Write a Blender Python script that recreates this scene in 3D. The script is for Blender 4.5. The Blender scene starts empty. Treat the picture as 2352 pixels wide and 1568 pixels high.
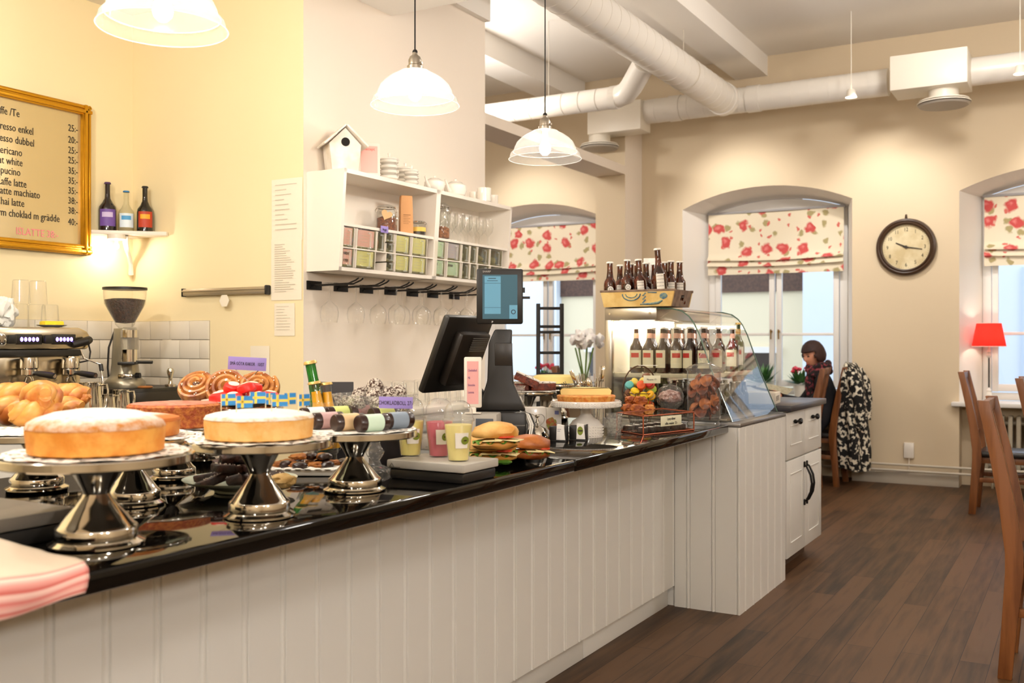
import bpy, bmesh, math, random
from math import radians as R, pi as PI, sin, cos
from mathutils import Vector, Matrix, noise
random.seed(7)
sc = bpy.context.scene
COL = sc.collection
# ---------------------------------------------------------------- camera
CAM_H = 1.336; F = 2287.0; YAW = math.atan(1319/2287)
cam = bpy.data.cameras.new('camera'); camo = bpy.data.objects.new('camera', cam); COL.objects.link(camo)
camo.location = (0, 0, CAM_H); camo.rotation_euler = (PI/2, 0, YAW)
cam.sensor_width = 36; cam.lens = 36*F/2352; cam.clip_start = .05; cam.clip_end = 200
cam.dof.use_dof = True; cam.dof.focus_distance = 3.9; cam.dof.aperture_fstop = 4.0
sc.camera = camo
sc.view_settings.view_transform = 'Standard'; sc.view_settings.look = 'None'
sc.view_settings.exposure = 0.62; sc.view_settings.gamma = 1; sc.view_settings.use_curve_mapping = False
sc.cycles.transparent_max_bounces = 24; sc.cycles.max_bounces = 8; sc.cycles.transmission_bounces = 8
sc.cycles.sample_clamp_indirect = 6; sc.cycles.use_denoising = True
sc.cycles.caustics_reflective = False; sc.cycles.caustics_refractive = False
# ---------------------------------------------------------------- world: an overcast, bluish daylight sky
w = bpy.data.worlds.new('sky'); sc.world = w; w.use_nodes = True
bg = w.node_tree.nodes['Background']; bg.inputs[0].default_value = (.74, .86, 1, 1); bg.inputs[1].default_value = 1.8
# ---------------------------------------------------------------- lights
def lamp(kind, name, loc, energy, col, size=.05, rot=None, spot=None, blend=.5, sy=None):
    l = bpy.data.lights.new(name, kind); l.energy = energy; l.color = col
    if kind == 'POINT': l.shadow_soft_size = size
    if kind == 'SPOT': l.shadow_soft_size = size; l.spot_size = R(spot); l.spot_blend = blend
    if kind == 'AREA':
        l.size = size
        if sy: l.shape = 'RECTANGLE'; l.size_y = sy
    o = bpy.data.objects.new(name, l); COL.objects.link(o); o.location = loc
    if rot: o.rotation_euler = rot
    return o
WARM = (1, .94, .85); WARM2 = (1, .955, .91)
PEND = [(-2.36, 2.03, 2.26), (-2.45, 3.43, 2.33), (-2.40, 4.50, 2.27)]   # rim centres of the three glass pendants
for i, p in enumerate(PEND+[(-2.36, .70, 2.26), (-3.3, 1.6, 2.7)]):                 # last two: unseen point lights added to brighten the bar walls
    lamp('POINT', 'pendant_and_fill_light', (p[0], p[1], p[2]+.045), (36, 30, 26, 34, 34)[i], WARM, .035)
# ceiling spots along the window wall
def aim(a, b):
    return (Vector(b)-Vector(a)).to_track_quat('-Z', 'Y').to_euler()
for a, b, e, s in [((-3.2, 8.7, 3.5), (-3.0, 9.94, 2.5), 60, 75), ((-1.65, 8.75, 3.5), (-1.6, 9.94, 2.4), 60, 75),
                   ((-.05, 8.75, 3.5), (.1, 9.94, 2.4), 60, 75), ((-5.6, 8.6, 3.5), (-5.4, 9.94, 2.4), 70, 80)]:
    lamp('SPOT', 'ceiling_spot_light', a, e, WARM2, .05, aim(a, b), s, .9)
for a, e in [((1.6, 6.4, 3.3), 60), ((1.5, .9, 2.1), 75), ((.2, -1.2, 2.4), 60), ((-.6, 7.2, 3.7), 60), ((-5.0, 7.2, 3.3), 60), ((2.6, -.6, 3.2), 60)]:
    lamp('POINT', 'room_fill_light', a, e*1.08, WARM2, .15)  # unseen point lights without fixtures, added to brighten the room and counter front
for x in (-5.48, -2.78, -.15):                                  # portals: daylight through the windows
    o = lamp('AREA', 'window_portal', (x, 10.45, 1.8), 1, (1, 1, 1), 1.5, (-PI/2, 0, 0), sy=2.0); o.data.cycles.is_portal = True
# ---------------------------------------------------------------- measuring helpers (camera rays onto real planes)
S_, C_ = sin(YAW), cos(YAW)
def ray(px, py):
    u = (px-1176)/F; v = (784-py)/F
    return Vector((-S_+u*C_, C_+u*S_, v))
def at_z(px, py, z): d = ray(px, py); t = (z-CAM_H)/d.z; return Vector((d.x*t, d.y*t, z))
def at_x(px, py, x): d = ray(px, py); t = x/d.x; return Vector((x, d.y*t, CAM_H+d.z*t))
def at_y(px, py, y): d = ray(px, py); t = y/d.y; return Vector((d.x*t, y, CAM_H+d.z*t))
def dist(p): return -p[0]*S_+p[1]*C_
# ---------------------------------------------------------------- materials
def lin(c):
    if isinstance(c, str):
        c = c.lstrip('#'); c = [int(c[i:i+2], 16)/255 for i in (0, 2, 4)]
    return tuple(x/12.92 if x <= .04045 else ((x+.055)/1.055)**2.4 for x in c[:3])+(1,)
MATS = {}
def mat(name, col, rough=.5, metal=0, bump=0, bscale=40, col2=None, cscale=8, cdetail=4, cpos=(.4, .6), coat=0, sss=0, spec=None, stretch=None):
    if name in MATS: return MATS[name]
    m = bpy.data.materials.new(name); m.use_nodes = True; MATS[name] = m
    nt = m.node_tree; b = nt.nodes['Principled BSDF']
    b.inputs['Base Color'].default_value = lin(col); b.inputs['Roughness'].default_value = rough; b.inputs['Metallic'].default_value = metal
    if coat: b.inputs['Coat Weight'].default_value = coat; b.inputs['Coat Roughness'].default_value = .05
    if spec is not None: b.inputs['Specular IOR Level'].default_value = spec
    if sss: b.inputs['Subsurface Weight'].default_value = sss; b.inputs['Subsurface Radius'].default_value = (.02, .01, .005); b.inputs['Subsurface Scale'].default_value = .5
    if col2 or bump:
        tc = nt.nodes.new('ShaderNodeTexCoord'); mp = nt.nodes.new('ShaderNodeMapping'); nt.links.new(tc.outputs['Object'], mp.inputs[0])
        if stretch: mp.inputs['Scale'].default_value = stretch
    if col2:
        n = nt.nodes.new('ShaderNodeTexNoise'); n.inputs['Scale'].default_value = cscale; n.inputs['Detail'].default_value = cdetail
        nt.links.new(mp.outputs[0], n.inputs['Vector'])
        r = nt.nodes.new('ShaderNodeValToRGB'); r.color_ramp.elements[0].position = cpos[0]; r.color_ramp.elements[1].position = cpos[1]
        r.color_ramp.elements[0].color = lin(col); r.color_ramp.elements[1].color = lin(col2)
        nt.links.new(n.outputs['Fac'], r.inputs[0]); nt.links.new(r.outputs[0], b.inputs['Base Color'])
    if bump:
        n2 = nt.nodes.new('ShaderNodeTexNoise'); n2.inputs['Scale'].default_value = bscale; n2.inputs['Detail'].default_value = 4
        nt.links.new(mp.outputs[0], n2.inputs['Vector'])
        bp = nt.nodes.new('ShaderNodeBump'); bp.inputs['Strength'].default_value = bump; bp.inputs['Distance'].default_value = .01
        nt.links.new(n2.outputs['Fac'], bp.inputs['Height']); nt.links.new(bp.outputs[0], b.inputs['Normal'])
    return m
def glass(name, tint=(1, 1, 1), refl=.9, rough=.02, milk=0, milkcol=(1, 1, 1), bump=0, bscale=80, edge=.35):
    """thin clear glass: see-through with a Fresnel sheen; milk adds a diffuse, lit body"""
    if name in MATS: return MATS[name]
    m = bpy.data.materials.new(name); m.use_nodes = True; MATS[name] = m; nt = m.node_tree
    for n in list(nt.nodes): nt.nodes.remove(n)
    out = nt.nodes.new('ShaderNodeOutputMaterial'); tr = nt.nodes.new('ShaderNodeBsdfTransparent'); gl = nt.nodes.new('ShaderNodeBsdfGlossy')
    gl.inputs['Roughness'].default_value = rough; gl.inputs['Color'].default_value = (refl, refl, refl, 1)
    lw = nt.nodes.new('ShaderNodeLayerWeight'); lw.inputs[0].default_value = .5      # Facing = 1-|cos|, the same from both sides
    mx = nt.nodes.new('ShaderNodeMix'); mx.data_type = 'RGBA'
    mx.inputs['A'].default_value = tuple(tint)+(1,); mx.inputs['B'].default_value = tuple(t*(1-edge) for t in tint)+(1,)
    pw = nt.nodes.new('ShaderNodeMath'); pw.operation = 'POWER'; pw.inputs[1].default_value = 4
    nt.links.new(lw.outputs['Facing'], pw.inputs[0]); nt.links.new(pw.outputs[0], mx.inputs['Factor']); nt.links.new(mx.outputs['Result'], tr.inputs[0])
    p5 = nt.nodes.new('ShaderNodeMath'); p5.operation = 'POWER'; p5.inputs[1].default_value = 4.5; nt.links.new(lw.outputs['Facing'], p5.inputs[0])
    ma = nt.nodes.new('ShaderNodeMath'); ma.operation = 'MULTIPLY_ADD'; ma.inputs[1].default_value = .85; ma.inputs[2].default_value = .05; nt.links.new(p5.outputs[0], ma.inputs[0])
    mix = nt.nodes.new('ShaderNodeMixShader'); nt.links.new(ma.outputs[0], mix.inputs[0])
    nt.links.new(tr.outputs[0], mix.inputs[1]); nt.links.new(gl.outputs[0], mix.inputs[2])
    last = mix
    if milk:
        df = nt.nodes.new('ShaderNodeBsdfDiffuse'); df.inputs[0].default_value = tuple(milkcol)+(1,)
        tl = nt.nodes.new('ShaderNodeBsdfTranslucent'); tl.inputs[0].default_value = tuple(milkcol)+(1,)
        ad = nt.nodes.new('ShaderNodeMixShader'); ad.inputs[0].default_value = .5; nt.links.new(df.outputs[0], ad.inputs[1]); nt.links.new(tl.outputs[0], ad.inputs[2])
        m2 = nt.nodes.new('ShaderNodeMixShader'); m2.inputs[0].default_value = milk
        nt.links.new(mix.outputs[0], m2.inputs[1]); nt.links.new(ad.outputs[0], m2.inputs[2]); last = m2
    if bump:
        vo = nt.nodes.new('ShaderNodeTexVoronoi'); vo.inputs['Scale'].default_value = bscale
        tc = nt.nodes.new('ShaderNodeTexCoord'); nt.links.new(tc.outputs['Object'], vo.inputs['Vector'])
        bp = nt.nodes.new('ShaderNodeBump'); bp.inputs['Strength'].default_value = bump; bp.inputs['Distance'].default_value = .01
        nt.links.new(vo.outputs['Distance'], bp.inputs['Height'])
        for nd, s in ((gl, 'Normal'), (lw, 'Normal')): nt.links.new(bp.outputs[0], nd.inputs[s])
    nt.links.new(last.outputs[0], out.inputs[0])
    return m
def emit(name, col, strength):
    if name in MATS: return MATS[name]
    m = bpy.data.materials.new(name); m.use_nodes = True; MATS[name] = m; nt = m.node_tree
    b = nt.nodes['Principled BSDF']; b.inputs['Base Color'].default_value = lin(col); b.inputs['Emission Color'].default_value = lin(col); b.inputs['Emission Strength'].default_value = strength
    return m
# ---------------------------------------------------------------- mesh builder
class MB:
    def __init__(s): s.bm = bmesh.new(); s.mi = 0
    def _done(s, fs):
        for f in fs: f.material_index = s.mi
    def box(s, x0, x1, y0, y1, z0, z1, bev=0, M=None, seg=2):
        x0, x1 = min(x0, x1), max(x0, x1); y0, y1 = min(y0, y1), max(y0, y1); z0, z1 = min(z0, z1), max(z0, z1)
        b = bmesh.new(); bmesh.ops.create_cube(b, size=1)
        bmesh.ops.scale(b, vec=(x1-x0, y1-y0, z1-z0), verts=b.verts); bmesh.ops.translate(b, vec=((x0+x1)/2, (y0+y1)/2, (z0+z1)/2), verts=b.verts)
        if bev: bmesh.ops.bevel(b, geom=list(b.edges), offset=min(bev, .49*min(x1-x0, y1-y0, z1-z0)), segments=seg, affect='EDGES', profile=.5)
        s.merge(b, M); return s
    def merge(s, b, M=None):
        mp = {}
        for v in b.verts: mp[v] = s.bm.verts.new(M @ v.co if M else v.co)
        for f in b.faces:
            try: nf = s.bm.faces.new([mp[v] for v in f.verts]); nf.material_index = s.mi
            except ValueError: pass
        b.free()
    def poly(s, pts, M=None):
        vs = [s.bm.verts.new(M @ Vector(p) if M else p) for p in pts]; f = s.bm.faces.new(vs); f.material_index = s.mi; return s
    def prism(s, pts, h0, h1, axis='z', M=None, bev=0):
        """outline (a, b) pushed from h0 to h1 along the axis"""
        def P(a, b, h): return {'z': (a, b, h), 'y': (a, h, b), 'x': (h, a, b)}[axis]
        b_ = bmesh.new(); lo = [b_.verts.new(P(a, b, h0)) for a, b in pts]; hi = [b_.verts.new(P(a, b, h1)) for a, b in pts]; n = len(pts)
        b_.faces.new(lo); b_.faces.new(hi)
        for i in range(n): b_.faces.new([lo[i], lo[(i+1) % n], hi[(i+1) % n], hi[i]])
        bmesh.ops.recalc_face_normals(b_, faces=b_.faces)
        if bev: bmesh.ops.bevel(b_, geom=list(b_.edges), offset=bev, segments=2, affect='EDGES', profile=.5)
        s.merge(b_, M); return s
    def lathe(s, prof, c=(0, 0, 0), seg=32, M=None, caps=True, fn=None, a0=0, a1=2*PI):
        full = abs(a1-a0-2*PI) < 1e-6; n = seg if full else seg+1; rings = []
        for r, z in prof:
            ring = []
            for i in range(n):
                a = a0+(a1-a0)*i/seg; rr = r
                if fn: rr = fn(r, z, a)
                p = Vector((c[0]+rr*cos(a), c[1]+rr*sin(a), c[2]+z)); ring.append(s.bm.verts.new(M @ p if M else p))
            rings.append(ring)
        for k in range(len(rings)-1):
            for i in range(seg):
                j = (i+1) % n
                f = s.bm.faces.new([rings[k][i], rings[k][j], rings[k+1][j], rings[k+1][i]]); f.material_index = s.mi
        if caps and full:
            for rg, r in ((rings[0], prof[0][0]), (rings[-1], prof[-1][0])):
                if r > 1e-4: f = s.bm.faces.new(rg); f.material_index = s.mi
        return s
    def tube(s, pts, rad, seg=10, M=None, caps=True, flat=1.0):
        pts = [Vector(p) for p in pts]; rs = rad if isinstance(rad, (list, tuple)) else [rad]*len(pts); rings = []; up = None
        for i, p in enumerate(pts):
            t = (pts[min(i+1, len(pts)-1)]-pts[max(i-1, 0)]).normalized()
            if up is None: up = Vector((0, 0, 1)) if abs(t.z) < .9 else Vector((1, 0, 0))
            a = t.cross(up).normalized(); b = a.cross(t).normalized(); up = b
            rings.append([s.bm.verts.new((M @ q) if M else q) for q in [p+(a*cos(2*PI*k/seg)*rs[i]+b*sin(2*PI*k/seg)*rs[i]*flat) for k in range(seg)]])
        for k in range(len(rings)-1):
            for i in range(seg):
                j = (i+1) % seg; f = s.bm.faces.new([rings[k][i], rings[k][j], rings[k+1][j], rings[k+1][i]]); f.material_index = s.mi
        if caps: 
            for rg in (rings[0], rings[-1]): f = s.bm.faces.new(rg); f.material_index = s.mi
        return s
    def blob(s, c, sx, sy, sz, amp=.1, freq=3, sub=3, seed=0, rot=0, flat=None, M=None):
        b = bmesh.new(); bmesh.ops.create_icosphere(b, subdivisions=sub, radius=1)
        o = Vector((seed*3.7, seed*1.3, seed*7.1)); m = Matrix.Rotation(rot, 4, 'Z')
        for v in b.verts:
            n = noise.noise(v.co*freq+o)*amp+noise.noise(v.co*freq*2.7+o)*amp*.4
            p = v.co*(1+n)
            if flat is not None and p.z < flat: p.z = flat+(p.z-flat)*.12
            v.co = m @ Vector((p.x*sx, p.y*sy, p.z*sz))+Vector(c)
        s.merge(b, M); return s
    def grid(s, fn, nu, nv, skip=None):
        vs = [[s.bm.verts.new(fn(i/nu, j/nv)) for j in range(nv+1)] for i in range(nu+1)]
        for i in range(nu):
            for j in range(nv):
                if skip and skip(i, j): continue
                f = s.bm.faces.new([vs[i][j], vs[i+1][j], vs[i+1][j+1], vs[i][j+1]]); f.material_index = s.mi
        return s
    def build(s, name, m, parent=None, smooth=True, ang=38, mods=None, recalc=True):
        if recalc: bmesh.ops.recalc_face_normals(s.bm, faces=s.bm.faces)
        me = bpy.data.meshes.new(name); s.bm.to_mesh(me); s.bm.free()
        for x in (m if isinstance(m, (list, tuple)) else [m]): me.materials.append(x)
        if smooth:
            for p in me.polygons: p.use_smooth = True
            me.set_sharp_from_angle(angle=R(ang))
        o = bpy.data.objects.new(name, me); COL.objects.link(o)
        if parent: o.parent = parent
        if mods == 'sub': md = o.modifiers.new('sub', 'SUBSURF'); md.levels = 1; md.render_levels = 2
        return o
def thing(name, label, cat, loc=(0, 0, 0), rz=0, group=None):
    o = bpy.data.objects.new(name, None); COL.objects.link(o); o.location = loc; o.rotation_euler = (0, 0, rz); o.empty_display_size = .05
    o['label'] = label; o['category'] = cat
    if group: o['group'] = group
    return o
def tag(o, label, cat, group=None, loc=None, rz=None):
    o['label'] = label; o['category'] = cat
    if group: o['group'] = group
    if loc is not None: o.location = loc
    if rz is not None: o.rotation_euler = (0, 0, rz)
    return o
def struct(o): o['kind'] = 'structure'; return o
def kids(o): return [c for c in COL.objects if c.parent == o]
def dup(root, loc, rz=None, label=None, group=None, scale=None):
    r = root.copy(); COL.objects.link(r); r.location = loc
    if rz is not None: r.rotation_euler = (root.rotation_euler[0], root.rotation_euler[1], rz)
    if label: r['label'] = label
    if group: r['group'] = group
    if scale: r.scale = (scale,)*3 if not isinstance(scale, tuple) else scale
    for ch in kids(root):
        c = ch.copy(); COL.objects.link(c); c.parent = r
        for g in kids(ch):
            d = g.copy(); COL.objects.link(d); d.parent = c
    return r
def text(s, size, m, parent, loc, rz=0, name='lettering', align='LEFT', sx=1, tilt=0, depth=.0004, rx=PI/2):
    cu = bpy.data.curves.new('t', 'FONT'); cu.body = s; cu.size = size; cu.align_x = align; cu.extrude = depth; cu.resolution_u = 2
    o = bpy.data.objects.new('t', cu); me = bpy.data.meshes.new_from_object(o); bpy.data.objects.remove(o); bpy.data.curves.remove(cu)
    me.name = name; me.materials.clear(); me.materials.append(m)
    t = bpy.data.objects.new(name, me); COL.objects.link(t); t.parent = parent; t.location = loc; t.rotation_euler = (rx, tilt, rz); t.scale = (sx, 1, 1)
    return t
def card(name, label, cat, loc, w_, h, m, rz=YAW, lines=(), tm=None, size=.012, group=None, lean=0, th=.0012, roll=0, sx=.8):
    t = thing(name, label, cat, loc, rz, group); t.rotation_euler = (lean, roll, rz)
    MB().box(-w_/2, w_/2, -th/2, th/2, 0, h, .0004).build('card', m, t)
    for k, ln in enumerate(lines):
        text(ln, size, tm, t, (0, -th/2-.0005, h-(k+1)*size*1.25-(h-len(lines)*size*1.25)/2+size*.25), align='CENTER', sx=sx)
    return t
# ================================================================ ROOM SHELL
paint_bar = mat('warm_yellow_paint', '#F4E3B8', .75, bump=.03, bscale=30)
paint_white = mat('cream_white_paint', '#EBDFD0', .75, bump=.03, bscale=30)
paint_far = mat('beige_paint', '#D0BEA0', .8, bump=.03, bscale=30)
white = mat('white_plaster', '#E9E3DA', .8, bump=.03, bscale=30)
gloss_white = mat('white_lacquer', '#E8E0D4', .35, bump=.02, bscale=15)
white_met = mat('white_metal', '#E2DACB', .4)
sash_white = mat('window_white', '#D9D5CF', .45)
def wood_floor():
    m = bpy.data.materials.new('oak_planks'); m.use_nodes = True; nt = m.node_tree; b = nt.nodes['Principled BSDF']
    tc = nt.nodes.new('ShaderNodeTexCoord'); mp = nt.nodes.new('ShaderNodeMapping'); mp.inputs['Rotation'].default_value = (0, 0, PI/2)
    nt.links.new(tc.outputs['Object'], mp.inputs[0])
    br = nt.nodes.new('ShaderNodeTexBrick'); br.inputs['Scale'].default_value = 1; br.inputs['Brick Width'].default_value = 1.35; br.inputs['Row Height'].default_value = .115
    br.inputs['Mortar Size'].default_value = .0016; br.offset = .37; br.inputs['Color1'].default_value = (0, 0, 0, 1); br.inputs['Color2'].default_value = (1, 1, 1, 1); br.inputs['Mortar'].default_value = (.5, .5, .5, 1); br.inputs['Bias'].default_value = 0
    nt.links.new(mp.outputs[0], br.inputs['Vector'])
    m2 = nt.nodes.new('ShaderNodeMapping'); m2.inputs['Scale'].default_value = (14, 1.1, 1); nt.links.new(tc.outputs['Object'], m2.inputs[0])
    n = nt.nodes.new('ShaderNodeTexNoise'); n.inputs['Scale'].default_value = 2.2; n.inputs['Detail'].default_value = 6; nt.links.new(m2.outputs[0], n.inputs['Vector'])
    n3 = nt.nodes.new('ShaderNodeTexNoise'); n3.inputs['Scale'].default_value = .9; n3.inputs['Detail'].default_value = 3; nt.links.new(tc.outputs['Object'], n3.inputs['Vector'])
    a = nt.nodes.new('ShaderNodeMath'); a.operation = 'MULTIPLY_ADD'; a.inputs[1].default_value = .38; nt.links.new(br.outputs['Color'], a.inputs[0]); nt.links.new(n.outputs['Fac'], a.inputs[2])
    a2 = nt.nodes.new('ShaderNodeMath'); a2.operation = 'MULTIPLY_ADD'; a2.inputs[1].default_value = .35; nt.links.new(n3.outputs['Fac'], a2.inputs[0]); nt.links.new(a.outputs[0], a2.inputs[2])
    r = nt.nodes.new('ShaderNodeValToRGB'); e = r.color_ramp.elements; e[0].position = .55; e[0].color = lin('#2C1D10'); e[1].position = 1.05; e[1].color = lin('#5E422A')
    nt.links.new(a2.outputs[0], r.inputs[0])
    mx = nt.nodes.new('ShaderNodeMix'); mx.data_type = 'RGBA'; mx.inputs['B'].default_value = lin('#24160D'); nt.links.new(r.outputs[0], mx.inputs['A']); nt.links.new(br.outputs['Fac'], mx.inputs['Factor'])
    nt.links.new(mx.outputs['Result'], b.inputs['Base Color']); b.inputs['Roughness'].default_value = .5; b.inputs['Specular IOR Level'].default_value = .35
    bp = nt.nodes.new('ShaderNodeBump'); bp.inputs['Strength'].default_value = .25; bp.inputs['Distance'].default_value = .004; nt.links.new(n.outputs['Fac'], bp.inputs['Height']); nt.links.new(bp.outputs[0], b.inputs['Normal'])
    return m
struct(MB().box(-8, 4.6, -3.1, 10.4, -.1, 0).build('floor', wood_floor(), smooth=False))
struct(MB().box(-8, 4.6, -3.1, 10.5, 4.2, 4.3).build('ceiling', white, smooth=False))
struct(MB().box(-4.6, -2.55, -3.0, 4.40, 3.12, 4.2).build('ceiling_over_bar', white, smooth=False))
struct(MB().box(-4.7, -4.53, -3.0, 3.69, 0, 3.12).build('wall_bar', paint_bar, smooth=False))
b = MB(); b.box(-8, -3.30, 3.69, 5.38, 0, 4.2); o = struct(b.build('wall_pier', [paint_bar, paint_white], smooth=False))
for p in o.data.polygons: p.material_index = 1 if p.normal.x > .5 or p.normal.y > .5 else 0
struct(MB().box(-3.30, -3.26, 4.40, 5.38, 3.357, 4.2).build('trim_pier', white, smooth=False))
b = MB(); b.prism([(9.49, 0), (9.94, 0), (9.94, 3.58), (9.49, 3.58), (9.49, 3.15), (5.38, 3.15), (5.38, 3.06), (9.49, 3.06)], -4.46, -4.125, 'x'); o = struct(b.build('wall_partition', [paint_far, paint_white], smooth=False))
for p in o.data.polygons: p.material_index = 0 if p.normal.y < -.5 else 1  # less lit faces get a darker colour: shade painted into one wall paint
struct(MB().box(-5.15, -4.8, 5.38, 9.94, 3.98, 4.2).build('ceiling_beam', white, smooth=False))
struct(MB().box(-3.1, -2.77, 4.40, 9.94, 4.0, 4.2).build('ceiling_beam', white, smooth=False))
struct(MB().box(4.5, 4.6, -3, 9.94, 0, 4.2).build('wall_right', paint_far, smooth=False))
struct(MB().box(-4.53, 4.5, -3.1, -3, 0, 4.2).build('wall_back', paint_far, smooth=False))
struct(MB().box(-8.1, -8, 5.38, 9.94, 0, 4.2).build('wall_left', paint_far, smooth=False))
# window wall with three arched, splayed openings
WINS = [(-6.331, -4.615), (-3.669, -1.953), (-1.007, .709)]; YW = 9.94; YI = 10.32
def arch(xl, xr, z, rise, n=16):
    c = (xl+xr)/2; h = (xr-xl)/2; Rr = (h*h+rise*rise)/(2*rise); out = []
    for i in range(n+1):
        x = xl+(xr-xl)*i/n; out.append((x, z+math.sqrt(Rr*Rr-(x-c)**2)-(Rr-rise)))
    return out
b = MB(); xs = -8.0
for xl, xr in WINS:
    b.mi = 0; b.poly([(xs, YW, 0), (xl, YW, 0), (xl, YW, 4.2), (xs, YW, 4.2)])
    A = arch(xl, xr, 2.715, .185); I = arch(xl+.165, xr-.115, 2.685, .13)
    for i in range(len(A)-1):
        b.mi = 0; b.poly([(A[i][0], YW, A[i][1]), (A[i+1][0], YW, A[i+1][1]), (A[i+1][0], YW, 4.2), (A[i][0], YW, 4.2)])
        b.mi = 1; b.poly([(A[i][0], YW, A[i][1]), (I[i][0], YI, I[i][1]), (I[i+1][0], YI, I[i+1][1]), (A[i+1][0], YW, A[i+1][1])])
    b.mi = 1
    b.poly([(xl, YW, .76), (xl, YW, A[0][1]), (I[0][0], YI, I[0][1]), (I[0][0], YI, .76)]); b.poly([(xr, YW, .76), (I[-1][0], YI, .76), (I[-1][0], YI, I[-1][1]), (xr, YW, A[-1][1])])
    b.mi = 0                                                     # radiator niche
    b.poly([(xl, YW, 0), (xl, YW, .76), (xl, 10.16, .76), (xl, 10.16, 0)]); b.poly([(xr, YW, 0), (xr, 10.16, 0), (xr, 10.16, .76), (xr, YW, .76)])
    b.poly([(xl, 10.16, 0), (xl, 10.16, .76), (xr, 10.16, .76), (xr, 10.16, 0)]); b.poly([(xl, 10.16, .76), (xl, YI+.1, .76), (xr, YI+.1, .76), (xr, 10.16, .76)])
    xs = xr
b.mi = 0; b.poly([(xs, YW, 0), (4.5, YW, 0), (4.5, YW, 4.2), (xs, YW, 4.2)])
o = struct(b.build('wall_window', [paint_far, white], smooth=False, recalc=False))
pane = glass('window_pane', (1, 1, 1), .9, .01)
for k, (xl, xr) in enumerate(WINS):
    il, ir = xl+.165, xr-.115; zb, zt = .86, 2.70; y0, y1 = YI-.02, YI+.05; c = (il+ir)/2
    t = thing('window_%d' % (k+1), '', 'window'); del t['label']; del t['category']; t['kind'] = 'structure'
    b = MB(); b.box(il, il+.075, y0, y1, .79, 2.70, .004); b.box(ir-.075, ir, y0, y1, .79, 2.70, .004); b.box(il+.01, ir-.01, y0+.004, y1-.004, .79, .86, .004)
    A = arch(il, ir, 2.685, .13); b.prism([(il+.003, 2.51)]+[(x, z-.004) for x, z in A]+[(ir-.003, 2.51)], y0+.02, y1-.006, 'y')
    b.build('window_frame', sash_white, t)
    for a, e in ((il+.08, c-.01), (c+.01, ir-.08)):
        b = MB(); b.box(a, a+.055, y0-.02, y0+.03, .87, 2.5, .006); b.box(e-.055, e, y0-.02, y0+.03, .87, 2.5, .006); b.box(a+.006, e-.006, y0-.016, y0+.026, .874, .94, .006); b.box(a+.006, e-.006, y0-.016, y0+.026, 2.44, 2.496, .006)
        b.box(a+.01, e-.01, y0-.01, y0+.02, 1.395, 1.425, .004); s = b.build('sash', sash_white, t)
        MB().poly([(a+.03, y0+.01, .9), (e-.03, y0+.01, .9), (e-.03, y0+.01, 2.46), (a+.03, y0+.01, 2.46)]).build('pane', pane, s, smooth=False)
        hx = e-.03 if a < c-.3 else a+.03
        MB().tube([(hx, y0-.045, 1.36), (hx, y0-.05, 1.46)], .007).box(hx-.01, hx+.01, y0-.045, y0-.02, 1.43, 1.45).build('window_handle', mat('brass', '#9A7A40', .3, 1), s)
    s = MB().box(xl-.06, xr+.05, YW-.09, YI-.02, .745, .785, .008).build('trim_%d' % (k+1), sash_white); struct(s)
# skirting and heating pipes
b = MB(); 
for a, e in ((-4.12, -3.669), (-1.953, -1.007), (.709, 4.5)): b.box(a, e, YW-.02, YW, 0, .11, .003)
struct(b.build('baseboard_window', mat('grey_white_paint', '#B5AC9C', .5)))
pm = mat('pipe_paint', '#C8BFAE', .4)
for z in (.13, .185): tag(MB().tube([(-4.0, YW-.06, z), (1.5, YW-.06, z)], .011).build('heating_pipe', pm), 'thin white heating pipe along the window wall, %s of the pair' % ('upper' if z > .15 else 'lower'), 'pipe', 'heating pipes')
# tiles behind the coffee machine
tile = mat('white_tile', '#E6DECF', .12, coat=.3); grout = mat('grout', '#9C9080', .9)
def tiles(name, horiz0, horiz1, place, z0=.97, z1=1.445):
    b = MB(); b.mi = 1; place(b, horiz0, horiz1, z0, z1, .002, 0); b.mi = 0; r = 0; z = z1
    while z > z0+.02:
        x = horiz0-(.075 if r % 2 else 0)
        while x < horiz1-.005:
            a, e = max(x, horiz0)+.0015, min(x+.15, horiz1)-.0015
            if e-a > .01: place(b, a, e, max(z-.0985, z0), z-.0015, .008, .002)
            x += .15
        z -= .1; r += 1
    return struct(b.build(name, [tile, grout]))
tiles('wall_tiles', -4.53, -3.936, lambda b, a, e, z0, z1, t, bv: b.box(a, e, 3.69-t, 3.69, z0, z1, bv))
tiles('wall_tiles', 1.6, 3.68, lambda b, a, e, z0, z1, t, bv: b.box(-4.53, -4.53+t, a, e, z0, z1, bv))
# ---------------------------------------------------------------- outside: houses across the street
pale = mat('pale_render', '#DCE4EE', .9, bump=.05, bscale=6); cream = mat('cream_render', '#E6D8B8', .9); brick = mat('brown_brick', '#5E4539', .9, col2='#4A3730', cscale=30)
shopglass = mat('dark_shop_glass', '#35302E', .2)
t = thing('pale_house', 'pale bluish stone house across the street', 'building', (2.6, 16, -.6))
MB().box(-6.5, 6, 0, 4, 0, 14).build('facade', pale, t)
MB().box(-1.2, -.6, -.12, 0, 0, 2.6).box(-1.28, -.52, -.18, 0, 2.6, 2.7).box(-1.35, -.45, -.24, 0, 2.7, 2.85).build('pilaster', pale, t)
for x in (-5.2, -3.4): MB().box(x, x+.8, -.05, .05, 1.2, 3.0).build('window_pane', mat('sky_glass', '#C4D2E2', .2), t)
t = thing('cream_house', 'cream house with a brown brick band and shop window across the street', 'building', (-6.1, 16.2, -.6))
MB().box(-2.2, 2.2, 0, 4, 0, 14).build('facade', cream, t)
MB().box(-2.2, 2.2, -.05, 0, 2.75, 4.3).build('brick_band', brick, t)
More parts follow.
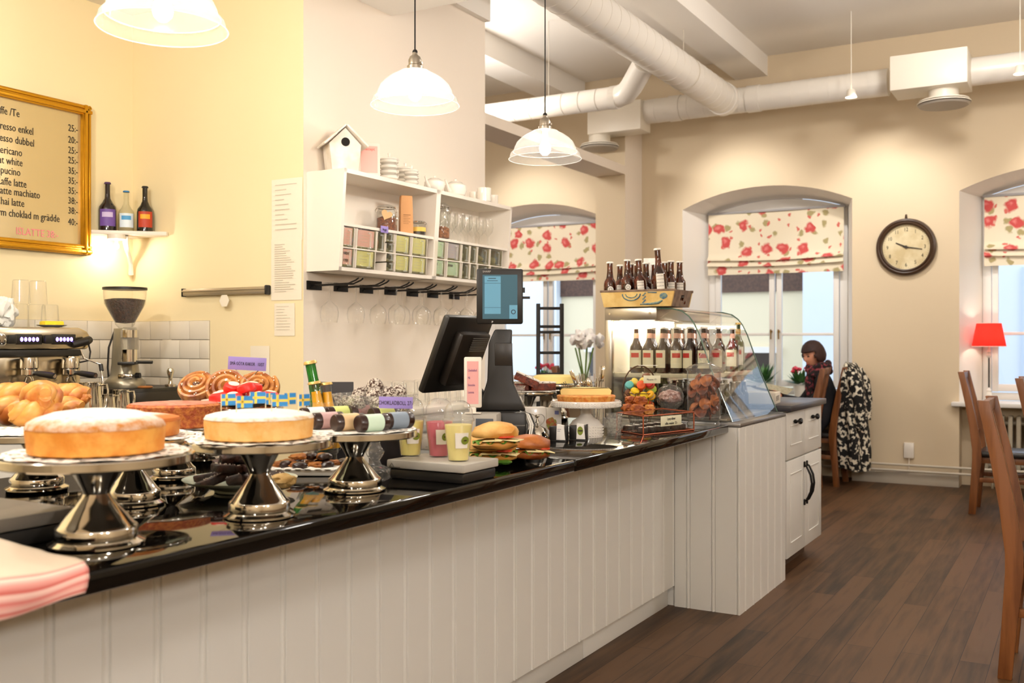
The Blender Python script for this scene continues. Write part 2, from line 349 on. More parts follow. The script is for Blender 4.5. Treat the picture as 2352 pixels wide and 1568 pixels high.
MB().box(-1.6, 1.7, -.08, 0, 1.0, 1.75).build('shop_window', shopglass, t)
MB().box(-1.7, 1.8, -.1, 0, 1.75, 1.85).build('shop_sill', white, t)
t = thing('white_house', 'whitish house beyond the side room window', 'building', (-13, 16, -.6))
MB().box(-4.7, 4.7, 0, 4, 0, 14).build('facade', pale, t)
for x in (-1.6, .4, 2.4): MB().box(x, x+.9, -.05, .05, 1.4, 3.4).build('window_pane', mat('sky_glass', '#C4D2E2', .2), t)
struct(MB().box(-20, 12, 10.6, 24, -.7, -.6).build('street', mat('street_stone', '#A7A9AD', .9), smooth=False))
# ================================================================ DUCTS
spiral = mat('white_duct', '#E3DDD3', .28, bump=.04, bscale=5)
def duct(parent, pts, r, name='duct_pipe', seg=28, step=.16, ribs=True):
    b = MB(); b.tube(pts, r, seg)
    if ribs:
        for i in range(len(pts)-1):
            a, e = Vector(pts[i]), Vector(pts[i+1]); L = (e-a).length
            if L < .4: continue
            n = int(L/step)
            for k in range(1, n+1):
                p = a+(e-a)*k/n; q = p+(e-a).normalized()*.006; b.tube([p, q], r+.0025, seg)
    return b.build(name, spiral, parent)
ZD = 3.63
t = thing('ventilation_duct', 'thick white spiral duct running under the ceiling towards the window wall', 'duct', (-2.98, 9.1, ZD))
duct(t, [(0, -6, 0), (0, .08, 0)], .145)
MB().tube([(0, .02, 0), (0, .1, 0)], .155, 28).build('coupling', spiral, t)
for y in (-1.0, -4): MB().tube([(0, y, .14), (0, y, .57)], .004).tube([(0, y-.004, 0), (0, y+.004, 0)], .15, 28).build('hanger', pm, t)
t = thing('cross_duct', 'white duct crossing high in front of the window wall', 'duct', (-2.98, 9.3, ZD))
duct(t, [(-1.05, 0, 0), (1.46, 0, 0)], .118)
duct(t, [(1.95, 0, 0), (6.5, 0, 0)], .118)
for x in (-.5, .28, -1.02): MB().tube([(x-.08, 0, 0), (x+.04, 0, 0)], .126, 28).build('coupling', spiral, t)
t = thing('branch_duct', 'white duct with an elbow joining the thick duct', 'duct', (-3.45, 7.85, 3.43))
duct(t, [(-4, 0, 0), (-.05, 0, 0), (.06, -.03, .015), (.14, -.1, .05), (.36, -.34, .16)], .095)
for x in (-.06,): MB().tube([(x-.03, 0, 0), (x+.03, 0, 0)], .1, 28).build('coupling', spiral, t)
MB().tube([(-.7, 0, .09), (-.7, 0, .76)], .003).build('hanger', pm, t)
def diffuser(px, py, Y, wpx, label, boxdim):
    c = at_y(px, py, Y); d = dist(c); r = wpx*d/F/2
    t = thing('air_diffuser', label, 'vent', c)
    MB().box(*boxdim, .115, .115+.29, .004).build('plenum_box', white_met, t)
    MB().lathe([(r*.55, .118), (r*.55, .05), (r*.62, .045), (r*.62, .035), (r*.8, .03)], seg=36, caps=False).build('neck', white_met, t)
    for z, q in ((.02, .93), (.0, 1.0)): MB().lathe([(0, z+.016), (r*q*.75, z+.016), (r*q, z+.008), (r*q, z), (0, z)], seg=36, caps=False).build('disc', white_met, t)
    MB().lathe([(r*.8, .03), (r*.8, -.012)], seg=36, caps=False).build('slot_ring', mat('dark_slot', '#4B443C', .6), t)
    MB().lathe([(r*.97, -.008), (r*.9, -.022), (0, -.024)], seg=36, caps=False).build('face_plate', mat('grey_plate', '#A89F92', .5), t)
diffuser(2168, 238, 9.1, 116, 'round ceiling air diffuser under the big white box on the cross duct', (-.40, .20, -.2, .20))
diffuser(1377, 338, 9.25, 90, 'small round air diffuser hanging before the partition', (-.08, .5, -.12, .14))
def spot(px, py, Y, label, aimto):
    c = at_y(px, py, Y)
    t = thing('ceiling_spotlight', label, 'spotlight', c, group='spotlights on the cross duct')
    MB().lathe([(.026, .07), (.034, .06), (.038, .03), (.05, .0)], seg=20, caps=False).tube([(0, 0, .065), (0, 0, 4.2-c.z)], .004).build('housing', white_met, t)
    MB().lathe([(0, .012), (.046, .006)], seg=20, caps=False).build('lamp_face', emit('spot_glow', '#FFF3DC', 9), t)
spot(1955, 224, 8.95, 'glowing spotlight hanging below the duct over the clock', None)
spot(2343, 170, 8.95, 'glowing spotlight beyond the diffuser box', None)
# ================================================================ COUNTER, CABINETS, DISPLAY CASE
panel_white = mat('panel_white', '#E2E0DA', .45, bump=.03, bscale=12)
black_top = mat('polished_black_stone', '#080706', .045, spec=.45)
grey_top = mat('dark_grey_worktop', '#34333A', .3)
ZT = .93
def beadboard(b, u0, u1, z0, z1, face, out, pitch=.134, start=1.40, th=.018):
    """boards with double bead grooves; face(u, depth, z) -> point"""
    us = [(u0, 0)]; u = start
    while u > u0: u -= pitch
    while u < u1+.05:
        for du, dd in ((-.013, 0), (-.010, -.006), (-.006, 0), (-.003, .0025), (.003, .0025), (.006, 0), (.010, -.006), (.013, 0)):
            if u0 < u+du < u1: us.append((u+du, dd))
        u += pitch
    us.append((u1, 0))
    for i in range(len(us)-1):
        (a, da), (e, de) = us[i], us[i+1]; b.poly([face(a, out+da, z0), face(e, out+de, z0), face(e, out+de, z1), face(a, out+da, z1)])
Y0C, Y1C = -.6, 4.76
t = thing('service_counter', 'long white beadboard service counter carrying the polished black top', 'counter', (0, 0, 0))
b = MB(); beadboard(b, Y0C, Y1C, .105, ZT-.043, lambda u, d, z: (-1.818+d, u, z), .018); b.box(-1.838, -1.818, Y0C, Y1C, .105, ZT-.043); b.build('front_panel', panel_white, t, smooth=False, recalc=False)
MB().box(-1.86, -1.835, Y0C, 3.78, 0, .104, .002).box(-1.86, -1.835, 3.785, Y1C, 0, .104, .002).build('kick_board', panel_white, t)
MB().box(-2.72, -1.86, Y0C, Y0C+.02, 0, ZT-.043).box(-2.74, -2.72, Y0C, Y1C, 0, ZT-.043).box(-2.72, -1.84, Y1C-.02, Y1C, 0, ZT-.043).build('carcass', panel_white, t)
o = MB().box(-2.80, -1.52, -.65, 3.07, ZT-.042, ZT, .008, seg=3).box(-2.80, -1.52, 3.072, 4.765, ZT-.042, ZT, .008, seg=3).build('counter_top', black_top)
tag(o, 'continuous polished black stone top of the service counter', 'countertop')
# deep panelled block under the glass case
t = thing('panelled_plinth', 'deep white beadboard block reaching the floor under the glass display case', 'cabinet', (0, 0, 0))
b = MB(); b.box(-2.2, -1.478, 4.778, 5.60, 0, .915)
beadboard(b, -1.80, -1.4635, 0, .915, lambda u, d, z: (u, 4.778-d, z), .014, pitch=.13, start=-1.73)
beadboard(b, 4.764, 5.61, 0, .915, lambda u, d, z: (-1.478+d, u, z), .014, pitch=.134, start=4.86)
b.build('beadboard_panel', panel_white, t, smooth=False, recalc=False)
MB().box(-2.2, -1.462, 4.766, 5.62, .916, .936, .003).build('top_ledge', mat('zinc_ledge', '#9A9A9C', .3, .8), t)
# white cabinet with drawers and doors
t = thing('drawer_cabinet', 'white cabinet with two small drawers over two doors at the far end of the counter', 'cabinet', (0, 0, 0))
MB().box(-2.0, -1.482, 5.63, 6.48, .105, .938, .002).build('carcass', panel_white, t)
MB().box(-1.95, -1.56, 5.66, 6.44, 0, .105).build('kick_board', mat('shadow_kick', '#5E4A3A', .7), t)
iron = mat('black_iron', '#151311', .4, .6)
def front(y0, y1, z0, z1, name):
    b = MB(); b.box(-1.482, -1.462, y0, y1, z0, z1, .002)
    m_ = .075; b2 = MB()
    o = b.build(name, panel_white, t)
    bb = MB()
    for a in ((y0+m_, y0+m_+.006, z0+m_, z1-m_), (y1-m_-.006, y1-m_, z0+m_, z1-m_), (y0+m_, y1-m_, z0+m_, z0+m_+.006), (y0+m_, y1-m_, z1-m_-.006, z1-m_)):
        bb.box(-1.463, -1.458, *a, .002)
    bb.build('moulding', panel_white, o); return o
ym = 6.055
for y0, y1 in ((5.635, ym-.002), (ym+.002, 6.475)):
    d = front(y0, y1, .665, .932, 'drawer'); yc = (y0+y1)/2
    MB().tube([(-1.455, yc-.07, .876), (-1.44, yc-.045, .878), (-1.432, yc, .870), (-1.44, yc+.045, .878), (-1.455, yc+.07, .876)], [.004, .006, .009, .006, .004], 8).blob((-1.45, yc-.06, .876), .012, .012, .012, 0).blob((-1.45, yc+.06, .876), .012, .012, .012, 0).blob((-1.437, yc, .871), .013, .013, .015, 0).build('handle', iron, d)
    d = front(y0, y1, .108, .655, 'door'); yh = ym+(-.03 if y0 < 5.7 else .03)
    MB().tube([(-1.458, yh, .60), (-1.445, yh, .59), (-1.422, yh, .54), (-1.415, yh, .49), (-1.422, yh, .44), (-1.445, yh, .39), (-1.458, yh, .38)], [.004, .006, .007, .007, .007, .006, .004], 8).box(-1.462, -1.452, yh-.008, yh+.008, .585, .62, .003).box(-1.462, -1.452, yh-.008, yh+.008, .36, .395, .003).build('handle', iron, d)
o = MB().box(-2.02, -1.435, 5.625, 6.50, .94, .975, .004).build('cabinet_top', grey_top); tag(o, 'dark grey worktop over the white drawer cabinet', 'countertop')
# ---------------------------------------------------------------- curved glass display case
steel = mat('brushed_steel', '#B9B2A6', .28, 1, bump=.02, bscale=60, stretch=(1, 30, 1)); chrome = mat('chrome', '#D8D4CC', .08, 1)
clear = glass('clear_glass', (.985, .99, .985), .9, .01)
case_glass = glass('case_glass', (.97, .985, .98), .95, .01)
edge_green = mat('glass_edge', '#5F7A6C', .1)
YA, YB = 4.775, 5.60
prof = [(-1.90, 1.505), (-1.82, 1.502), (-1.765, 1.488), (-1.73, 1.462), (-1.705, 1.43), (-1.675, 1.37), (-1.60, 1.16), (-1.505, .94)]
t = thing('display_case', 'refrigerated glass display case with a curved front full of bottles', 'display case', (0, 0, 0))
MB().grid(lambda u, v: Vector((prof[round(u*7)][0], YA+(YB-YA)*v, prof[round(u*7)][1])), 7, 1).build('curved_glass', case_glass, t)
for y in (YA+.004, YB-.004):
    MB().prism([(-2.15, .94)]+[(-2.15, 1.44), (-1.9, 1.44)]+prof[1:], y-.003, y+.003, 'y').build('side_glass', case_glass, t)
    MB().tube([(x, y, z+.001) for x, z in prof], .0035, 6).build('glass_edge', edge_green, t)
MB().box(-2.19, -1.90, YA-.004, YB, 1.445, 1.512, .003).build('top_box', steel, t)
MB().box(-2.19, -2.15, YA-.004, YA+.03, .937, 1.45, .003).build('corner_post', steel, t)
MB().box(-2.19, -2.15, YB-.03, YB, .937, 1.45, .003).build('corner_post', steel, t)
MB().box(-2.185, -2.178, YA+.03, YB-.03, .94, 1.445).build('back_panel', mat('case_back', '#E8E2D2', .35), t)
for x, z in ((-2.16, 1.48), (-1.935, 1.48), (-2.17, 1.09)): MB().tube([(x, YA-.008, z), (x, YA-.003, z)], .006).build('screw', chrome, t)
MB().box(-2.17, -1.64, YA+.02, YB-.02, 1.150, 1.172, .002).build('shelf', mat('case_shelf', '#CBBFA2', .4), t)
MB().box(-2.17, -1.54, YA+.02, YB-.02, .94, .952, .001).build('floor_tray', steel, t)
MB().box(-2.12, -1.93, YA+.03, YA+.05, 1.415, 1.44).box(-2.12, -2.10, YA+.03, YB-.05, 1.415, 1.44).build('light_tube', emit('tube_glow', '#FFF1D6', 10), t)
lamp('AREA', 'case_light', (-2.0, 5.18, 1.41), 3.2, WARM2, .7, (0, 0, 0), sy=.08)
amber = glass('amber_bottle', (.30, .10, .02), .9, .02); brownliq = mat('dark_beer', '#2A0E05', .08, coat=.6); label_cream = mat('cream_label', '#E9DFBF', .6); label_red = mat('red_label', '#C22B22', .5); capw = mat('white_cap', '#EDE6DA', .4)
gold = mat('gold_foil', '#D9B76C', .35, .5)
def bottle(name, label, cat, loc, h, r, body, lab=None, capm=None, neck=.32, group=None, labz=(.12, .5), liquid=None, lab2=None, neckr=None, necklab=None, rz=0, ncr=.0135):
    t = thing(name, label, cat, loc, rz, group); nr = neckr or .012; sh = 1-neck
    prof = [(0, .001), (r*.86, 0), (r, .006), (r, h*(sh-.17)), (r*.93, h*(sh-.10)), (r*.6, h*(sh-.02)), (nr*1.15, h*(sh+.07)), (nr, h*(sh+.16)), (nr, h*.97), (nr*1.15, h*.975), (nr*1.15, h*.99)]
    MB().lathe(prof, seg=20).build('glass_body', body, t)
    if liquid: MB().lathe([(0, .004), (r*.9, .004), (r*.93, h*(sh-.2)), (r*.8, h*(sh-.11)), (0, h*(sh-.11))], seg=16).build('drink', liquid, t)
    if capm: MB().lathe([(0, h), (nr*1.1, h), (nr*1.3, h*.985), (nr*1.35, h*.965), (nr*1.1, h*.96)], seg=16).build('cap', capm, t)
    if lab: MB().lathe([(r+.0008, h*labz[0]), (r+.0008, h*labz[1])], seg=20, caps=False, a0=-2.3, a1=-.4).build('paper_label', lab, t)
    if lab2: MB().lathe([(r+.0014, h*(labz[1]-.16)), (r+.0014, h*(labz[1]-.06))], seg=14, caps=False, a0=-2.0, a1=-.8).build('label_band', lab2, t)
    if necklab: MB().lathe([(nr*1.2, h*.76), (nr*1.12, h*.87)], seg=16, caps=False).build('neck_foil', necklab, t)
    return t
b0 = None; rows = 6; cols = 7
for j in range(rows):
    for i in range(cols):
        x = -2.045+i*.0735+(.036 if j % 2 else 0); y = 4.85+j*.118
        if x > -1.675: continue
        loc = (x, y, 1.172); lab = 'dark beer bottle with cream label in the display case, row %s from its end glass, place %s from the back wall of the case' % (['one', 'two', 'three', 'four', 'five', 'six'][j], ['one', 'two', 'three', 'four', 'five', 'six', 'seven'][i])
        lab = 'cream-labelled beer bottle inside glass case, row %s, %s from steel post' % (['first', 'second', 'third', 'fourth', 'fifth', 'sixth'][j], ['first', 'second', 'third', 'fourth', 'fifth', 'sixth', 'seventh'][i])
        if b0 is None: b0 = bottle('beer_bottle', lab, 'bottle', loc, .238, .0345, brownliq, label_cream, capw, group='beer bottles on the shelf of the display case', lab2=label_red, necklab=mat('pink_foil', '#D8A48C', .4))
        else: dup(b0, loc, random.uniform(-.6, .6), lab)
p0 = at_y(1700, 800, 5.45)
bottle('champagne_bottle', 'gold-necked green bottle behind the curved front of the display case', 'bottle', (-1.70, 5.50, 1.172), .27, .035, mat('dark_green_glass', '#22401C', .08, coat=.5), mat('white_label', '#EFE9DD', .5), gold, necklab=gold, lab2=label_red)
sb0 = None; SR = ['row under curved glass', 'second row', 'third row', 'row at back panel']
for r_ in range(4):
    for i in range(7):
        loc = (-1.66-.115*r_, 4.87+i*.10+.03*(r_ % 2), .953)
        lab = 'Small dark bottle on case tray, %s, %s from end' % (SR[r_].replace(' the curved glass', ' curved glass').replace(' the back panel', ' back panel'), ['first', 'second', 'third', 'fourth', 'fifth', 'sixth', 'last'][i])
        if sb0 is None: sb0 = bottle('soda_bottle', lab, 'bottle', loc, .165, .028, mat('cola_glass', '#1B120D', .08, coat=.5), None, mat('silver_cap', '#C9C3B8', .3, .8), group='small bottles on the tray of the display case')
        else: dup(sb0, loc, 0, lab)
# crate of beer on the case
t = thing('wooden_crate', 'worn yellow wooden crate with blue lettering marks on top of the display case', 'crate', (-2.0, 4.885, 1.515))
cy = mat('yellow_crate_paint', '#DDBE78', .6, col2='#CDA65C', cscale=14, bump=.1, bscale=60); cg = mat('grey_raw_wood', '#8D7562', .8, col2='#6F5A4B', cscale=20); cb = mat('blue_crate_print', '#2B5C80', .6, col2='#7A8B78', cscale=60)
b = MB(); b.prism([(-.185, 0), (.185, 0), (.205, .085), (-.205, .085)], -.135, -.123, 'y'); b.build('long_side', cy, t)
MB().prism([(-.185, 0), (.185, 0), (.205, .085), (-.205, .085)], .123, .135, 'y').build('long_side', cy, t)
for s in (-1, 1):
    b = MB(); x0, x1 = s*.185, s*.205
    z0, z1 = .032, .060                                          # hand hole left open between four pieces
    def X(z): return x0+(x1-x0)*z/.085
    for (ya, ye, za, ze) in ((-.123, .123, 0, z0), (-.123, .123, z1, .085), (-.123, -.02, z0, z1), (.02, .123, z0, z1)):
        b.poly([(X(za), ya, za), (X(za), ye, za), (X(ze), ye, ze), (X(ze), ya, ze)]); b.poly([(X(za)-s*.012, ya, za), (X(za)-s*.012, ye, za), (X(ze)-s*.012, ye, ze), (X(ze)-s*.012, ya, ze)])
    b.poly([(X(.085), -.123, .085), (X(.085), .123, .085), (X(.085)-s*.012, .123, .085), (X(.085)-s*.012, -.123, .085)])
    for (za, zb_) in ((z0, z0), (z1, z1)): b.poly([(X(za), -.02, za), (X(za), .02, za), (X(za)-s*.012, .02, za), (X(za)-s*.012, -.02, za)])
    b.build('end_board', cg, t, smooth=False, recalc=False); MB().box(s*.166, s*.170, -.118, .118, .01, .078).build('hole_shade_board', mat('hole_shade_brown', '#2E2018', .9), t)  # dark board added behind the hand hole to make it look shaded
MB().box(-.185, .185, -.123, .123, 0, .01).build('bottom_board', cg, t)
for y in (-.129, .129): MB().box(-.208, .208, y-.0075, y+.0075, .076, .088, .002).build('rim', cg, t)
b = MB()                                                         # faded blue print: a swirl, dots and an underline
b.tube([(-.03+.05*cos(a), -.1365, .066-.034*sin(a)) for a in [k*PI/10 for k in range(0, 11)]], .0032, 6)
b.tube([(-.03+.032*cos(a), -.1365, .066-.020*sin(a)) for a in [k*PI/8 for k in range(0, 9)]], .0028, 6)
for k in range(9): b.blob((.035+.006*(k % 3), -.1362, .02+.006*k), .006, .0012, .004, .2, sub=1, seed=k)
b.tube([(.02, -.1365, .012), (.08, -.1365, .013), (.12, -.1365, .018), (.14, -.1365, .03)], [.003, .006, .007, .004], 6); b.blob((.145, -.1362, .052), .022, .0014, .016, .2, sub=2, seed=4); b.tube([(.06, -.1365, .072), (.11, -.1365, .07)], .003, 6)
b.build('blue_print', cb, t)
amberb = mat('amber_glass', '#260C03', .06, coat=.7, col2='#6A2806', cscale=18, cpos=(.45, .7)); checker = mat('checked_label', '#F0EADF', .6); ring = mat('round_label', '#E8E4DC', .6)
def beer(loc, h, r, lab, tilt=0, kind=0, rz=0):
    t = bottle('beer_bottle', lab, 'bottle', loc, h, r, amberb, None, capw, group='amber beer bottles in the wooden crate', rz=rz, neck=.36, neckr=.0145)
    t.rotation_euler = (0, tilt, rz)
    if kind == 0:
        o = MB().lathe([(r+.0008, h*.16), (r+.0008, h*.50)], seg=14, caps=False, a0=-2.2, a1=-1.1).build('paper_label', checker, t)
        b = MB()
        for a in range(5):
            for z in range(5): 
                an = -2.05+a*.2; q = r+.0014; b.box(-.0013, .0013, -.0004, .0004, -.0022, .0022, M=Matrix.Translation((q*cos(an), q*sin(an), h*(.2+z*.065)))@Matrix.Rotation(an+PI/2, 4, 'Z'))
        b.build('check_pattern', mat('label_black', '#3A342F', .6), t)
    else:
        b = MB(); M0 = Matrix.Translation((0, -r-.001, h*.36)); b.lathe([(0, 0), (.015, 0)], seg=20, M=M0@Matrix.Rotation(PI/2, 4, 'X'), caps=False); b.build('paper_label', ring, t)
        b = MB(); b.lathe([(.006, 0), (.009, 0)], seg=20, M=Matrix.Translation((0, -r-.0016, h*.36))@Matrix.Rotation(PI/2, 4, 'X'), caps=False); b.build('label_ring', mat('label_grey', '#8C8880', .6), t)
    return t
ORD = ['first', 'second', 'third', 'fourth', 'fifth', 'sixth', 'seventh', 'eighth', 'ninth']
fr = [(1401, 1), (1441, 1), (1474, 0), (1519, 0), (1541, 0), (1561, 0)]
names = {1401: 'amber beer bottle with round label at the yellow end of the crate', 1441: 'amber beer bottle with round label and raised cap in the crate', 1474: 'slightly leaning amber bottle before the white card in the crate', 1519: 'tall leaning amber bottle with big checked label in the crate', 1541: 'amber beer bottle with checked label next to the tall one in the crate', 1561: 'amber beer bottle with checked label beside the crate hand hole'}
for px, k in fr:
    p = at_y(px, 660, 4.94 if px > 1550 else 4.88 if px > 1530 else 4.80); z = 1.527+(.022 if px == 1519 else .008 if px in (1474, 1441) else 0)
    beer((p.x, p.y, z), .228 if px != 1519 else .265, .0325 if px != 1519 else .036, names[px], tilt=-.08 if px in (1474, 1519) else 0, kind=k, rz=YAW)
for i, px in enumerate((1424, 1449, 1463, 1484, 1503, 1527)):
    p = at_y(px, 660, 4.865 if i % 2 else 4.94); beer((p.x, p.y, 1.527), .222, .032, '%s amber bottle of the rear rows in the crate, counted from its yellow end' % ORD[i].capitalize(), kind=i % 2, rz=YAW)
p = at_y(1492, 640, 4.955); card('price_card', 'white angled card standing behind the bottles in the crate', 'card', (p.x, 4.97, 1.56), .075, .22, mat('white_card', '#EEE9E2', .5), rz=YAW-.1)
# boxes and papers by the case
t = thing('wooden_letter_box', 'small white open box with stamped letters on the grey cabinet top', 'box', (-1.72, 5.80, .975), .12)
wb = mat('whitewashed_wood', '#E4DBCB', .6)
MB().box(-.16, .16, -.10, -.09, 0, .065, .001).box(-.16, .16, .09, .10, 0, .065, .001).build('long_side', wb, t); MB().box(-.16, -.15, -.09, .09, 0, .065, .001).box(.15, .16, -.09, .09, 0, .065, .001).build('short_side', wb, t)
MB().box(-.15, .15, -.09, .09, 0, .006).build('bottom_board', wb, t)
text('PETITT', .042, mat('grey_ink', '#8D8478', .6), t, (.1625, -.085, .018), PI/2, sx=.95)
# ================================================================ PENDANT LAMPS
shade_glass = glass('ribbed_shade_glass', (1, 1, 1), 1, .06, milk=.07, milkcol=(1, .97, .92), edge=.5)
sprof = [(.030, .155), (.046, .148), (.066, .142), (.072, .136), (.10, .122), (.125, .104), (.146, .082), (.157, .058), (.161, .040), (.172, .034), (.178, .026), (.181, .012), (.185, .002), (.1865, 0), (.184, -.001)]
t0 = None
for i, p in enumerate(PEND):
    lab = ['clear glass pendant lamp over the near end of the counter, above the gold menu board', 'clear glass pendant lamp hanging high before the bird house wall', 'clear glass pendant lamp hanging near the thick ceiling duct'][i]
    if t0 is None:
        t = thing('pendant_lamp', lab, 'lamp', p, group='glass pendant lamps over the counter'); t0 = t
        MB().lathe(sprof, seg=56, caps=False, fn=lambda r, z, a: r*(1+.004*sin(28*a))).build('lamp_shade', shade_glass, t)
        MB().lathe([(.186, .001), (.188, -.001), (.186, -.003), (.183, -.001)], seg=56, caps=False).lathe([(.163, .039), (.166, .036), (.163, .034)], seg=56, caps=False).build('shade_rim', glass('rim_glass', (.98, .98, .97), 1, .02, milk=.25), t)
        MB().lathe([(.034, .150), (.034, .165), (.028, .17), (.028, .19), (.022, .205), (.012, .212), (.010, .222), (0, .222)], seg=24).tube([(.025, 0, .175), (.037, 0, .175)], .006, 8).build('socket', mat('satin_nickel', '#B5AC9E', .3, .9), t)
        MB().blob((0, 0, .225), .012, .010, .012, 0, sub=2).tube([(0, 0, .22), (0, 0, .85)], .0032, 8).build('cord', mat('black_cord', '#14110F', .6), t)
        MB().lathe([(0, .018), (.012, .02), (.026, .034), (.030, .05), (.026, .07), (.014, .095), (.013, .15)], seg=20, caps=False).build('bulb', emit('bulb_glow', '#FFEFD6', 30), t)
    else:
        t = dup(t0, p, 0, lab)
        if i == 2: MB().tube([(0, 0, .84), (0, 0, 4.2-p[2])], .0032, 8).build('cord_extension', mat('black_cord', '#14110F', .6), t)
# ================================================================ BACK WALL: MENU, CORNER SHELF, SHELF UNIT
goldf = mat('gilded_wood', '#C8921E', .28, .75, bump=.1, bscale=50); ink = mat('black_marker', '#1D1712', .6); pinkm = mat('pink_marker', '#F08A92', .6)
XA = -4.53
yR = 3.405; yL = 2.25; zB, zT_ = 1.785, 2.562
t = thing('menu_board', 'gold-framed mirror menu board with hand-written coffee prices', 'menu board', (XA+.001, yL, zB), PI/2)
W_, H_ = yR-yL, zT_-zB; fw = .052
MB().box(0, W_, -.012, 0, 0, H_).build('mirror_panel', mat('mirror_painted_reflection', '#CDBB92', .09, .55), t)  # beige of the reflected wall is painted into the mirror colour
def bar(b, x0, x1, z0, z1, horiz):
    for k, (o0, o1, d) in enumerate(((0, 1, .02), (.12, .5, .032), (.62, .9, .027))):
        if horiz: b.box(x0, x1, -.012-d, -.0, z0+(z1-z0)*o0, z0+(z1-z0)*o1, .005)
        else: b.box(x0+(x1-x0)*o0, x0+(x1-x0)*o1, -.012-d, 0, z0, z1, .005)
b = MB(); bar(b, 0, W_, 0, fw, True); bar(b, 0, W_, H_-fw, H_, True); bar(b, 0, fw, 0, H_, False); bar(b, W_-fw, W_, 0, H_, False); b.build('gold_frame', goldf, t)
rows_ = [('Kaffe /Te', 45, 262, '25:-'), ('Espresso enkel', 77, 303, '20:-'), ('Espresso dubbel', 79, 330, '25:-'), ('Americano', 51, 352, '25:-'), ('Flat white', 52, 375, '35:-'), ('Cappucino', 47, 397, '35:-'), ('Kaffe latte', 61, 424, '35:-'), ('Latte machiato', 92, 449, '38:-'), ('Chai latte', 56, 468, '38:-'), ('Varm choklad m gr\u00e4dde', 137, 503, '40:-')]
pys = [292, 319, 343, 366, 390, 413, 436, 459, 482, 508]
for k, (s, px, py, pr) in enumerate(rows_):
    a = at_x(px, py, XA+.013); text(s, .052, ink, t, (a.y-yL, -.0135, a.z-zB-.016), align='RIGHT', sx=.74)
    a = at_x(156, pys[k], XA+.013); text(pr, .05, ink, t, (a.y-yL, -.0135, a.z-zB-.018), sx=.75)
a = at_x(36, 530, XA+.013); text('ISLATTE 38:-', .05, pinkm, t, (a.y-yL, -.0135, a.z-zB-.016), sx=.86)
# corner shelf with three liqueur bottles
ZS = 1.919
t = thing('corner_shelf', 'small white corner shelf with scroll bracket beside the menu board', 'shelf', (XA, 3.69, ZS))
MB().prism([(0.002, -.30), (.012, -.315), (.30, -.027), (.285, -.002), (.002, -.002)], -.022, 0, 'z', bev=.004).build('shelf_board', gloss_white, t)
MB().tube([(.13, -.15, -.024), (.125, -.145, -.06), (.10, -.115, -.10), (.06, -.07, -.13), (.035, -.04, -.17), (.025, -.03, -.22)], [.016, .015, .012, .011, .012, .015], 8).build('bracket', gloss_white, t)
def bottle2(px, h, r, col, lab, capc, lc, lc2, gl=None, nr=.013):
    p = at_z(px, 527, ZS); q = Vector((XA+.14, 3.55, ZS)); d = ray(px, 527)
    # stand where the sight line crosses the middle of the shelf
    tt = None
    for k in range(400):
        s_ = 4.6+k*.003; x, y = d.x*s_, d.y*s_
        if (x-XA)-(y-3.69) < .215: tt = (x, y); break
    return bottle('liqueur_bottle', lab, 'bottle', (tt[0], tt[1], ZS), h, r, gl or mat(lab[:9], col, .08, coat=.5), mat(lab[:9]+'l', lc, .5), mat(lab[:9]+'c', capc, .4), lab2=mat(lab[:9]+'m', lc2, .5), group='liqueur bottles on the corner shelf', rz=YAW+.2, labz=(.1, .44), neckr=nr, neck=.40)
bottle2(247, .262, .046, '#1A1016', 'Squat dark bottle with purple label and purple neck', '#4A2A5E', '#6B4A9A', '#C9B8E0')
bottle2(290, .220, .041, '#E8E4D0', 'Clear spirit bottle with blue cap and blue round label', '#2E7CB8', '#DCE9F2', '#4A9AD0', gl=glass('spirit_glass', (.93, .94, .88), .9, .02, milk=.08))
bottle2(333, .248, .042, '#15110C', 'Dark bottle with red and yellow label and black neck', '#1B1510', '#B83A1A', '#E3A51E')
p = at_x(251, 545, XA+.13)
t = thing('puck_light', 'white puck light glowing under the corner shelf', 'light', (XA+.12, 3.49, ZS-.024))
MB().lathe([(0, 0), (.045, 0), (.045, -.022), (.036, -.026), (0, -.026)], seg=28).build('housing', gloss_white, t)
MB().tube([(0, 0, -.024), (0, 0, -.05)], .006, 8).blob((0, 0, -.06), .014, .014, .016, 0, sub=2).build('bulb', emit('puck_glow', '#FFEBD2', 40), t)
lamp('POINT', 'puck_bulb_light', (XA+.12, 3.49, ZS-.095), 2.4, (1, .88, .78), .012)
# papers and rail on the yellow wall
YBW = 3.69; paper = mat('white_paper', '#F3E9D6', .7); pin_ink = mat('faint_print', '#CFC5B4', .8)
def sheet(px0, px1, py0, py1, label, lines=12, m=paper):
    a, c = at_y(px0, py0, YBW), at_y(px1, py1, YBW); wd = c.x-a.x; h = a.z-c.z
    t = thing('wall_note', label, 'paper', (a.x, YBW-.001, c.z))
    MB().grid(lambda u, v: Vector((wd*u, -.002-.003*sin(u*3)*v, h*v)), 8, 8).build('sheet', m, t)
    b = MB(); rnd = random.Random(px0)
    for k in range(lines):
        z = h*(.9-.8*k/max(lines, 1)); b.box(wd*.13, wd*(.13+rnd.uniform(.25, .7)), -.0062, -.0058, z, z+h*.012)
    if lines: b.build('printed_text', pin_ink, t)
    return t
sheet(625, 696, 414, 550, 'upper of two long white sheets pinned beside the pier edge', 10)
sheet(624, 694, 550, 688, 'lower of two long white sheets, full of printed text', 22)
sheet(631, 678, 697, 771, 'small white note pinned under the two long sheets', 9)
sheet(374, 395, 745, 803, 'narrow paper receipt stuck on the white tiles', 5)
sheet(576, 620, 794, 880, 'cream paper bag corner hanging on the yellow wall behind the purple price card', 0)
a, c = at_y(428, 672, YBW), at_y(618, 668, YBW)
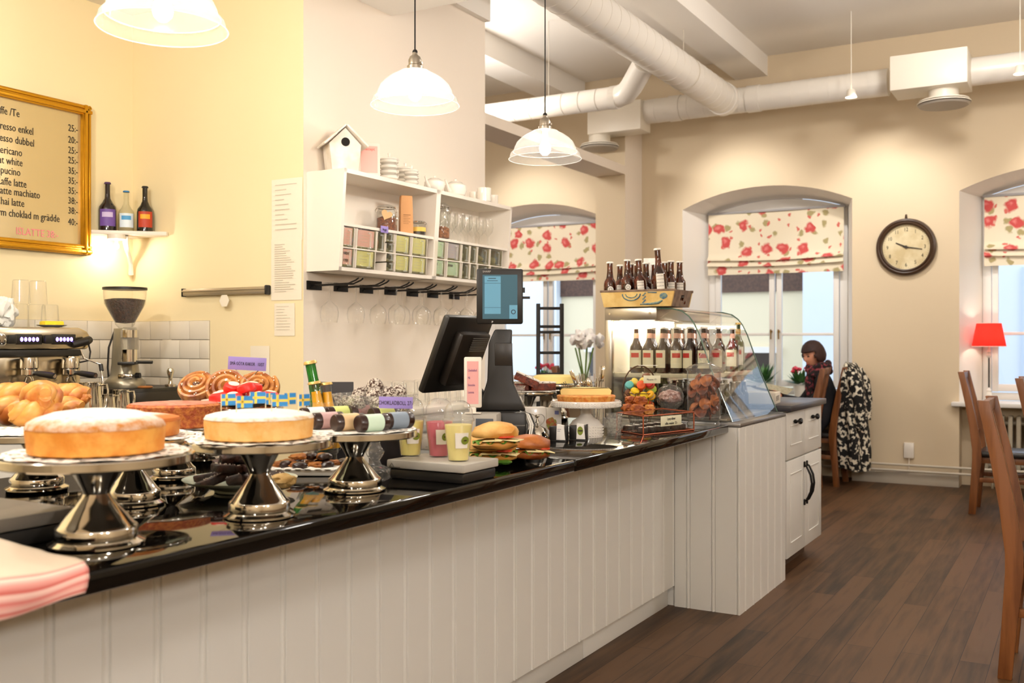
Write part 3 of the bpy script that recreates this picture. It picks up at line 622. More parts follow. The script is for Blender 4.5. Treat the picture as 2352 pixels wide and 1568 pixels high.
t = thing('ticket_rail', 'silver ticket rail on the yellow wall with a small tag', 'rail', (a.x, YBW, a.z-.005))
L = c.x-a.x; MB().box(0, L, -.028, -.001, -.014, .022, .006).box(0, L, -.034, -.026, .006, .014, .002).build('rail_body', mat('satin_aluminium', '#A79C88', .35, .7), t)
MB().box(-.006, 0, -.03, 0, -.018, .026, .002).box(L, L+.014, -.036, 0, -.02, .028, .006).build('end_cap', mat('black_plastic', '#1C1916', .45), t)
t2 = MB().lathe([(0, 0), (.034, 0), (.034, .003), (0, .003)], seg=6, M=Matrix.Translation((L*.54, -.036, -.045))@Matrix.Rotation(PI/2, 4, 'X')).build('round_tag', paper, t)
# ---------------------------------------------------------------- the leaning white shelf unit
shelf_w = mat('shelf_white', '#EFE6DA', .4); XC = -3.30; XT, XBm = -3.063, -3.098; ZTp, ZBt, ZM = 2.164, 1.677, 1.90
def Xf(z): return XBm+(XT-XBm)*(z-ZBt)/(ZTp-ZBt)
t = thing('wall_shelf_unit', 'white wall shelf unit with open bays above small glass drawers', 'shelf', (0, 0, 0))
def side(y0, y1, name='side_panel'):
    MB().prism([(XC+.002, ZBt), (Xf(ZBt), ZBt), (Xf(ZTp), ZTp), (XC+.002, ZTp)], y0, y1, 'y', M=None).build(name, shelf_w, t, smooth=False)
YS0, YS1 = 3.712, 5.315
side(YS0, YS0+.02); side(YS1-.02, YS1); side(4.495, 4.535, 'divider')
for nm, z, th in (('top_board', ZTp-.02, .02), ('bottom_board', ZBt, .018), ('middle_board', ZM-.007, .014)):
    MB().prism([(XC+.002, z), (Xf(z)-(.004 if nm == 'middle_board' else 0), z), (Xf(z+th)-(.004 if nm == 'middle_board' else 0), z+th), (XC+.002, z+th)], YS0+.001, YS1-.001, 'y').build(nm, shelf_w, t, smooth=False)
MB().box(XC+.001, XC+.008, YS0, YS1, ZBt, ZTp).build('back_board', shelf_w, t)
UNIT = t
# glass drawers; bays measured along the wall
dgl = glass('smoked_drawer_glass', (.97, .97, .93), .9, .03, milk=.03, milkcol=(.7, .7, .55)); dk = mat('olive_drawer_glass', '#6E6848', .2, coat=.4)
papers = {'pink': mat('pink_paper', '#F2B9B4', .6), 'yellow': mat('yellow_paper', '#E8E29A', .6), 'mint': mat('mint_paper', '#C4DFC2', .6), 'lilac': mat('lilac_paper', '#BDB3C6', .6)}
rowz = {0: (ZM-.012, ZM-.108), 1: (ZM-.114, ZBt+.020)}
EDGES = []
def drawer(px0, px1, row, kind, label, sub=None, lines=('',), half=None):
    z1, z0 = rowz[row]
    if half is not None: h = (z1-z0-.006)/2; z1, z0 = (z1, z1-h) if half == 0 else (z0+h, z0)
    y0, y1 = max(at_x(px0, 560, Xf(z0)).y+.002, YS0+.023), at_x(px1, 560, Xf(z0)).y-.002; w_ = y1-y0; h = z1-z0
    EDGES.append((y0-.0026, z0, z1)); EDGES.append((y1+.0026, z0, z1)); unit = UNIT; t = thing('drawer', label, 'drawer', (Xf(z0)-.002, y0, z0), PI/2); del t['category']; t.parent = unit
    tl = math.atan2(XT-XBm, ZTp-ZBt); M = Matrix.Rotation(tl, 4, 'X')
    MB().box(0, w_, 0, .15, 0, .012, .003, M=M).box(0, .006, 0, .15, 0, h, .002, M=M).box(w_-.006, w_, 0, .15, 0, h, .002, M=M).box(0, w_, .145, .15, 0, h, .002, M=M).build('drawer_body', dk, t)
    MB().box(0, w_, -.004, .001, 0, h, .003, M=M).build('drawer_front', dgl, t)
    if kind in papers:
        MB().box(.008, w_-.006, .004, .006, .012, h-.003, M=M).build('paper_label', papers[kind], t)
        for k, ln in enumerate(lines):
            if ln: text(ln, .020, ink, t, (.010, .0032-.078*(h*.66-k*.034+.01), h*.66-k*.034), sx=.60, rx=PI/2+tl)
            elif kind: 
                b = MB()
                for q in range(3): b.box(w_*.2, w_*.62, .0025, .003, h*(.35+q*.16), h*(.35+q*.16)+.0015, M=M)
                b.build('printed_text', pin_ink, t)
    elif kind == 'amber': MB().blob((w_/2, .05, h*.45), w_*.4, .04, h*.45, .25, 4, sub=2, seed=3).build('contents', mat('amber_tea', '#A8601E', .6, col2='#6A3510', cscale=60), t)
    elif kind == 'olive': MB().blob((w_/2, .06, h*.35), w_*.42, .05, h*.3, .25, 4, sub=2, seed=px0).build('contents', mat('dried_tea', '#6E6A45', .7, col2='#8B8458', cscale=80), t)
    b = MB(); hz = w_*.62 if w_ > .09 else w_*.5
    b.box(hz-.012, hz+.012, -.016, -.004, .004, .012, .003, M=M); b.box(hz+.004, hz+.012, -.010, -.004, .010, h*.8, .002, M=M); b.box(hz-.012, hz+.012, -.010, -.004, h*.8, h*.8+.008, .002, M=M)
    b.build('pull_handle', glass('clear_pull', (.96, .97, .9), 1, .03, milk=.25), t)
NM = [(0, 'upper'), (1, 'lower')]
drawer(779, 812, 0, 'pink', 'glass drawer with lined pink label in the upper row at the unit end'); drawer(778, 811, 1, 'pink', 'glass drawer with pink label reading Vardat Kyrin', lines=('VARDAT', ' KYRIN'))
drawer(819, 862, 0, 'pink', 'wide glass drawer with a pink label in the upper row'); drawer(817, 860, 1, 'yellow', 'wide glass drawer with a yellow label below the wide pink one')
drawer(865, 882, 0, 'amber', 'narrow glass drawer holding amber tea above the empty slot')
for k, (r_, hf) in enumerate(((0, 0), (0, 1), (1, 0), (1, 1))): drawer(886, 904, r_, 'olive', '%s of the four tiny stacked glass drawers, counted downwards' % ['first', 'second', 'third', 'fourth'][k], half=hf)
drawer(908, 941, 0, 'yellow', 'upper glass drawer with yellow label next to the tiny stack'); drawer(907, 940, 1, 'yellow', 'lower glass drawer with yellow label next to the tiny stack')
drawer(946, 979, 0, 'yellow', 'upper glass drawer with yellow label against the middle divider'); drawer(945, 978, 1, 'yellow', 'lower glass drawer with yellow label against the middle divider')
drawer(997, 1021, 0, 'mint', 'upper mint-labelled glass drawer just past the divider', lines=('', )); drawer(996, 1020, 1, 'mint', 'lower mint-labelled glass drawer just past the divider', lines=('ANIS', ''))
drawer(1027, 1056, 0, 'lilac', 'glass drawer with a lilac label'); drawer(1026, 1055, 1, 'mint', 'glass drawer with mint label below the lilac one', lines=('PEPPARM',))
for r_, nm in NM:
    for a, e, pl in ((1060, 1076, 'first'), (1079, 1093, 'second'), (1096, 1122, 'third'), (1125, 1152, 'last')):
        drawer(a, e, r_, 'olive', '%s unlabelled smoky glass drawer of the %s row after the labelled ones' % (pl, nm))
b = MB()                                                         # white grid of little partitions between the drawers
for y, z0, z1 in EDGES: b.prism([(XC+.02, z0), (Xf(z0)+.001, z0), (Xf(z1)+.001, z1), (XC+.02, z1)], y-.0016, y+.0016, 'y')
zh = ZM-.111
for ya, yb2 in ((YS0+.02, 4.495), (4.535, YS1-.02)): b.box(XC+.02, Xf(zh)+.001, ya, yb2, zh-.0028, zh+.0028)
b.build('drawer_partitions', shelf_w, UNIT, smooth=False)
# things in the open bays
def jar(loc, r, h, label, fill, fm, lidm=None, tagm=None):
    t = thing('glass_jar', label, 'jar', loc, YAW)
    MB().lathe([(0, .002), (r*.95, 0), (r, .01), (r, h*.72), (r*.8, h*.82), (r*.78, h*.86)], seg=28, caps=False).build('jar_glass', glass('jar_glass', (.95, .96, .94), .95, .02, milk=.04), t)
    MB().lathe([(r*.80, h*.86), (r*.92, h*.88), (r*.92, h*.93), (r*.6, h*.97), (r*.3, h), (0, h)], seg=28, caps=False).build('lid', lidm or glass('lid_glass', (.93, .94, .92), .95, .02, milk=.08), t)
    MB().tube([(r*.93*cos(a), r*.93*sin(a), h*.87) for a in [k*PI/12 for k in range(25)]], .003, 6).tube([(r*.95, -.01, h*.87), (r*1.12, -.012, h*.78), (r*1.02, -.01, h*.70)], .002, 6).tube([(-r*.95, -.01, h*.87), (-r*1.12, -.012, h*.78), (-r*1.02, -.01, h*.70)], .002, 6).build('wire_clasp', chrome, t)
    b = MB(); b.lathe([(0, .006), (r*.93, .006), (r*.94, h*fill), (r*.5, h*fill+.01), (0, h*fill+.006)], seg=24, fn=lambda q, z, a: q*(1+.05*noise.noise(Vector((a*2, z*60, 1))))); b.build('contents', fm, t)
    return t
p = at_x(891, 525, -3.17); jt = jar((-3.18, p.y, ZM+.008), .052, .145, 'clip-top glass jar of brown nibs with a heart-shaped tag', .5, mat('brown_nibs', '#8A4A22', .7, col2='#5C2E14', cscale=90))
def heart(r): return [(r*1.05*(16*sin(a)**3)/16, r*(13*cos(a)-5*cos(2*a)-2*cos(3*a)-cos(4*a))/15) for a in [2*PI*k/36 for k in range(36)]]
MB().prism(heart(.028), -.003, 0, 'y', M=Matrix.Translation((.008, -.056, .085))@Matrix.Rotation(.4, 4, 'Y')).build('heart_tag', mat('kraft_tag', '#E2BE8C', .7), jt)
p = at_x(936, 530, -3.14)
t = thing('paper_bag', 'folded brown paper coffee bag beside the clip-top jar', 'bag', (-3.15, p.y, ZM+.008), YAW+.35)
kraft = mat('kraft_paper', '#D9A06A', .7, bump=.1, bscale=20)
MB().prism([(-.036, 0), (.036, 0), (.032, .15), (.03, .205), (-.03, .205), (-.034, .15)], -.022, .022, 'y', bev=.003).build('bag_body', kraft, t)
b = MB(); b.box(-.02, .02, -.0228, -.0222, .10, .103)
for k in range(6): b.box(-.02, .008+.01*(k % 2), -.0228, -.0222, .055+k*.009, .0565+k*.009)
b.build('printed_text', mat('brown_ink', '#8A5A34', .7), t)
for k in range(1): jar((-3.20, p.y-.075+.012, ZM+.008), .03, .10, 'small clip-top jar hidden behind the paper bag', .45, mat('brown_nibs', '#8A4A22'))
p = at_x(964, 528, -3.13); t = jar((-3.14, p.y, ZM+.008), .040, .085, 'short dark jar with a yellow band next to the divider', .45, mat('dark_jam', '#2A1D1A', .3))
MB().lathe([(.0415, .022), (.0415, .045)], seg=28, caps=False).build('yellow_band', mat('yellow_band', '#E3C05A', .5), t)
p = at_x(1019, 545, -3.12); jar((-3.13, p.y, ZM+.008), .043, .205, 'tall clip-top jar of nuts behind the divider', .30, mat('nuts', '#A8683A', .6, col2='#6E3D1C', cscale=70))
p = at_x(882, 521, Xf(ZM)); card('price_tag', 'small purple tag hanging on the shelf edge below the jar', 'tag', (Xf(ZM)+.0035, p.y, ZM-.014), .062, .034, mat('purple_card', '#9583C8', .6), rz=PI/2, lines=('Bryggt',), tm=ink, size=.016)
drink_gl = glass('tumbler_glass', (.985, .985, .97), 1, .02, milk=.06, edge=.6)
def wineglass_up(loc, label, h=.17, first=[None]):
    if first[0]: return dup(first[0], loc, 0, label)
    t = thing('wine_glass', label, 'glass', loc, group='glasses in the right bay of the shelf unit'); first[0] = t
    MB().lathe([(.03, .001), (.028, .003), (.005, .008), (.004, .06), (.010, .07), (.028, .09), (.034, .12), (.030, h)], seg=20, caps=False).build('glass_body', drink_gl, t); return t
t['group'] = t.get('group', '') or 'jars in the shelf unit'
k = 0
for i in range(7):
    for j in range(2):
        y = 4.70+i*.078+(.03 if j else 0); wineglass_up((-3.15-j*.085, y, ZM+.008), '%s stemmed glass of the %s row in the far shelf bay' % (ORD[i].capitalize(), ['front', 'rear'][j])); k += 1
# on top of the unit
bh = mat('white_painted_wood', '#F0E9DE', .55, col2='#E2D6C4', cscale=12); p = at_x(790, 385, -3.16)
yb = at_x(793, 380, -3.15).y
t = thing('bird_house', 'white wooden bird house with a round black hole on the shelf unit', 'bird house', (-3.185, 3.80+.04, ZTp), PI/2-.62)
MB().prism([(-.065, 0), (.065, 0), (.080, .135), (0, .215), (-.080, .135)], -.068, .068, 'y', bev=.002).build('body', bh, t)
def roof(s): 
    M = Matrix.Translation((0, 0, .222))@Matrix.Rotation(s*R(43), 4, 'Y'); return MB().box(0 if s > 0 else -.145, .145 if s > 0 else 0, -.095, .095, 0, .009, .002, M=M).build('roof_board', bh, t)
roof(1); roof(-1)
MB().lathe([(0, 0), (.021, 0), (.021, .004), (0, .004)], seg=24, M=Matrix.Translation((0, -.0690, .145))@Matrix.Rotation(PI/2, 4, 'X')).build('entrance_hole', mat('hole_black', '#18130F', .9), t)
pk = mat('pink_sheet', '#F6B9AE', .6); y = at_x(848, 380, -3.12).y
t = thing('framed_sign', 'small white frame with pink sheet beside the bird house', 'sign', (-3.12, y, ZTp+.004), YAW+.25); t.rotation_euler = (-.06, 0, YAW+.25)
MB().box(-.055, .055, -.004, .012, 0, .165, .003).build('frame', gloss_white, t); MB().box(-.042, .042, -.0055, -.003, .014, .150).build('sheet', pk, t)
text('Recept', .02, mat('red_ink', '#D85A4E', .6), t, (0, -.006, .128), align='CENTER')
cer = mat('white_porcelain', '#F1EBE0', .22, coat=.3); gre = mat('grey_band', '#B7B0A6', .4)
def cup_stack(px, x, n, r, dz, lab):
    y = at_x(px, 400, x).y; t = thing('cup_stack', lab, 'cups', (x, y, ZTp)); z = 0
    for i in range(n):
        MB().lathe([(r*.55, z+.001), (r*.9, z+.012), (r, z+.035), (r*.96, z+.035), (r*.85, z+.014)], seg=24, caps=False).tube([(r*.9*cos(a)*.0+0, 0, 0) for a in (0,)]*2, .0001, 3).build('cup', cer, t); z += dz
    MB().lathe([(r, z+.012), (r*.7, z+.022), (r*.1, z+.028), (r*.12, z+.034), (r*.2, z+.045), (r*.12, z+.054), (0, z+.056)], seg=24, caps=False).build('lid', cer, t)
    return t
def stackpots(px, x, n, r, dz, lab):
    """stack of lidded porcelain pots: each pot is its own thing"""
    y = at_x(px, 400, x).y
    for i in range(n):
        z = ZTp+i*dz; last = i == n-1
        t = thing('porcelain_bowl', '%s %s' % (['Lowest', 'Second', 'Third', 'Fourth', 'Fifth'][i] if not last else 'Topmost, lidded', lab), 'bowl', (x, y, z), group='stacked porcelain bowls on the shelf unit')
        MB().lathe([(r*.6, .0005), (r*.65, .003), (r*.95, dz*.45), (r, dz*.98), (r*.96, dz*.98), (r*.86, dz*.4)], seg=24, caps=False).tube([(r*.95, 0, dz*.85), (r*1.2, 0, dz*.8), (r*1.2, 0, dz*.5), (r*.9, 0, dz*.35)], .003, 6).build('bowl_body', cer, t)
        MB().lathe([(r*1.002, dz*.90), (r*1.006, dz*1.0)], seg=24, caps=False).build('grey_rim', gre, t)
        if last:
            MB().lathe([(r*1.03, dz), (r*.9, dz+.008), (r*.15, dz+.016), (r*.13, dz+.024), (r*.2, dz+.034), (0, dz+.042)], seg=24, caps=False).build('lid', cer, t)
stackpots(894, -3.12, 4, .050, .027, 'bowl of the big porcelain stack beside the framed sign')
stackpots(931, -3.20, 4, .046, .026, 'bowl of the rear porcelain stack')
stackpots(945, -3.105, 3, .040, .024, 'bowl of the small porcelain stack')
def teapot(px, x, r, lab, flip=1):
    y = at_x(px, 430, x).y; t = thing('teapot', lab, 'teapot', (x, y, ZTp), PI/2)
    MB().lathe([(r*.6, 0), (r*.85, .01), (r, r*.55), (r*.95, r*.95), (r*.6, r*1.2), (0, r*1.22)], seg=28, caps=False).build('pot_body', cer, t)
    MB().lathe([(r*.62, r*1.2), (r*.4, r*1.32), (r*.1, r*1.38), (r*.17, r*1.5), (0, r*1.6)], seg=20, caps=False).build('lid', cer, t)
    MB().tube([(-r*.8*flip, 0, r*.35), (-r*1.2*flip, 0, r*.6), (-r*1.4*flip, 0, r*1.05), (-r*1.6*flip, 0, r*1.3)], [r*.2, r*.15, r*.1, r*.08], 10).build('spout', cer, t)
    MB().tube([(r*.85*flip, 0, r*.95), (r*1.3*flip, 0, r*.95), (r*1.45*flip, 0, r*.6), (r*1.2*flip, 0, r*.3), (r*.9*flip, 0, r*.25)], r*.08, 8).build('handle', cer, t)
teapot(998, -3.13, .058, 'white teapot with its spout towards the bowl stacks'); teapot(1046, -3.13, .066, 'creamy teapot with a big round handle on the shelf unit')
def mug(px, x, r, h, lab):
    y = at_x(px, 440, x).y; t = thing('mug', lab, 'mug', (x, y, ZTp), PI/2)
    MB().lathe([(0, .001), (r*.9, 0), (r, .005), (r, h), (r*.93, h), (r*.93, .01), (0, .008)], seg=24, caps=False).build('mug_body', cer, t)
    MB().tube([(r*.95, 0, h*.8), (r*1.5, 0, h*.8), (r*1.6, 0, h*.5), (r*1.3, 0, h*.25), (r*.95, 0, h*.2)], .005, 8).build('handle', cer, t)
mug(1092, -3.17, .036, .065, 'small white mug behind the last jug on the shelf unit'); mug(1112, -3.10, .042, .082, 'white mug near the far end of the shelf unit top')
mug(1133, -3.16, .030, .07, 'white mug at the very end of the shelf unit top')
# ---------------------------------------------------------------- glass rack under the unit with hanging wine glasses
blackm = mat('black_metal', '#14110E', .45, .4); r0 = None
brk = [716, 778, 837, 893, 943, 990, 1040]; bys = [at_x(px, 655, -3.295).y+.02 for px in brk]
for i, y in enumerate(bys):
    lab = '%s black metal glass hanger under the shelf unit, counted from the yellow wall' % ORD[i].capitalize()
    if r0 is None:
        t = thing('glass_hanger', lab, 'rack', (-3.30, y, 1.612), group='black glass hangers on the white wall'); r0 = t
        MB().box(.001, .006, -.055, .055, -.022, .022, .002).tube([(.006, -.03, .01), (.009, -.03, .01)], .005, 8).tube([(.006, -.03, -.01), (.009, -.03, -.01)], .005, 8).build('mounting_plate', blackm, t)
        for s in (-1, 1): MB().tube([(.004, s*.018, 0), (.12, s*.018, .001), (.235, s*.018, .003), (.28, s*.018, .018), (.295, s*.018, .028)], .0042, 8).build('prong', blackm, t)
    else: dup(r0, (-3.30, y, 1.612), 0, lab)
wgl = glass('wine_glass', (.965, .955, .93), 1, .015, milk=.08, edge=.55); g0 = None; cnt = 0
for i, y in enumerate(bys):
    for x in ((-3.20,), (-3.20,), (-3.22, -3.10), (-3.22, -3.10), (-3.22, -3.10), (-3.24, -3.15, -3.06), (-3.22, -3.10))[i]:
        lab = 'upside-down wine glass on the %s hanger, %s' % (ORD[i], 'closest to the wall' if x < -3.17 else 'at the prong tips' if x > -3.12 else 'at mid prong')
        loc = (x, y, 1.619)
        if g0 is None:
            g0 = t = thing('hanging_wine_glass', lab, 'glass', loc, group='wine glasses hanging under the shelf unit')
            MB().lathe([(.034, .0), (.030, .003), (.006, .001), (.004, -.012), (.0035, -.075), (.006, -.085), (.020, -.095), (.040, -.114), (.0455, -.140), (.044, -.165), (.038, -.190)], seg=24, caps=False).build('glass_body', wgl, t)
        else: dup(g0, loc, 0, lab)
# ================================================================ GOODS ON THE COUNTER
silver = mat('polished_silver', '#D6D0C4', .09, 1, bump=.015, bscale=8)
lace = mat('white_doily', '#F4EFE6', .8)
def on(px, py, z=ZT): p = at_z(px, py, z); return (p.x, p.y, z)
def cake_stand(loc, h, Rp, Rb, label, m=silver):
    t = thing('cake_stand', label, 'cake stand', loc, group='silver cake stands')
    k = Rb/.087
    prof = [(.087, 0), (.092, .003), (.092, .007), (.083, .011), (.078, .014), (.079, .018), (.079, .034), (.077, .038), (.070, .043), (.058, .058), (.040, .078), (.029, .093), (.0255, .101), (.028, .108), (.036, .122), (.047, .140), (.057, .155), (.060, .162)]
    s = h/.18
    MB().lathe([(r*k, z*s) for r, z in prof], seg=40).build('foot', m, t)
    MB().lathe([(0, h-.020), (Rp*.93, h-.020), (Rp*.985, h-.019), (Rp, h-.016), (Rp, h-.002), (Rp*.99, h), (Rp*.96, h), (Rp*.95, h-.003), (0, h-.003)], seg=56, caps=False).build('plate', m, t)
    return t
def doily(loc, R_, label, seed=1, rip=.004):
    n = 96; m = 12
    def fn(u, v):
        a = 2*PI*u; r = R_*(.62+.38*v); 
        if v > .99: r += R_*.03*abs(sin(a*12))-R_*.02
        zz = .0012+rip*max(0, v-.2)*(.5+.5*sin(a*9+seed))*.9
        return Vector((r*cos(a), r*sin(a), zz))
    def skip(i, j): 
        if j in (2, 3): return i % 4 in (1, 2)
        if j in (6, 7): return (i+2) % 4 in (1,)
        if j in (5, 8): return i % 8 in (3, 4)
        if j in (10,): return i % 4 == 2
        return False
    b = MB(); b.grid(fn, n, m, skip); b.lathe([(0, .0010), (R_*.62, .0012)], seg=96, caps=False)
    bmesh.ops.remove_doubles(b.bm, verts=b.bm.verts, dist=.0003)
    o = b.build('paper_doily', lace, ang=60); tag(o, label, 'doily', 'paper doilies', loc); return o
def cakemat(name, side, dark, top=None):
    return mat(name, side, .65, col2=dark, cscale=22, bump=.25, bscale=90, sss=.1)
def dusting(R_, kind):
    """sugar sifted over the cake: thick in the middle, worn through to the brown crust near the shoulder"""
    if not isinstance(kind, tuple): return kind
    nm, a0, a1, crust = kind; m = bpy.data.materials.new(nm); m.use_nodes = True; nt = m.node_tree; b = nt.nodes['Principled BSDF']; b.inputs['Roughness'].default_value = .85
    tc = nt.nodes.new('ShaderNodeTexCoord'); mu = nt.nodes.new('ShaderNodeVectorMath'); mu.operation = 'MULTIPLY'; mu.inputs[1].default_value = (1, 1, 0); nt.links.new(tc.outputs['Object'], mu.inputs[0])
    ln = nt.nodes.new('ShaderNodeVectorMath'); ln.operation = 'LENGTH'; nt.links.new(mu.outputs[0], ln.inputs[0])
    n = nt.nodes.new('ShaderNodeTexNoise'); n.inputs['Scale'].default_value = 28; n.inputs['Detail'].default_value = 8; n.inputs['Roughness'].default_value = .7; nt.links.new(tc.outputs['Object'], n.inputs['Vector'])
    ad = nt.nodes.new('ShaderNodeMath'); ad.operation = 'MULTIPLY_ADD'; ad.inputs[1].default_value = R_*.9; nt.links.new(n.outputs['Fac'], ad.inputs[0]); nt.links.new(ln.outputs['Value'], ad.inputs[2])
    mr = nt.nodes.new('ShaderNodeMapRange'); mr.inputs[1].default_value = R_*(a0+.45); mr.inputs[2].default_value = R_*(a1+.45); nt.links.new(ad.outputs[0], mr.inputs[0])
    mx = nt.nodes.new('ShaderNodeMix'); mx.data_type = 'RGBA'; mx.inputs['A'].default_value = lin('#F4EEE4'); mx.inputs['B'].default_value = lin(crust); nt.links.new(mr.outputs[0], mx.inputs['Factor']); nt.links.new(mx.outputs['Result'], b.inputs['Base Color'])
    bp = nt.nodes.new('ShaderNodeBump'); bp.inputs['Strength'].default_value = .5; bp.inputs['Distance'].default_value = .004; nt.links.new(n.outputs['Fac'], bp.inputs['Height']); nt.links.new(bp.outputs[0], b.inputs['Normal']); return m
def cake(loc, R_, h, dome, label, side, sugar, name='sponge_cake', cover=1.0, seed=0, wob=.004, sug_drop=.001):
    t = thing(name, label, 'cake', loc)
    f = lambda r, z, a: r*(1+.012*noise.noise(Vector((cos(a)*2, sin(a)*2, z*20+seed)))+.006*noise.noise(Vector((cos(a)*9, sin(a)*9, z*60+seed))))
    prof = [(R_*.93, 0), (R_*.97, .003), (R_*.985, h*.4), (R_, h*.8), (R_*.99, h*.93), (R_*.955, h+dome*.15), (R_*.85, h+dome*.45), (R_*.6, h+dome*.8), (R_*.3, h+dome*.97), (0, h+dome)]
    MB().lathe(prof, seg=72, fn=f).build('sponge', side, t)
    b = MB(); e = .0018
    b.lathe([(R_*.99+e, h*.93-sug_drop), (R_*.99+e, h*.93), (R_*.955+e, h+dome*.15+e), (R_*.85, h+dome*.45+e), (R_*.6, h+dome*.8+e), (R_*.3, h+dome*.97+e), (0, h+dome+e)], seg=96, caps=False, fn=lambda r, z, a: f(r, z, a) if z > h*.92 else f(r, z, a))
    for v in b.bm.verts:
        if abs(v.co.z-(h*.93-sug_drop)) < 1e-5: v.co.z += sug_drop*(.6+1.1*noise.noise(Vector((v.co.x*40, v.co.y*40, seed))))
    b.build('icing_sugar', dusting(R_, sugar), t); return t
sugar = mat('icing_sugar', '#F8F3EA', .9, bump=.3, bscale=120, col2='#F3E2C4', cscale=20, cpos=(.62, .85))
sponge = mat('orange_sponge', '#DC8A2A', .6, col2='#EAA648', cscale=26, bump=.2, bscale=120, cpos=(.4, .65))
sponge2 = mat('golden_sponge', '#E3A24A', .6, col2='#EDBE77', cscale=24, bump=.2, bscale=120)
choc = mat('dark_chocolate', '#2B130B', .3, coat=.2, bump=.1, bscale=50)
# the eight silver stands
A = on(222, 1250); cake_stand(A, .183, .188, .087, 'large silver cake stand next to the pink striped towel')
doily((A[0], A[1], ZT+.183), .178, 'round lace doily under the big sugar-dusted orange cake', 1)
cake((A[0], A[1]+.0, ZT+.186), .131, .054, .030, 'big round orange sponge cake dusted with icing sugar', sponge, ('dusting_big', .74, 1.05, '#C98238'), seed=1)
B = on(596, 1186); cake_stand(B, .180, .166, .077, 'silver cake stand holding the sugared cake with the flags')
doily((B[0], B[1], ZT+.180), .166, 'lace doily under the cake with small flags', 2)
cakeB = cake((B[0], B[1], ZT+.183), .124, .050, .014, 'pale round sponge cake topped with sugar and stuck with little flags', sponge2, ('dusting_flags', .95, 1.15, '#E0AC60'), seed=5)
Cc = on(815, 1126); cake_stand(Cc, .166, .170, .080, 'silver cake stand with chocolate-ended marzipan rolls')
doily((Cc[0], Cc[1], ZT+.166), .168, 'lace doily under the marzipan rolls', 3)
D = on(85, 1123); cake_stand(D, .160, .185, .077, 'silver cake stand carrying braided sweet buns')
doily((D[0], D[1], ZT+.160), .18, 'lace doily under the braided buns', 4)
E = on(306, 1158); cake_stand(E, .170, .155, .072, 'silver cake stand half hidden behind the big orange cake')
doily((E[0], E[1], ZT+.170), .165, 'lace doily under the small orange cake', 5)
cake((E[0]+.0, E[1], ZT+.172), .112, .042, .012, 'smaller orange cake with glazed top behind the big cake', mat('deep_orange_sponge', '#D27A2C', .55, col2='#DE9444', cscale=24, bump=.2, bscale=90), ('dusting_small', .35, .7, '#C9702C'), seed=9, sug_drop=.002)
Fs = on(400, 1098); cake_stand(Fs, .152, .145, .068, 'silver cake stand under the crumbly red-brown cake')
doily((Fs[0], Fs[1], ZT+.152), .150, 'lace doily draping below the crumbly red-brown cake', 6)
crumb = mat('almond_crumb', '#A6491C', .55, col2='#C8742E', cscale=70, bump=.6, bscale=140); glaze = mat('raspberry_glaze', '#B5544A', .3, col2='#D98C7A', cscale=60, bump=.5, bscale=110)
t = thing('almond_cake', 'crumbly red-brown almond cake with glossy glazed top', 'cake', (Fs[0], Fs[1], ZT+.155))
b = MB(); b.lathe([(.122, 0), (.126, .004), (.130, .045), (.132, .062), (.124, .068), (0, .066)], seg=90, fn=lambda r, z, a: r*(1+.02*noise.noise(Vector((cos(a)*9, sin(a)*9, z*80))))); b.build('sponge', crumb, t)
MB().lathe([(.122, .0685), (.08, .071), (0, .070)], seg=90, caps=False, fn=lambda r, z, a: r*(1+.03*noise.noise(Vector((cos(a)*6, sin(a)*6, 3))))).build('glazed_top', glaze, t)
G = (-2.30, 2.298, ZT); cake_stand(G, .200, .120, .062, 'silver cake stand lifting the white plate of red cakes')
Hh = (-2.63, 2.43, ZT); cake_stand(Hh, .200, .150, .070, 'silver cake stand with the cinnamon swirls, beyond the red cakes')
# braided buns
bun = mat('golden_bun', '#D79A4A', .42, col2='#B8652A', cscale=16, bump=.15, bscale=30, cpos=(.45, .62)); sweet = mat('pearl_sugar', '#F6EEDD', .6)
def braid(loc, s, rz, label, first=[None]):
    if first[0]: return dup(first[0], loc, rz, label, scale=s)
    t = thing('braided_bun', label, 'bun', loc, rz, 'braided buns on the silver stand'); first[0] = t; t.scale = (s, s, s)
    b = MB()
    for k in range(3):
        pts = []; rs = []
        for i in range(15):
            u = i/14; a = u*2.2*PI+k*2.1; x = -.062+.124*u; pts.append((x, .022*sin(a)*sin(PI*min(1, u*1.1+.08)), .03+.014*cos(a))); rs.append(.006+.0215*sin(PI*min(max(u, .04), .96))**.6)
        b.tube(pts, rs, 14)
    b.build('dough', bun, t); return t
for i, (px, py, s, rz, nm) in enumerate([(22, 968, 1.15, .3, 'braided bun at the outer edge of the stand, cut by the picture edge'), (85, 975, 1.1, 1.1, 'braided bun in front on the stand beside the espresso machine'), (150, 962, 1.05, .2, 'braided bun nearest the milk jugs')]):
    p = at_z(px, py, ZT+.163); braid((p.x, p.y, ZT+.163), s, rz, nm)
for i, (px, py, s, rz, nm) in enumerate([(40, 930, 1.1, .9, 'upper pale braided bun of the pile'), (112, 932, 1.25, -.5, 'large browned braided bun on top of the pile'), (165, 938, 1.0, .5, 'upper braided bun towards the jugs')]):
    q = at_z([22, 85, 150][i], [968, 975, 962][i], ZT+.163); p = Vector((q.x-.02, q.y+.03, 0)); braid((p.x, p.y, ZT+.205), s, rz, nm)
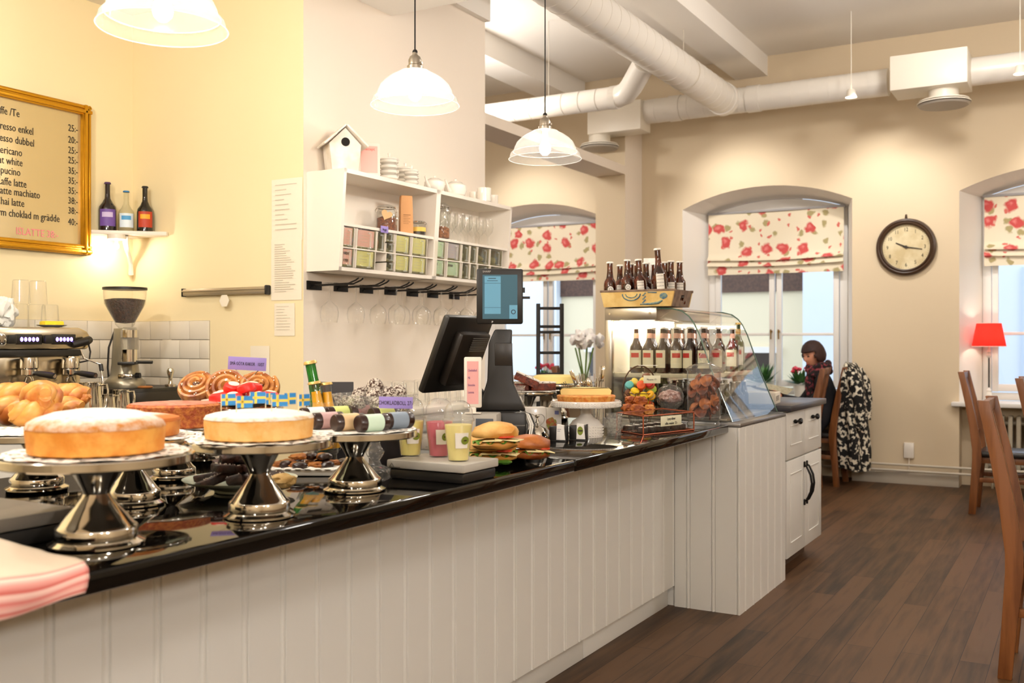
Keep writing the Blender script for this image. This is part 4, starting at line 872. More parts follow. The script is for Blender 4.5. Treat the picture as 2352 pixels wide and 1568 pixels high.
# cinnamon swirls
cin = mat('cinnamon_swirl', '#C98846', .4, col2='#8A4418', cscale=26, bump=.2, bscale=60, coat=.15); darkf = mat('cinnamon_filling', '#4A1E0C', .5)
def swirl(loc, s, rx, rz, label):
    t = thing('cinnamon_bun', label, 'bun', loc, rz, 'cinnamon swirls on the silver stand'); t.rotation_euler = (rx, 0, rz); t.scale = (s, s, s)
    pts = []; rs = []; N = 70
    for i in range(N+1):
        u = i/N; a = u*2*PI*3.1; r = .008+.050*u; pts.append((r*cos(a), r*sin(a), .03+.012*(1-u))); rs.append(.0105)
    MB().tube(pts, rs, 10, flat=1.9).build('dough_spiral', cin, t)
    pts = [(p[0]*1.0+0, p[1], p[2]) for p in pts]
    b = MB(); N = 60
    b.tube([((.004+.049*i/N)*cos(2*PI*3.1*i/N+PI), (.004+.049*i/N)*sin(2*PI*3.1*i/N+PI), .038+.012*(1-i/N)) for i in range(N+1)], .0035, 6); b.build('filling', darkf, t)
    b = MB(); rr = random.Random(int(s*100)+len(label))
    for k in range(34): a = rr.uniform(0, 2*PI); q = rr.uniform(0, .055); b.box(-.0016, .0016, -.0016, .0016, 0, .003, M=Matrix.Translation((q*cos(a), q*sin(a), .051))@Matrix.Rotation(a, 4, 'X'))
    b.build('pearl_sugar', sweet, t)
for px, dy, s, rx, rz, nm in [(462, -.05, 1.12, .75, -.3, 'twisted cinnamon swirl leaning outward beside the tamper'), (523, .0, 1.25, 1.05, .35, 'large cinnamon swirl standing on edge behind the red cakes'), (592, .04, 1.1, .9, .5, 'cinnamon swirl with pearl sugar just under the purple card')]:
    d_ = ray(px, 880); k = 3.42/(1); x, y = d_.x*k, d_.y*k; swirl((x, y, ZT+.225), s, rx, YAW+rz*.6, nm)
# red marzipan cakes on a white plate
t = thing('plate', 'white porcelain plate of red marzipan cakes on the silver stand', 'plate', (G[0], G[1], ZT+.200)); MB().lathe([(.05, 0), (.055, .003), (.11, .016), (.130, .020), (.131, .023), (.108, .020), (.05, .006), (0, .006)], seg=48, caps=False).build('plate_body', cer, t)
redm = mat('red_marzipan', '#E0231A', .4, bump=.05, sss=.1); creamm = mat('cream_top', '#F6E6C8', .6); r0 = None
for i, (dx, dy, z, ry) in enumerate([(-.075, -.02, .018, .2), (-.035, -.07, .018, -.1), (.03, -.075, .018, 0), (.08, -.02, .018, -.2), (.06, .05, .018, .1), (-.04, .05, .018, 0), (0, 0, .018, 0), (-.03, -.02, .046, .35), (.035, -.02, .046, -.3), (.0, .035, .046, .1)]):
    loc = (G[0]+dx, G[1]+dy, ZT+.200+z); lab = 'small red marzipan cake on the white plate, %s' % (['at the swirl side rim', 'front rim towards the flags', 'front rim towards the counter edge', 'at the bottle side rim', 'rear rim near the bottles', 'rear rim near the swirls', 'bottom middle of the pile', 'leaning on top towards the swirls', 'leaning on top, cream face showing', 'rear of the top layer'][i])
    if r0 is None:
        r0 = t = thing('red_marzipan_cake', lab, 'cake', loc, group='red marzipan cakes'); MB().lathe([(.020, 0), (.029, .003), (.031, .012), (.028, .024), (.017, .030), (0, .031)], seg=24).build('marzipan', redm, t); MB().lathe([(.017, .0302), (.010, .033), (0, .0335)], seg=20, caps=False).build('cream_top', creamm, t)
    else: t = dup(r0, loc, 0, lab)
    t.rotation_euler = (.15 if dy < 0 else -.1, ry, 0)
pink_ink = pinkm; purple = mat('purple_card', '#9583C8', .6)
def price_card(name, label, px0, px1, py0, py1, d, lines, tm=ink, m=purple, size=.012, roll=0, clip=True, turn=0, sx=.8):
    cx, cy = (px0+px1)/2, (py0+py1)/2; k = ray(cx, py1)*d; w_ = (px1-px0)*d/F; h = (py1-py0)*d/F
    t = card(name, label, 'price card', (k.x, k.y, CAM_H+k.z), w_, h, m, lines=lines, tm=tm, size=size, roll=roll, rz=YAW+turn, sx=sx); return t, h, w_
t, h, w_ = price_card('price_card', 'purple price card for small cakes on a wire clip above the red cakes', 523, 611, 820, 850, 3.10, ('SM\u00c5 G\u00d6TA KAKOR   10/ST',), size=.0145, roll=.05, sx=.62)
MB().tube([(-.035, .002, 0), (-.012, .003, -.022), (0, .003, -.03), (0, .003, -.085)], .0014, 6).tube([(.035, .002, 0), (.012, .003, -.022), (0, .003, -.03)], .0014, 6).tube([(-.035, .002, 0), (-.04, .002, .006)], .0014, 6).blob((0, .003, -.075), .004, .004, .012, 0, sub=2).build('wire_clip', chrome, t)
# flags
fb = mat('flag_blue', '#2E86C8', .6); fy = mat('flag_yellow', '#F0CE4E', .6); pickm = mat('cocktail_pick', '#E8D6AC', .6); f0 = None
for i, (px, py, dd, rz) in enumerate([(508, 914, .02, .7), (543, 912, -.06, .15), (574, 900, .03, .25), (610, 912, .06, 1.1), (624, 906, -.04, .1), (652, 903, .05, .9), (686, 908, .0, 1.0)]):
    dB = dist(B)+dd; k = ray(px, 955)*dB; base = Vector((k.x, k.y, ZT+.183+.055)); top = CAM_H+(784-py)/F*dB; L_ = max(.03, top-base.z)
    r = (base.xy-Vector(B[:2])).length
    if r > .11: base.x, base.y = B[0]+(base.x-B[0])*.11/r, B[1]+(base.y-B[1])*.11/r
    t = thing('paper_flag', '%s blue and yellow paper flag in the cake, counted from the red-brown cake' % ORD[i].capitalize(), 'flag', base, YAW+rz, 'paper flags in the sugared cake')
    L_ = max(L_, .045); MB().tube([(0, 0, -.012), (0, 0, L_)], .0011, 6).build('pick', pickm, t)
    b = MB(); b.box(0, .036, -.0003, .0003, L_-.027, L_, M=None); b.build('flag_cloth', fb, t)
    MB().box(.0105, .0160, -.0006, .0006, L_-.027, L_).box(0, .036, -.0006, .0006, L_-.0163, L_-.0107).build('yellow_cross', fy, t)
# marzipan rolls
cols = {'lilac': '#C3A0A0', 'beige': '#D9B88C', 'mint': '#CBE3CF', 'blue': '#8795A5', 'green': '#D5DE86', 'white': '#DDEDEA', 'pink': '#C98F90'}
rb = {}
def roll(px, py, z, c, label, rz=1.25):
    p = at_z(px, py, z); t = thing('marzipan_roll', label, 'pastry', (p.x, p.y, z+.0185), rz, 'marzipan rolls with chocolate ends'); t.scale = (1.15, 1.22, 1.22); t.location.z = z+.0225
    MB().lathe([(0, -.040), (.0165, -.040), (.0185, -.037), (.0185, -.012)], seg=24, caps=False, M=Matrix.Rotation(PI/2, 4, 'Y')).lathe([(.0185, .012), (.0185, .037), (.0165, .040), (0, .040)], seg=24, caps=False, M=Matrix.Rotation(PI/2, 4, 'Y')).build('chocolate_ends', choc, t)
    MB().lathe([(.0183, -.0225), (.0190, -.022), (.0190, .022), (.0183, .0225)], seg=24, caps=False, M=Matrix.Rotation(PI/2, 4, 'Y')).build('marzipan', mat('marzipan_'+c, cols[c], .5), t)
zc = ZT+.168
for px, py, c, nm in [(752, 984, 'lilac', 'lilac marzipan roll at the front next to the flagged cake'), (801, 988, 'beige', 'beige marzipan roll in the front row'), (855, 990, 'mint', 'mint green marzipan roll in the front row'), (912, 984, 'blue', 'blue-grey marzipan roll at the end of the front row')]: roll(px, py, zc, c, nm)
for px, py, c, nm in [(722, 973, 'white', 'whitish marzipan roll behind the flagged cake'), (780, 970, 'green', 'yellow-green marzipan roll in the second row'), (832, 968, 'pink', 'dusky pink marzipan roll in the second row'), (882, 972, 'green', 'light green marzipan roll in the second row, under the chocolate ball card')]: roll(px, py-3, zc, c, nm)
# dark brownies on a plate, cookies on a tray
P = on(552, 1128); t = thing('plate', 'pale green plate of dark brownies between the silver stands', 'plate', P); pg = mat('pale_green_glaze', '#C9D2C0', .15, coat=.4)
MB().lathe([(.06, 0), (.068, .002), (.07, .008), (.12, .022), (.150, .034), (.152, .037), (.12, .028), (.06, .010), (0, .010)], seg=56, caps=False).build('plate_body', pg, t)
brow = mat('brownie', '#3A1B0D', .55, col2='#22100A', cscale=40, bump=.5, bscale=90)
rr = random.Random(5)
BL = ['pointing at the tray', 'rear edge', 'rear edge near the small orange cake', 'towards the espresso side', 'front corner by the big cake', 'front edge', 'front edge by the stand foot', 'second layer, tray side', 'second layer, rear', 'second layer, espresso side', 'second layer, front', 'crowning the heap, upright', 'crowning the heap, flat']
for i in range(13):
    a = i*.9 if i < 7 else i*1.57; q = .078 if i < 7 else .045 if i < 11 else .012; z = .026 if i < 7 else .055 if i < 11 else .082
    t = thing('brownie', 'dark sticky brownie slab on the pale green plate, %s' % BL[i], 'brownie', (P[0]+q*cos(a), P[1]+q*sin(a), ZT+z), a+rr.uniform(-.5, .5), 'brownies'); t.rotation_euler = (rr.uniform(-.3, .3) if i != 11 else .9, rr.uniform(-.3, .3), a+rr.uniform(-.4, .4))
    b = MB(); b.box(-.045, .045, -.02, .02, 0, .022, .005)
    bmesh.ops.subdivide_edges(b.bm, edges=b.bm.edges, cuts=2); 
    for v in b.bm.verts: v.co += v.co.normalized()*.003*noise.noise(v.co*70+Vector((i, 0, 0)))
    b.build('slab', brow, t)
    b = MB(); 
    for k in range(16): x, y = rr.uniform(-.04, .04), rr.uniform(-.016, .016); b.box(x-.001, x+.001, y-.001, y+.001, .022, .0245)
    b.build('sugar_crystals', sweet, t)
ck = mat('pale_cookie', '#C9A86C', .7, col2='#B08A4A', cscale=30, bump=.5, bscale=60); p = on(648, 1118, ZT+.03)
o = MB().blob((0, 0, 0), .036, .033, .02, .25, 4, seed=2).build('cookie', ck); tag(o, 'pale crumbly cookie on the rim of the brownie plate', 'cookie', loc=(p[0], p[1], ZT+.045))
T = on(705, 1085, ZT); t = thing('serving_tray', 'white rectangular tray of chocolate-dipped cookies', 'tray', T, .5)
MB().prism([(-.13, -.085), (.13, -.085), (.13, .085), (-.13, .085)], 0, .02, 'z', bev=.006).build('tray_body', cer, t)
MB().grid(lambda u, v: Vector((-.14+.28*u, -.095+.19*v, .0225+.003*sin(u*30)*sin(v*22))), 28, 20, lambda i, j: (i in (1, 26) or j in (1, 18)) and (i+j) % 3 == 0).build('lace_paper', lace, t)
oat = mat('oat_cookie', '#B9752E', .65, col2='#8C4E1A', cscale=40, bump=.6, bscale=100)
for i, (x, y, z, rz) in enumerate([(-.08, -.03, .028, .3), (-.02, -.045, .028, -.5), (.05, -.035, .028, .2), (-.06, .035, .028, 1.1), (.02, .03, .028, -.2), (.085, .02, .028, .8), (-.01, -.005, .05, .6), (.05, .0, .05, -.6)]):
    c_, s_ = cos(.5), sin(.5)
    t = thing('dipped_cookie', 'oat cookie with a chocolate-dipped end on the white tray, %s' % ['corner by the brownies', 'front edge middle', 'front edge towards the counter edge', 'rear corner', 'rear middle', 'end towards the glass pedestal', 'top layer, first', 'top layer, second'][i], 'cookie', (T[0]+x*c_-y*s_, T[1]+x*s_+y*c_, ZT+z), rz, 'chocolate-dipped cookies')
    MB().blob((-.008, 0, 0), .034, .024, .010, .3, 4, seed=i).build('cookie_body', oat, t); MB().blob((.024, 0, .0015), .020, .0235, .0125, .12, 3, seed=i+20).build('chocolate_end', choc, t)
# crystal bowl of chocolate balls
crys = glass('cut_crystal', (.97, .97, .95), 1, .06, milk=.10, bump=.9, bscale=70)
Bw = (-1.905, 2.455, ZT); t = thing('crystal_bowl', 'footed cut-crystal bowl piled with coconut chocolate balls', 'bowl', Bw)
MB().lathe([(.055, 0), (.056, .006), (.046, .014), (.020, .026), (.016, .04), (.026, .055), (.030, .066), (.020, .08), (.016, .09), (.020, .105), (.014, .118), (.018, .135), (.03, .145)], seg=40).build('pedestal', crys, t)
MB().lathe([(.03, .145), (.075, .160), (.108, .190), (.126, .232), (.132, .244), (.129, .245), (.122, .233), (.104, .195), (.07, .166), (0, .152)], seg=56, caps=False, fn=lambda r, z, a: r*(1+(.012*sin(14*a) if r > .12 else 0))).build('bowl', crys, t)
cb_m = mat('coconut_ball', '#50362A', .85, col2='#DDD2C4', cscale=150, cdetail=2, cpos=(.45, .53), bump=.9, bscale=200)
cb0 = None; spots = [(.088*cos(a), .088*sin(a), .212) for a in [k*PI*2/8 for k in range(8)]]+[(.046*cos(a), .046*sin(a), .240) for a in [.3+k*PI*2/5 for k in range(5)]]+[(.0, -.0, .266), (.052, .052, .245), (0, 0, .21)]
for i, (x, y, z) in enumerate(spots):
    lab = 'coconut-rolled chocolate ball in the crystal bowl, %s' % (('outer ring, place %s from the counter edge' % ORD[i]) if i < 8 and i < 9 else ('inner ring, place %s' % ORD[i-8]) if i < 13 else ['crowning the pile, bottle side', 'crowning the pile, counter edge side', 'buried in the middle'][i-13])
    loc = (Bw[0]+x, Bw[1]+y, ZT+z)
    if cb0 is None:
        cb0 = MB().blob((0, 0, 0), .0265, .0265, .0265, .06, 6, seed=1).build('chocolate_ball', cb_m); tag(cb0, lab, 'chocolate ball', 'coconut chocolate balls', loc)
    else:
        c = cb0.copy(); COL.objects.link(c); c.location = loc; c['label'] = lab; c.rotation_euler = (i, i*.7, i*1.3)
t, h, w_ = price_card('price_card', 'purple price card for the chocolate balls clipped to the crystal bowl', 870, 948, 911, 938, 2.88, ('CHOKLADBOLL 27:-',), size=.0165, roll=.02, sx=.68)
# bottles leaning in a glass jar
Jb = at_x(742, 900, -2.38); J = (Jb.x, Jb.y, ZT); t = thing('glass_vase', 'clear glass vase holding a green bottle and two juice bottles', 'vase', J); MB().lathe([(0, .004), (.050, 0), (.055, .006), (.062, .19), (.060, .19), (.053, .01), (0, .009)], seg=36, caps=False).build('vase_body', drink_gl, t)
ggl = mat('green_glass', '#0F5E1C', .06, coat=.6, col2='#1C7A26', cscale=8); org = mat('orange_juice', '#F2B01E', .3, coat=.3)
def leaned(t, ry, rx=0): t.rotation_euler = (rx, ry, YAW)
def off(c, r, f=0): return (c[0]+r*C_-f*S_, c[1]+r*S_+f*C_)
x, y = off(J, .012, .012); leaned(bottle('soda_bottle', 'tall green glass bottle with gold cap leaning in the glass vase', 'bottle', (x, y, ZT+.012), .330, .036, ggl, None, gold, neckr=.0185, neck=.36), -.19)
for r, f, h, ry, nm in ((.016, -.026, .255, -.17, 'orange juice bottle with gold cap in front of the green bottle'), (.034, .004, .248, -.10, 'orange juice bottle with gold cap leaning behind the other juice')):
    x, y = off(J, r, f); t = bottle('juice_bottle', nm, 'bottle', (x, y, ZT+.012), h, .031, glass('clear_bottle', (.97, .97, .95), 1, .02), mat('teal_label', '#4E8A86', .6), gold, neckr=.018, neck=.32, labz=(.25, .55)); leaned(t, ry)
    MB().lathe([(0, .01), (.0295, .01), (.0295, h*.50), (.027, h*.57), (.0195, h*.68), (.0165, h*.86), (0, h*.86)], seg=20).build('juice', org, t)
p = at_y(782, 880, 3.0); t = thing('dark_folder', 'slanted dark slate behind the chocolate balls', 'board', at_z(800, 985, ZT) and (p.x, p.y, ZT), YAW+.1); MB().box(-.10, .05, -.004, .004, 0, .250, .002).build('slate', mat('slate_black', '#2A2526', .5), t)
# black chalk price slate
k = ray(893, 1065)*3.28; t = card('chalk_sign', 'small black sign with a pink chalk price behind the first smoothie', 'sign', (k.x, k.y, ZT), .13, .155, mat('slate_black', '#2A2526', .5), rz=YAW+.15, th=.006); text('E', .03, mat('chalk_grey', '#8E857E', .8), t, (-.04, -.004, .095), sx=.8); text('20:-', .042, pinkm, t, (-.012, -.004, .085), sx=.9)
# kitchen scale with smoothies
def scale_(loc, rz, w_, dp, h, label, top):
    t = thing('kitchen_scale', label, 'scale', loc, rz)
    MB().box(.006, w_-.006, .006, dp-.006, 0, h*.52, .006).build('base', mat('black_plastic', '#1C1916', .45), t)
    MB().box(0, w_, 0, dp, h*.56, h, .004).build('weighing_platform', top, t); return t
SC = (-1.80, 2.375, ZT); t = scale_(SC, .0, .272, .195, .056, 'grey kitchen scale carrying three smoothie cups', mat('scale_grey', '#B9B4AA', .4))
MB().tube([(.012, -.0008, .036), (.020, -.0008, .047), (.028, -.0008, .036)], .0009, 4).box(.012, .05, -.0008, 0, .034, .036).build('logo', mat('scale_ink', '#4A4640', .5), t)
cupg = glass('cup_plastic', (.98, .98, .97), 1, .03, milk=.04); lidg = glass('lid_plastic', (.96, .96, .95), 1, .04, milk=.10, edge=.6); wl = mat('white_label', '#EFE9DD', .5); olive = mat('olive_logo', '#7C8A2A', .5)
def smoothie(loc, col, label, s=1.0):
    t = thing('smoothie_cup', label, 'cup', loc, YAW, 'smoothie cups on the kitchen scale'); t.scale = (s, s, s)
    MB().lathe([(0, .002), (.029, .001), (.031, .004), (.043, .118), (.045, .12)], seg=36, caps=False).build('cup_body', cupg, t)
    MB().lathe([(0, .004), (.0285, .004), (.0400, .105), (.039, .107), (0, .107)], seg=36).build('smoothie', mat('smoothie_'+col[1:], col, .35, sss=.1), t)
    MB().lathe([(.0465, .116), (.0475, .119), (.0465, .124), (.043, .126), (.0425, .134), (.041, .150), (.033, .166), (.020, .175), (.013, .177)], seg=36, caps=False).build('dome_lid', lidg, t)
    MB().lathe([(.0370, .040), (.0425, .085)], seg=14, caps=False, a0=-1.75, a1=-.75).build('paper_label', wl, t)
    an = -1.03; M0 = Matrix.Rotation(an+PI/2, 4, 'Z')@Matrix.Translation((0, -.0412, .063))@Matrix.Rotation(PI/2+.12, 4, 'X'); MB().lathe([(0, 0), (.0105, 0)], seg=24, caps=False, M=M0@Matrix.Scale(1.15, 4)).build('logo', olive, t)
    MB().lathe([(.0, .001), (.006, .001)], seg=16, caps=False, M=M0@Matrix.Scale(.35, 4, (0, 1, 0))).build('logo_bean', mat('logo_brown', '#3A2A14', .5), t)
zt = ZT+.056
for px, py, c, nm in ((943, 1050, '#E6D67E', 'yellow smoothie in a dome-lidded cup nearest the marzipan rolls'), (1009, 1052, '#C9626E', 'pink smoothie in a dome-lidded cup'), (1053, 1062, '#E8D88A', 'yellow smoothie in a dome-lidded cup closest to the sandwiches')):
    p = at_z(px, py-4, zt); smoothie((p.x, p.y, zt), c, nm)
# dark scale near the towel
t = scale_((-2.14, 1.03, ZT), 0, .32, .31, .062, 'dark grey kitchen scale beside the biggest cake stand', mat('scale_dark', '#6B645A', .4, bump=.1, bscale=60))
# towel
st = bpy.data.materials.new('striped_towel'); st.use_nodes = True; MATS['striped_towel'] = st; nt = st.node_tree; bs = nt.nodes['Principled BSDF']; bs.inputs['Roughness'].default_value = .9
tc = nt.nodes.new('ShaderNodeTexCoord'); sp = nt.nodes.new('ShaderNodeSeparateXYZ'); nt.links.new(tc.outputs['UV'], sp.inputs[0]); rp = nt.nodes.new('ShaderNodeValToRGB'); rp.color_ramp.interpolation = 'LINEAR'
cols_ = [(0, '#D9C6AE'), (.50, '#D9C6AE'), (.53, '#D98C84'), (.56, '#F0D8C6'), (.62, '#E4A49A'), (.70, '#C4564E'), (.74, '#EBC7BA'), (.82, '#D2706A'), (.90, '#E8B8AC'), (.94, '#C85F58'), (1, '#EBCFC0')]
e = rp.color_ramp.elements; e[0].position = 0; e[0].color = lin(cols_[0][1]); e[1].position = 1; e[1].color = lin(cols_[-1][1])
for ps, cl in cols_[1:-1]: q = e.new(ps); q.color = lin(cl)
nt.links.new(sp.outputs[1], rp.inputs[0]); nt.links.new(rp.outputs[0], bs.inputs['Base Color'])
b = MB(); path = [(-1.80, .952), (-1.72, .948), (-1.62, .945), (-1.55, .946), (-1.520, .944), (-1.505, .936), (-1.499, .925), (-1.498, .915), (-1.500, .902)]
uvs = {}
def tw(u, v):
    k = v*(len(path)-1); i = min(int(k), len(path)-2); f = k-i; x = path[i][0]*(1-f)+path[i+1][0]*f; z = path[i][1]*(1-f)+path[i+1][1]*f
    y = .70+u*(.46-.05*v)+.0; z += .004*sin(u*11+v*3)*(1 if v > .2 else .4)-(.012*(1-u)*max(0, v-.6)*2.5); x += .010*sin(u*14)*max(0, v-.55)*2
    return Vector((x, y, z))
b.grid(tw, 40, 40); o = b.build('tea_towel', st, recalc=False); uvl = o.data.uv_layers.new(name='uv')
for lp in o.data.loops: uvl.data[lp.index].uv = ((lp.vertex_index//41)/40, (lp.vertex_index % 41)/40)
md = o.modifiers.new('thick', 'SOLIDIFY'); md.thickness = .010; md.offset = -1; tag(o, 'pink striped tea towel hanging over the counter edge', 'towel')
# sandwiches
pl = on(1163, 1050); t = thing('plate', 'white plate with filled rolls beside the smoothies', 'plate', pl, .6)
MB().lathe([(.06, 0), (.11, .006), (.150, .014), (.152, .017), (.11, .010), (0, .006)], seg=48, caps=False, fn=lambda r, z, a: r*(1+.10*abs(cos(a))**4+.10*abs(sin(a))**4)*.92).build('plate_body', cer, t)
ciab = mat('pale_roll', '#E3B468', .55, col2='#C98A3C', cscale=12, bump=.15, bscale=40); brr = mat('brown_roll', '#B4692C', .45, col2='#8A4418', cscale=14, bump=.3, bscale=30); let = mat('lettuce', '#6E9A34', .5, col2='#4C7A22', cscale=20, bump=.2); chs = mat('cheese', '#F2E3A8', .45); tom = mat('tomato', '#D8482A', .35); ham = mat('dark_filling', '#39301E', .6)
def sandwich(px, py, z, L, W, H, rz, top, label, seed, tilt=0):
    p = at_z(px, py, z); t = thing('sandwich', label, 'sandwich', (p.x, p.y, z), rz, 'filled rolls on the plate'); t.rotation_euler = (0, tilt, rz)
    MB().blob((0, 0, H*.20), L*.97, W*.95, H*.30, .10, 2, seed=seed, flat=-.8).build('bottom_bun', top, t)
    MB().blob((0, 0, H*.70), L, W, H*.50, .12, 2, seed=seed+1, flat=-.35).build('top_bun', top, t)
    b = MB()
    def lf(u, v): a = 2*PI*u; q = .62+.36*v; return Vector((L*q*cos(a), W*q*sin(a), H*.42+.006*sin(a*11+seed)*v-.008*v))
    b.grid(lf, 60, 3); b.build('lettuce', let, t)
    MB().box(L*.1, L*1.04, -W*.8, W*.5, H*.46, H*.50, .002, M=Matrix.Rotation(.12, 4, 'Y')).box(-L*.3, L*.5, -W*1.0, 0, H*.44, H*.48, .002, M=Matrix.Rotation(.1, 4, 'X')).build('cheese', chs, t)
    MB().lathe([(0, 0), (W*.5, 0), (W*.5, .005), (0, .005)], seg=20, M=Matrix.Translation((L*.55, -W*.4, H*.5))).build('tomato_slice', tom, t)
sandwich(1128, 1058, ZT+.014, .085, .055, .070, .35, ciab, 'pale filled roll with lettuce at the front of the plate', 1)
sandwich(1140, 1030, ZT+.066, .080, .052, .072, .15, ciab, 'pale filled roll stacked on top, cheese sticking out', 3, -.06)
sandwich(1216, 1052, ZT+.014, .072, .048, .068, .75, brr, 'brown crusty filled roll at the counter edge side of the plate', 5, .05)
sandwich(1085, 1040, ZT+.012, .050, .045, .05, 1.4, ciab, 'filled roll peeping out behind the smoothies', 8)
p = at_z(1085, 1040, ZT)
o = MB().blob((0, 0, .02), .045, .04, .02, .2, 5, seed=4).build('lettuce_leaf', let); pp = on(1150, 1062, ZT+.012); tag(o, 'green lettuce leaf lying at the front of the sandwich plate', 'lettuce', loc=(pp[0], pp[1], ZT+.005)); o.scale = (.9, .7, .5)
# ================================================================ TILL, BELL, FAR HALF OF THE COUNTER
blk = mat('till_black', '#17130F', .42); blk2 = mat('till_dark', '#221C17', .35)
t = thing('cash_register', 'black till with a tilted touch screen and a customer display on a curved post', 'till', (-2.04, 3.44, ZT), YAW)
MB().box(-.105, .105, -.10, .14, 0, .13, .012).build('printer_base', blk, t)
MB().box(-.10, .10, -.102, -.098, .075, .079).build('paper_slot', mat('slot_grey', '#6E6A64', .4), t)
MB().prism([(-.10, .13), (.105, .13), (.085, .17), (.055, .24), (.048, .40), (.05, .455), (-.02, .455), (-.045, .40), (-.05, .25), (-.075, .17)], -.03, .05, 'y', bev=.008).build('curved_post', blk, t)
MB().box(-.02, .05, -.034, -.028, .31, .40, .01).build('post_hatch', blk2, t)
d = MB().box(-.092, .092, -.06, -.025, .475, .695, .008).build('customer_display', blk, t)
scr = emit('screen_dark_blue', '#2F5A6B', .12); scr2 = emit('screen_blue', '#5B93AE', .17)
MB().box(-.068, .070, -.0615, -.0600, .495, .670).build('screen', scr, d); MB().box(-.060, .004, -.0622, -.0614, .515, .664).box(.038, .070, -.0622, -.0614, .496, .55).build('screen_window', scr2, d)
b = MB(); b.box(-.045, -.015, -.0628, -.0621, .654, .657); b.box(-.05, -.008, -.0628, -.0621, .645, .647); b.box(-.06, .004, -.0628, -.0621, .636, .637); b.box(-.06, .004, -.0628, -.0621, .54, .541); b.lathe([(.006, 0), (.0095, 0)], seg=16, caps=False, M=Matrix.Translation((.054, -.0625, .523))@Matrix.Rotation(PI/2, 4, 'X')); b.build('screen_text', mat('screen_ink', '#24404E', .5), d)
text('SHARP', .011, mat('grey_print', '#B9B4AE', .5), d, (-.068, -.0606, .679), sx=1.0); text('P', .012, mat('white_print', '#F0F0F0', .5), d, (-.032, -.0606, .479))
MB().box(.086, .10, -.05, -.03, .60, .62).box(.086, .12, -.045, -.04, .575, .585).build('side_clip', blk, d)
# touch screen facing the cashier, seen from behind
sc_ = thing('till_screen', '', 'x'); del sc_['label']; del sc_['category']; sc_.parent = t
c = cos(-YAW); s = sin(-YAW); W2 = Matrix.Rotation(-YAW, 4, 'Z')           # world axes inside the till
M0 = W2@Matrix.Translation((-.165, -.055, .355))@Matrix.Rotation(.40, 4, 'Y')
MB().box(-.022, .012, -.17, .17, -.165, .165, .012, M=M0).build('screen_housing', blk, sc_)
MB().box(.010, .055, -.10, .12, -.12, .11, .016, M=M0).build('rear_bulge', blk2, sc_)
b = MB()
for k in range(7): b.box(.0545, .057, -.02, .10, .035+k*.009, .039+k*.009, M=M0)
b.build('vent_slots', mat('slot_grey', '#6E6A64', .4), sc_)
MB().box(-.024, -.021, -.15, .15, -.145, .145, M=M0).build('touch_panel', mat('panel_black', '#101418', .1), sc_)
MB().tube([M0@Vector((.03, .05, -.08)), (-.09, .06, .20), (-.04, .03, .15)], .022, 10).build('support_arm', blk, sc_)
wire = mat('white_cable', '#E6E2DA', .5)
for i, (m, o_) in enumerate(((wire, .0), (wire, .008), (blk, -.012), (blk, .016))):
    MB().tube([(.08+o_*.2, -.07, .13), (.105+o_, -.08, .12), (.122+o_, -.10, .08), (.115+o_, -.115, .03), (.09+o_, -.12, .004)], .0032, 8).build('cable', m, t)
MB().box(.02, .07, -.1015, -.0995, .035, .062).build('sticker', mat('white_card', '#EEE9E2', .5), t)
k = ray(1105, 1000)*3.72; t = thing('card_printer', 'light grey box printer with a dark panel in front of the till', 'printer', (k.x, k.y, ZT), YAW-.12)
MB().box(-.075, .06, 0, .12, 0, .135, .006).build('housing', mat('printer_grey', '#A9A39A', .5), t); MB().box(-.02, .046, -.003, 0, .02, .118, .002).build('dark_panel', mat('panel_navy', '#3A414C', .4), t)
k = ray(1073, 940)*3.70; t = thing('sign_holder', 'slim white sign holder with a pink hand-written menu', 'sign', (k.x, k.y+.04, ZT+.136), YAW-.05)
MB().box(-.0335, .0335, -.006, .006, .022, .212, .006).build('holder_frame', gloss_white, t); MB().box(-.012, .012, -.006, .006, 0, .024, .004).box(-.03, .03, -.015, .02, 0, .004, .001).build('stem', gloss_white, t)
MB().box(-.0215, .0215, -.0068, -.0058, .036, .196).build('pink_sheet', mat('pink_sheet2', '#E8A9A6', .6), t)
for q, (s_, z) in enumerate((('Chokladboll', .158), ('M\u00e5', .130), ('Smoothie', .103), ('Lunsmix', .076))): text(s_, .0125, mat('violet_ink', '#7A4A86', .6), t, (-.018, -.0072, z), sx=.55)
# service bell, heart box, cards
def bell(loc, r):
    t = thing('service_bell', 'silver service bell in front of the white heart box', 'bell', loc)
    MB().lathe([(r*.8, 0), (r*.9, .004), (r*.85, .012), (r*.5, .014)], seg=32).build('base', blk, t)
    MB().lathe([(r*1.05, .016), (r*1.02, .018), (r, .022), (r*.92, .036), (r*.7, .050), (r*.35, .058), (0, .060)], seg=40, caps=False).build('dome', silver, t)
    MB().tube([(0, 0, .058), (0, 0, .075)], .003, 8).lathe([(.010, .070), (.006, .078), (.003, .09), (.006, .094), (.012, .098), (.008, .104), (0, .106)], seg=16).build('button', silver, t)
bell(on(1234, 1010), .047)
k = ray(1229, 1003)*4.27; t = thing('heart_box', 'white box with an embossed heart behind the service bell', 'box', (k.x, k.y, ZT), YAW+.15)
hb = mat('white_gloss_box', '#EDE6DC', .25, coat=.3)
MB().box(-.055, .05, 0, .05, 0, .125, .008).build('box_body', hb, t); b = MB(); hp = heart(.036); b.tube([(x-.0+.004, -.001, z+.066) for x, z in hp], .0018, 6); b.build('heart_outline', mat('heart_grey', '#BEB5AC', .4), t)
k = ray(1270, 980)*4.35; card('picture_card', 'white card with a green picture behind the card holders', 'card', (k.x, k.y, ZT), .075, .118, mat('white_card', '#EEE9E2', .5), rz=YAW-.2, th=.002)
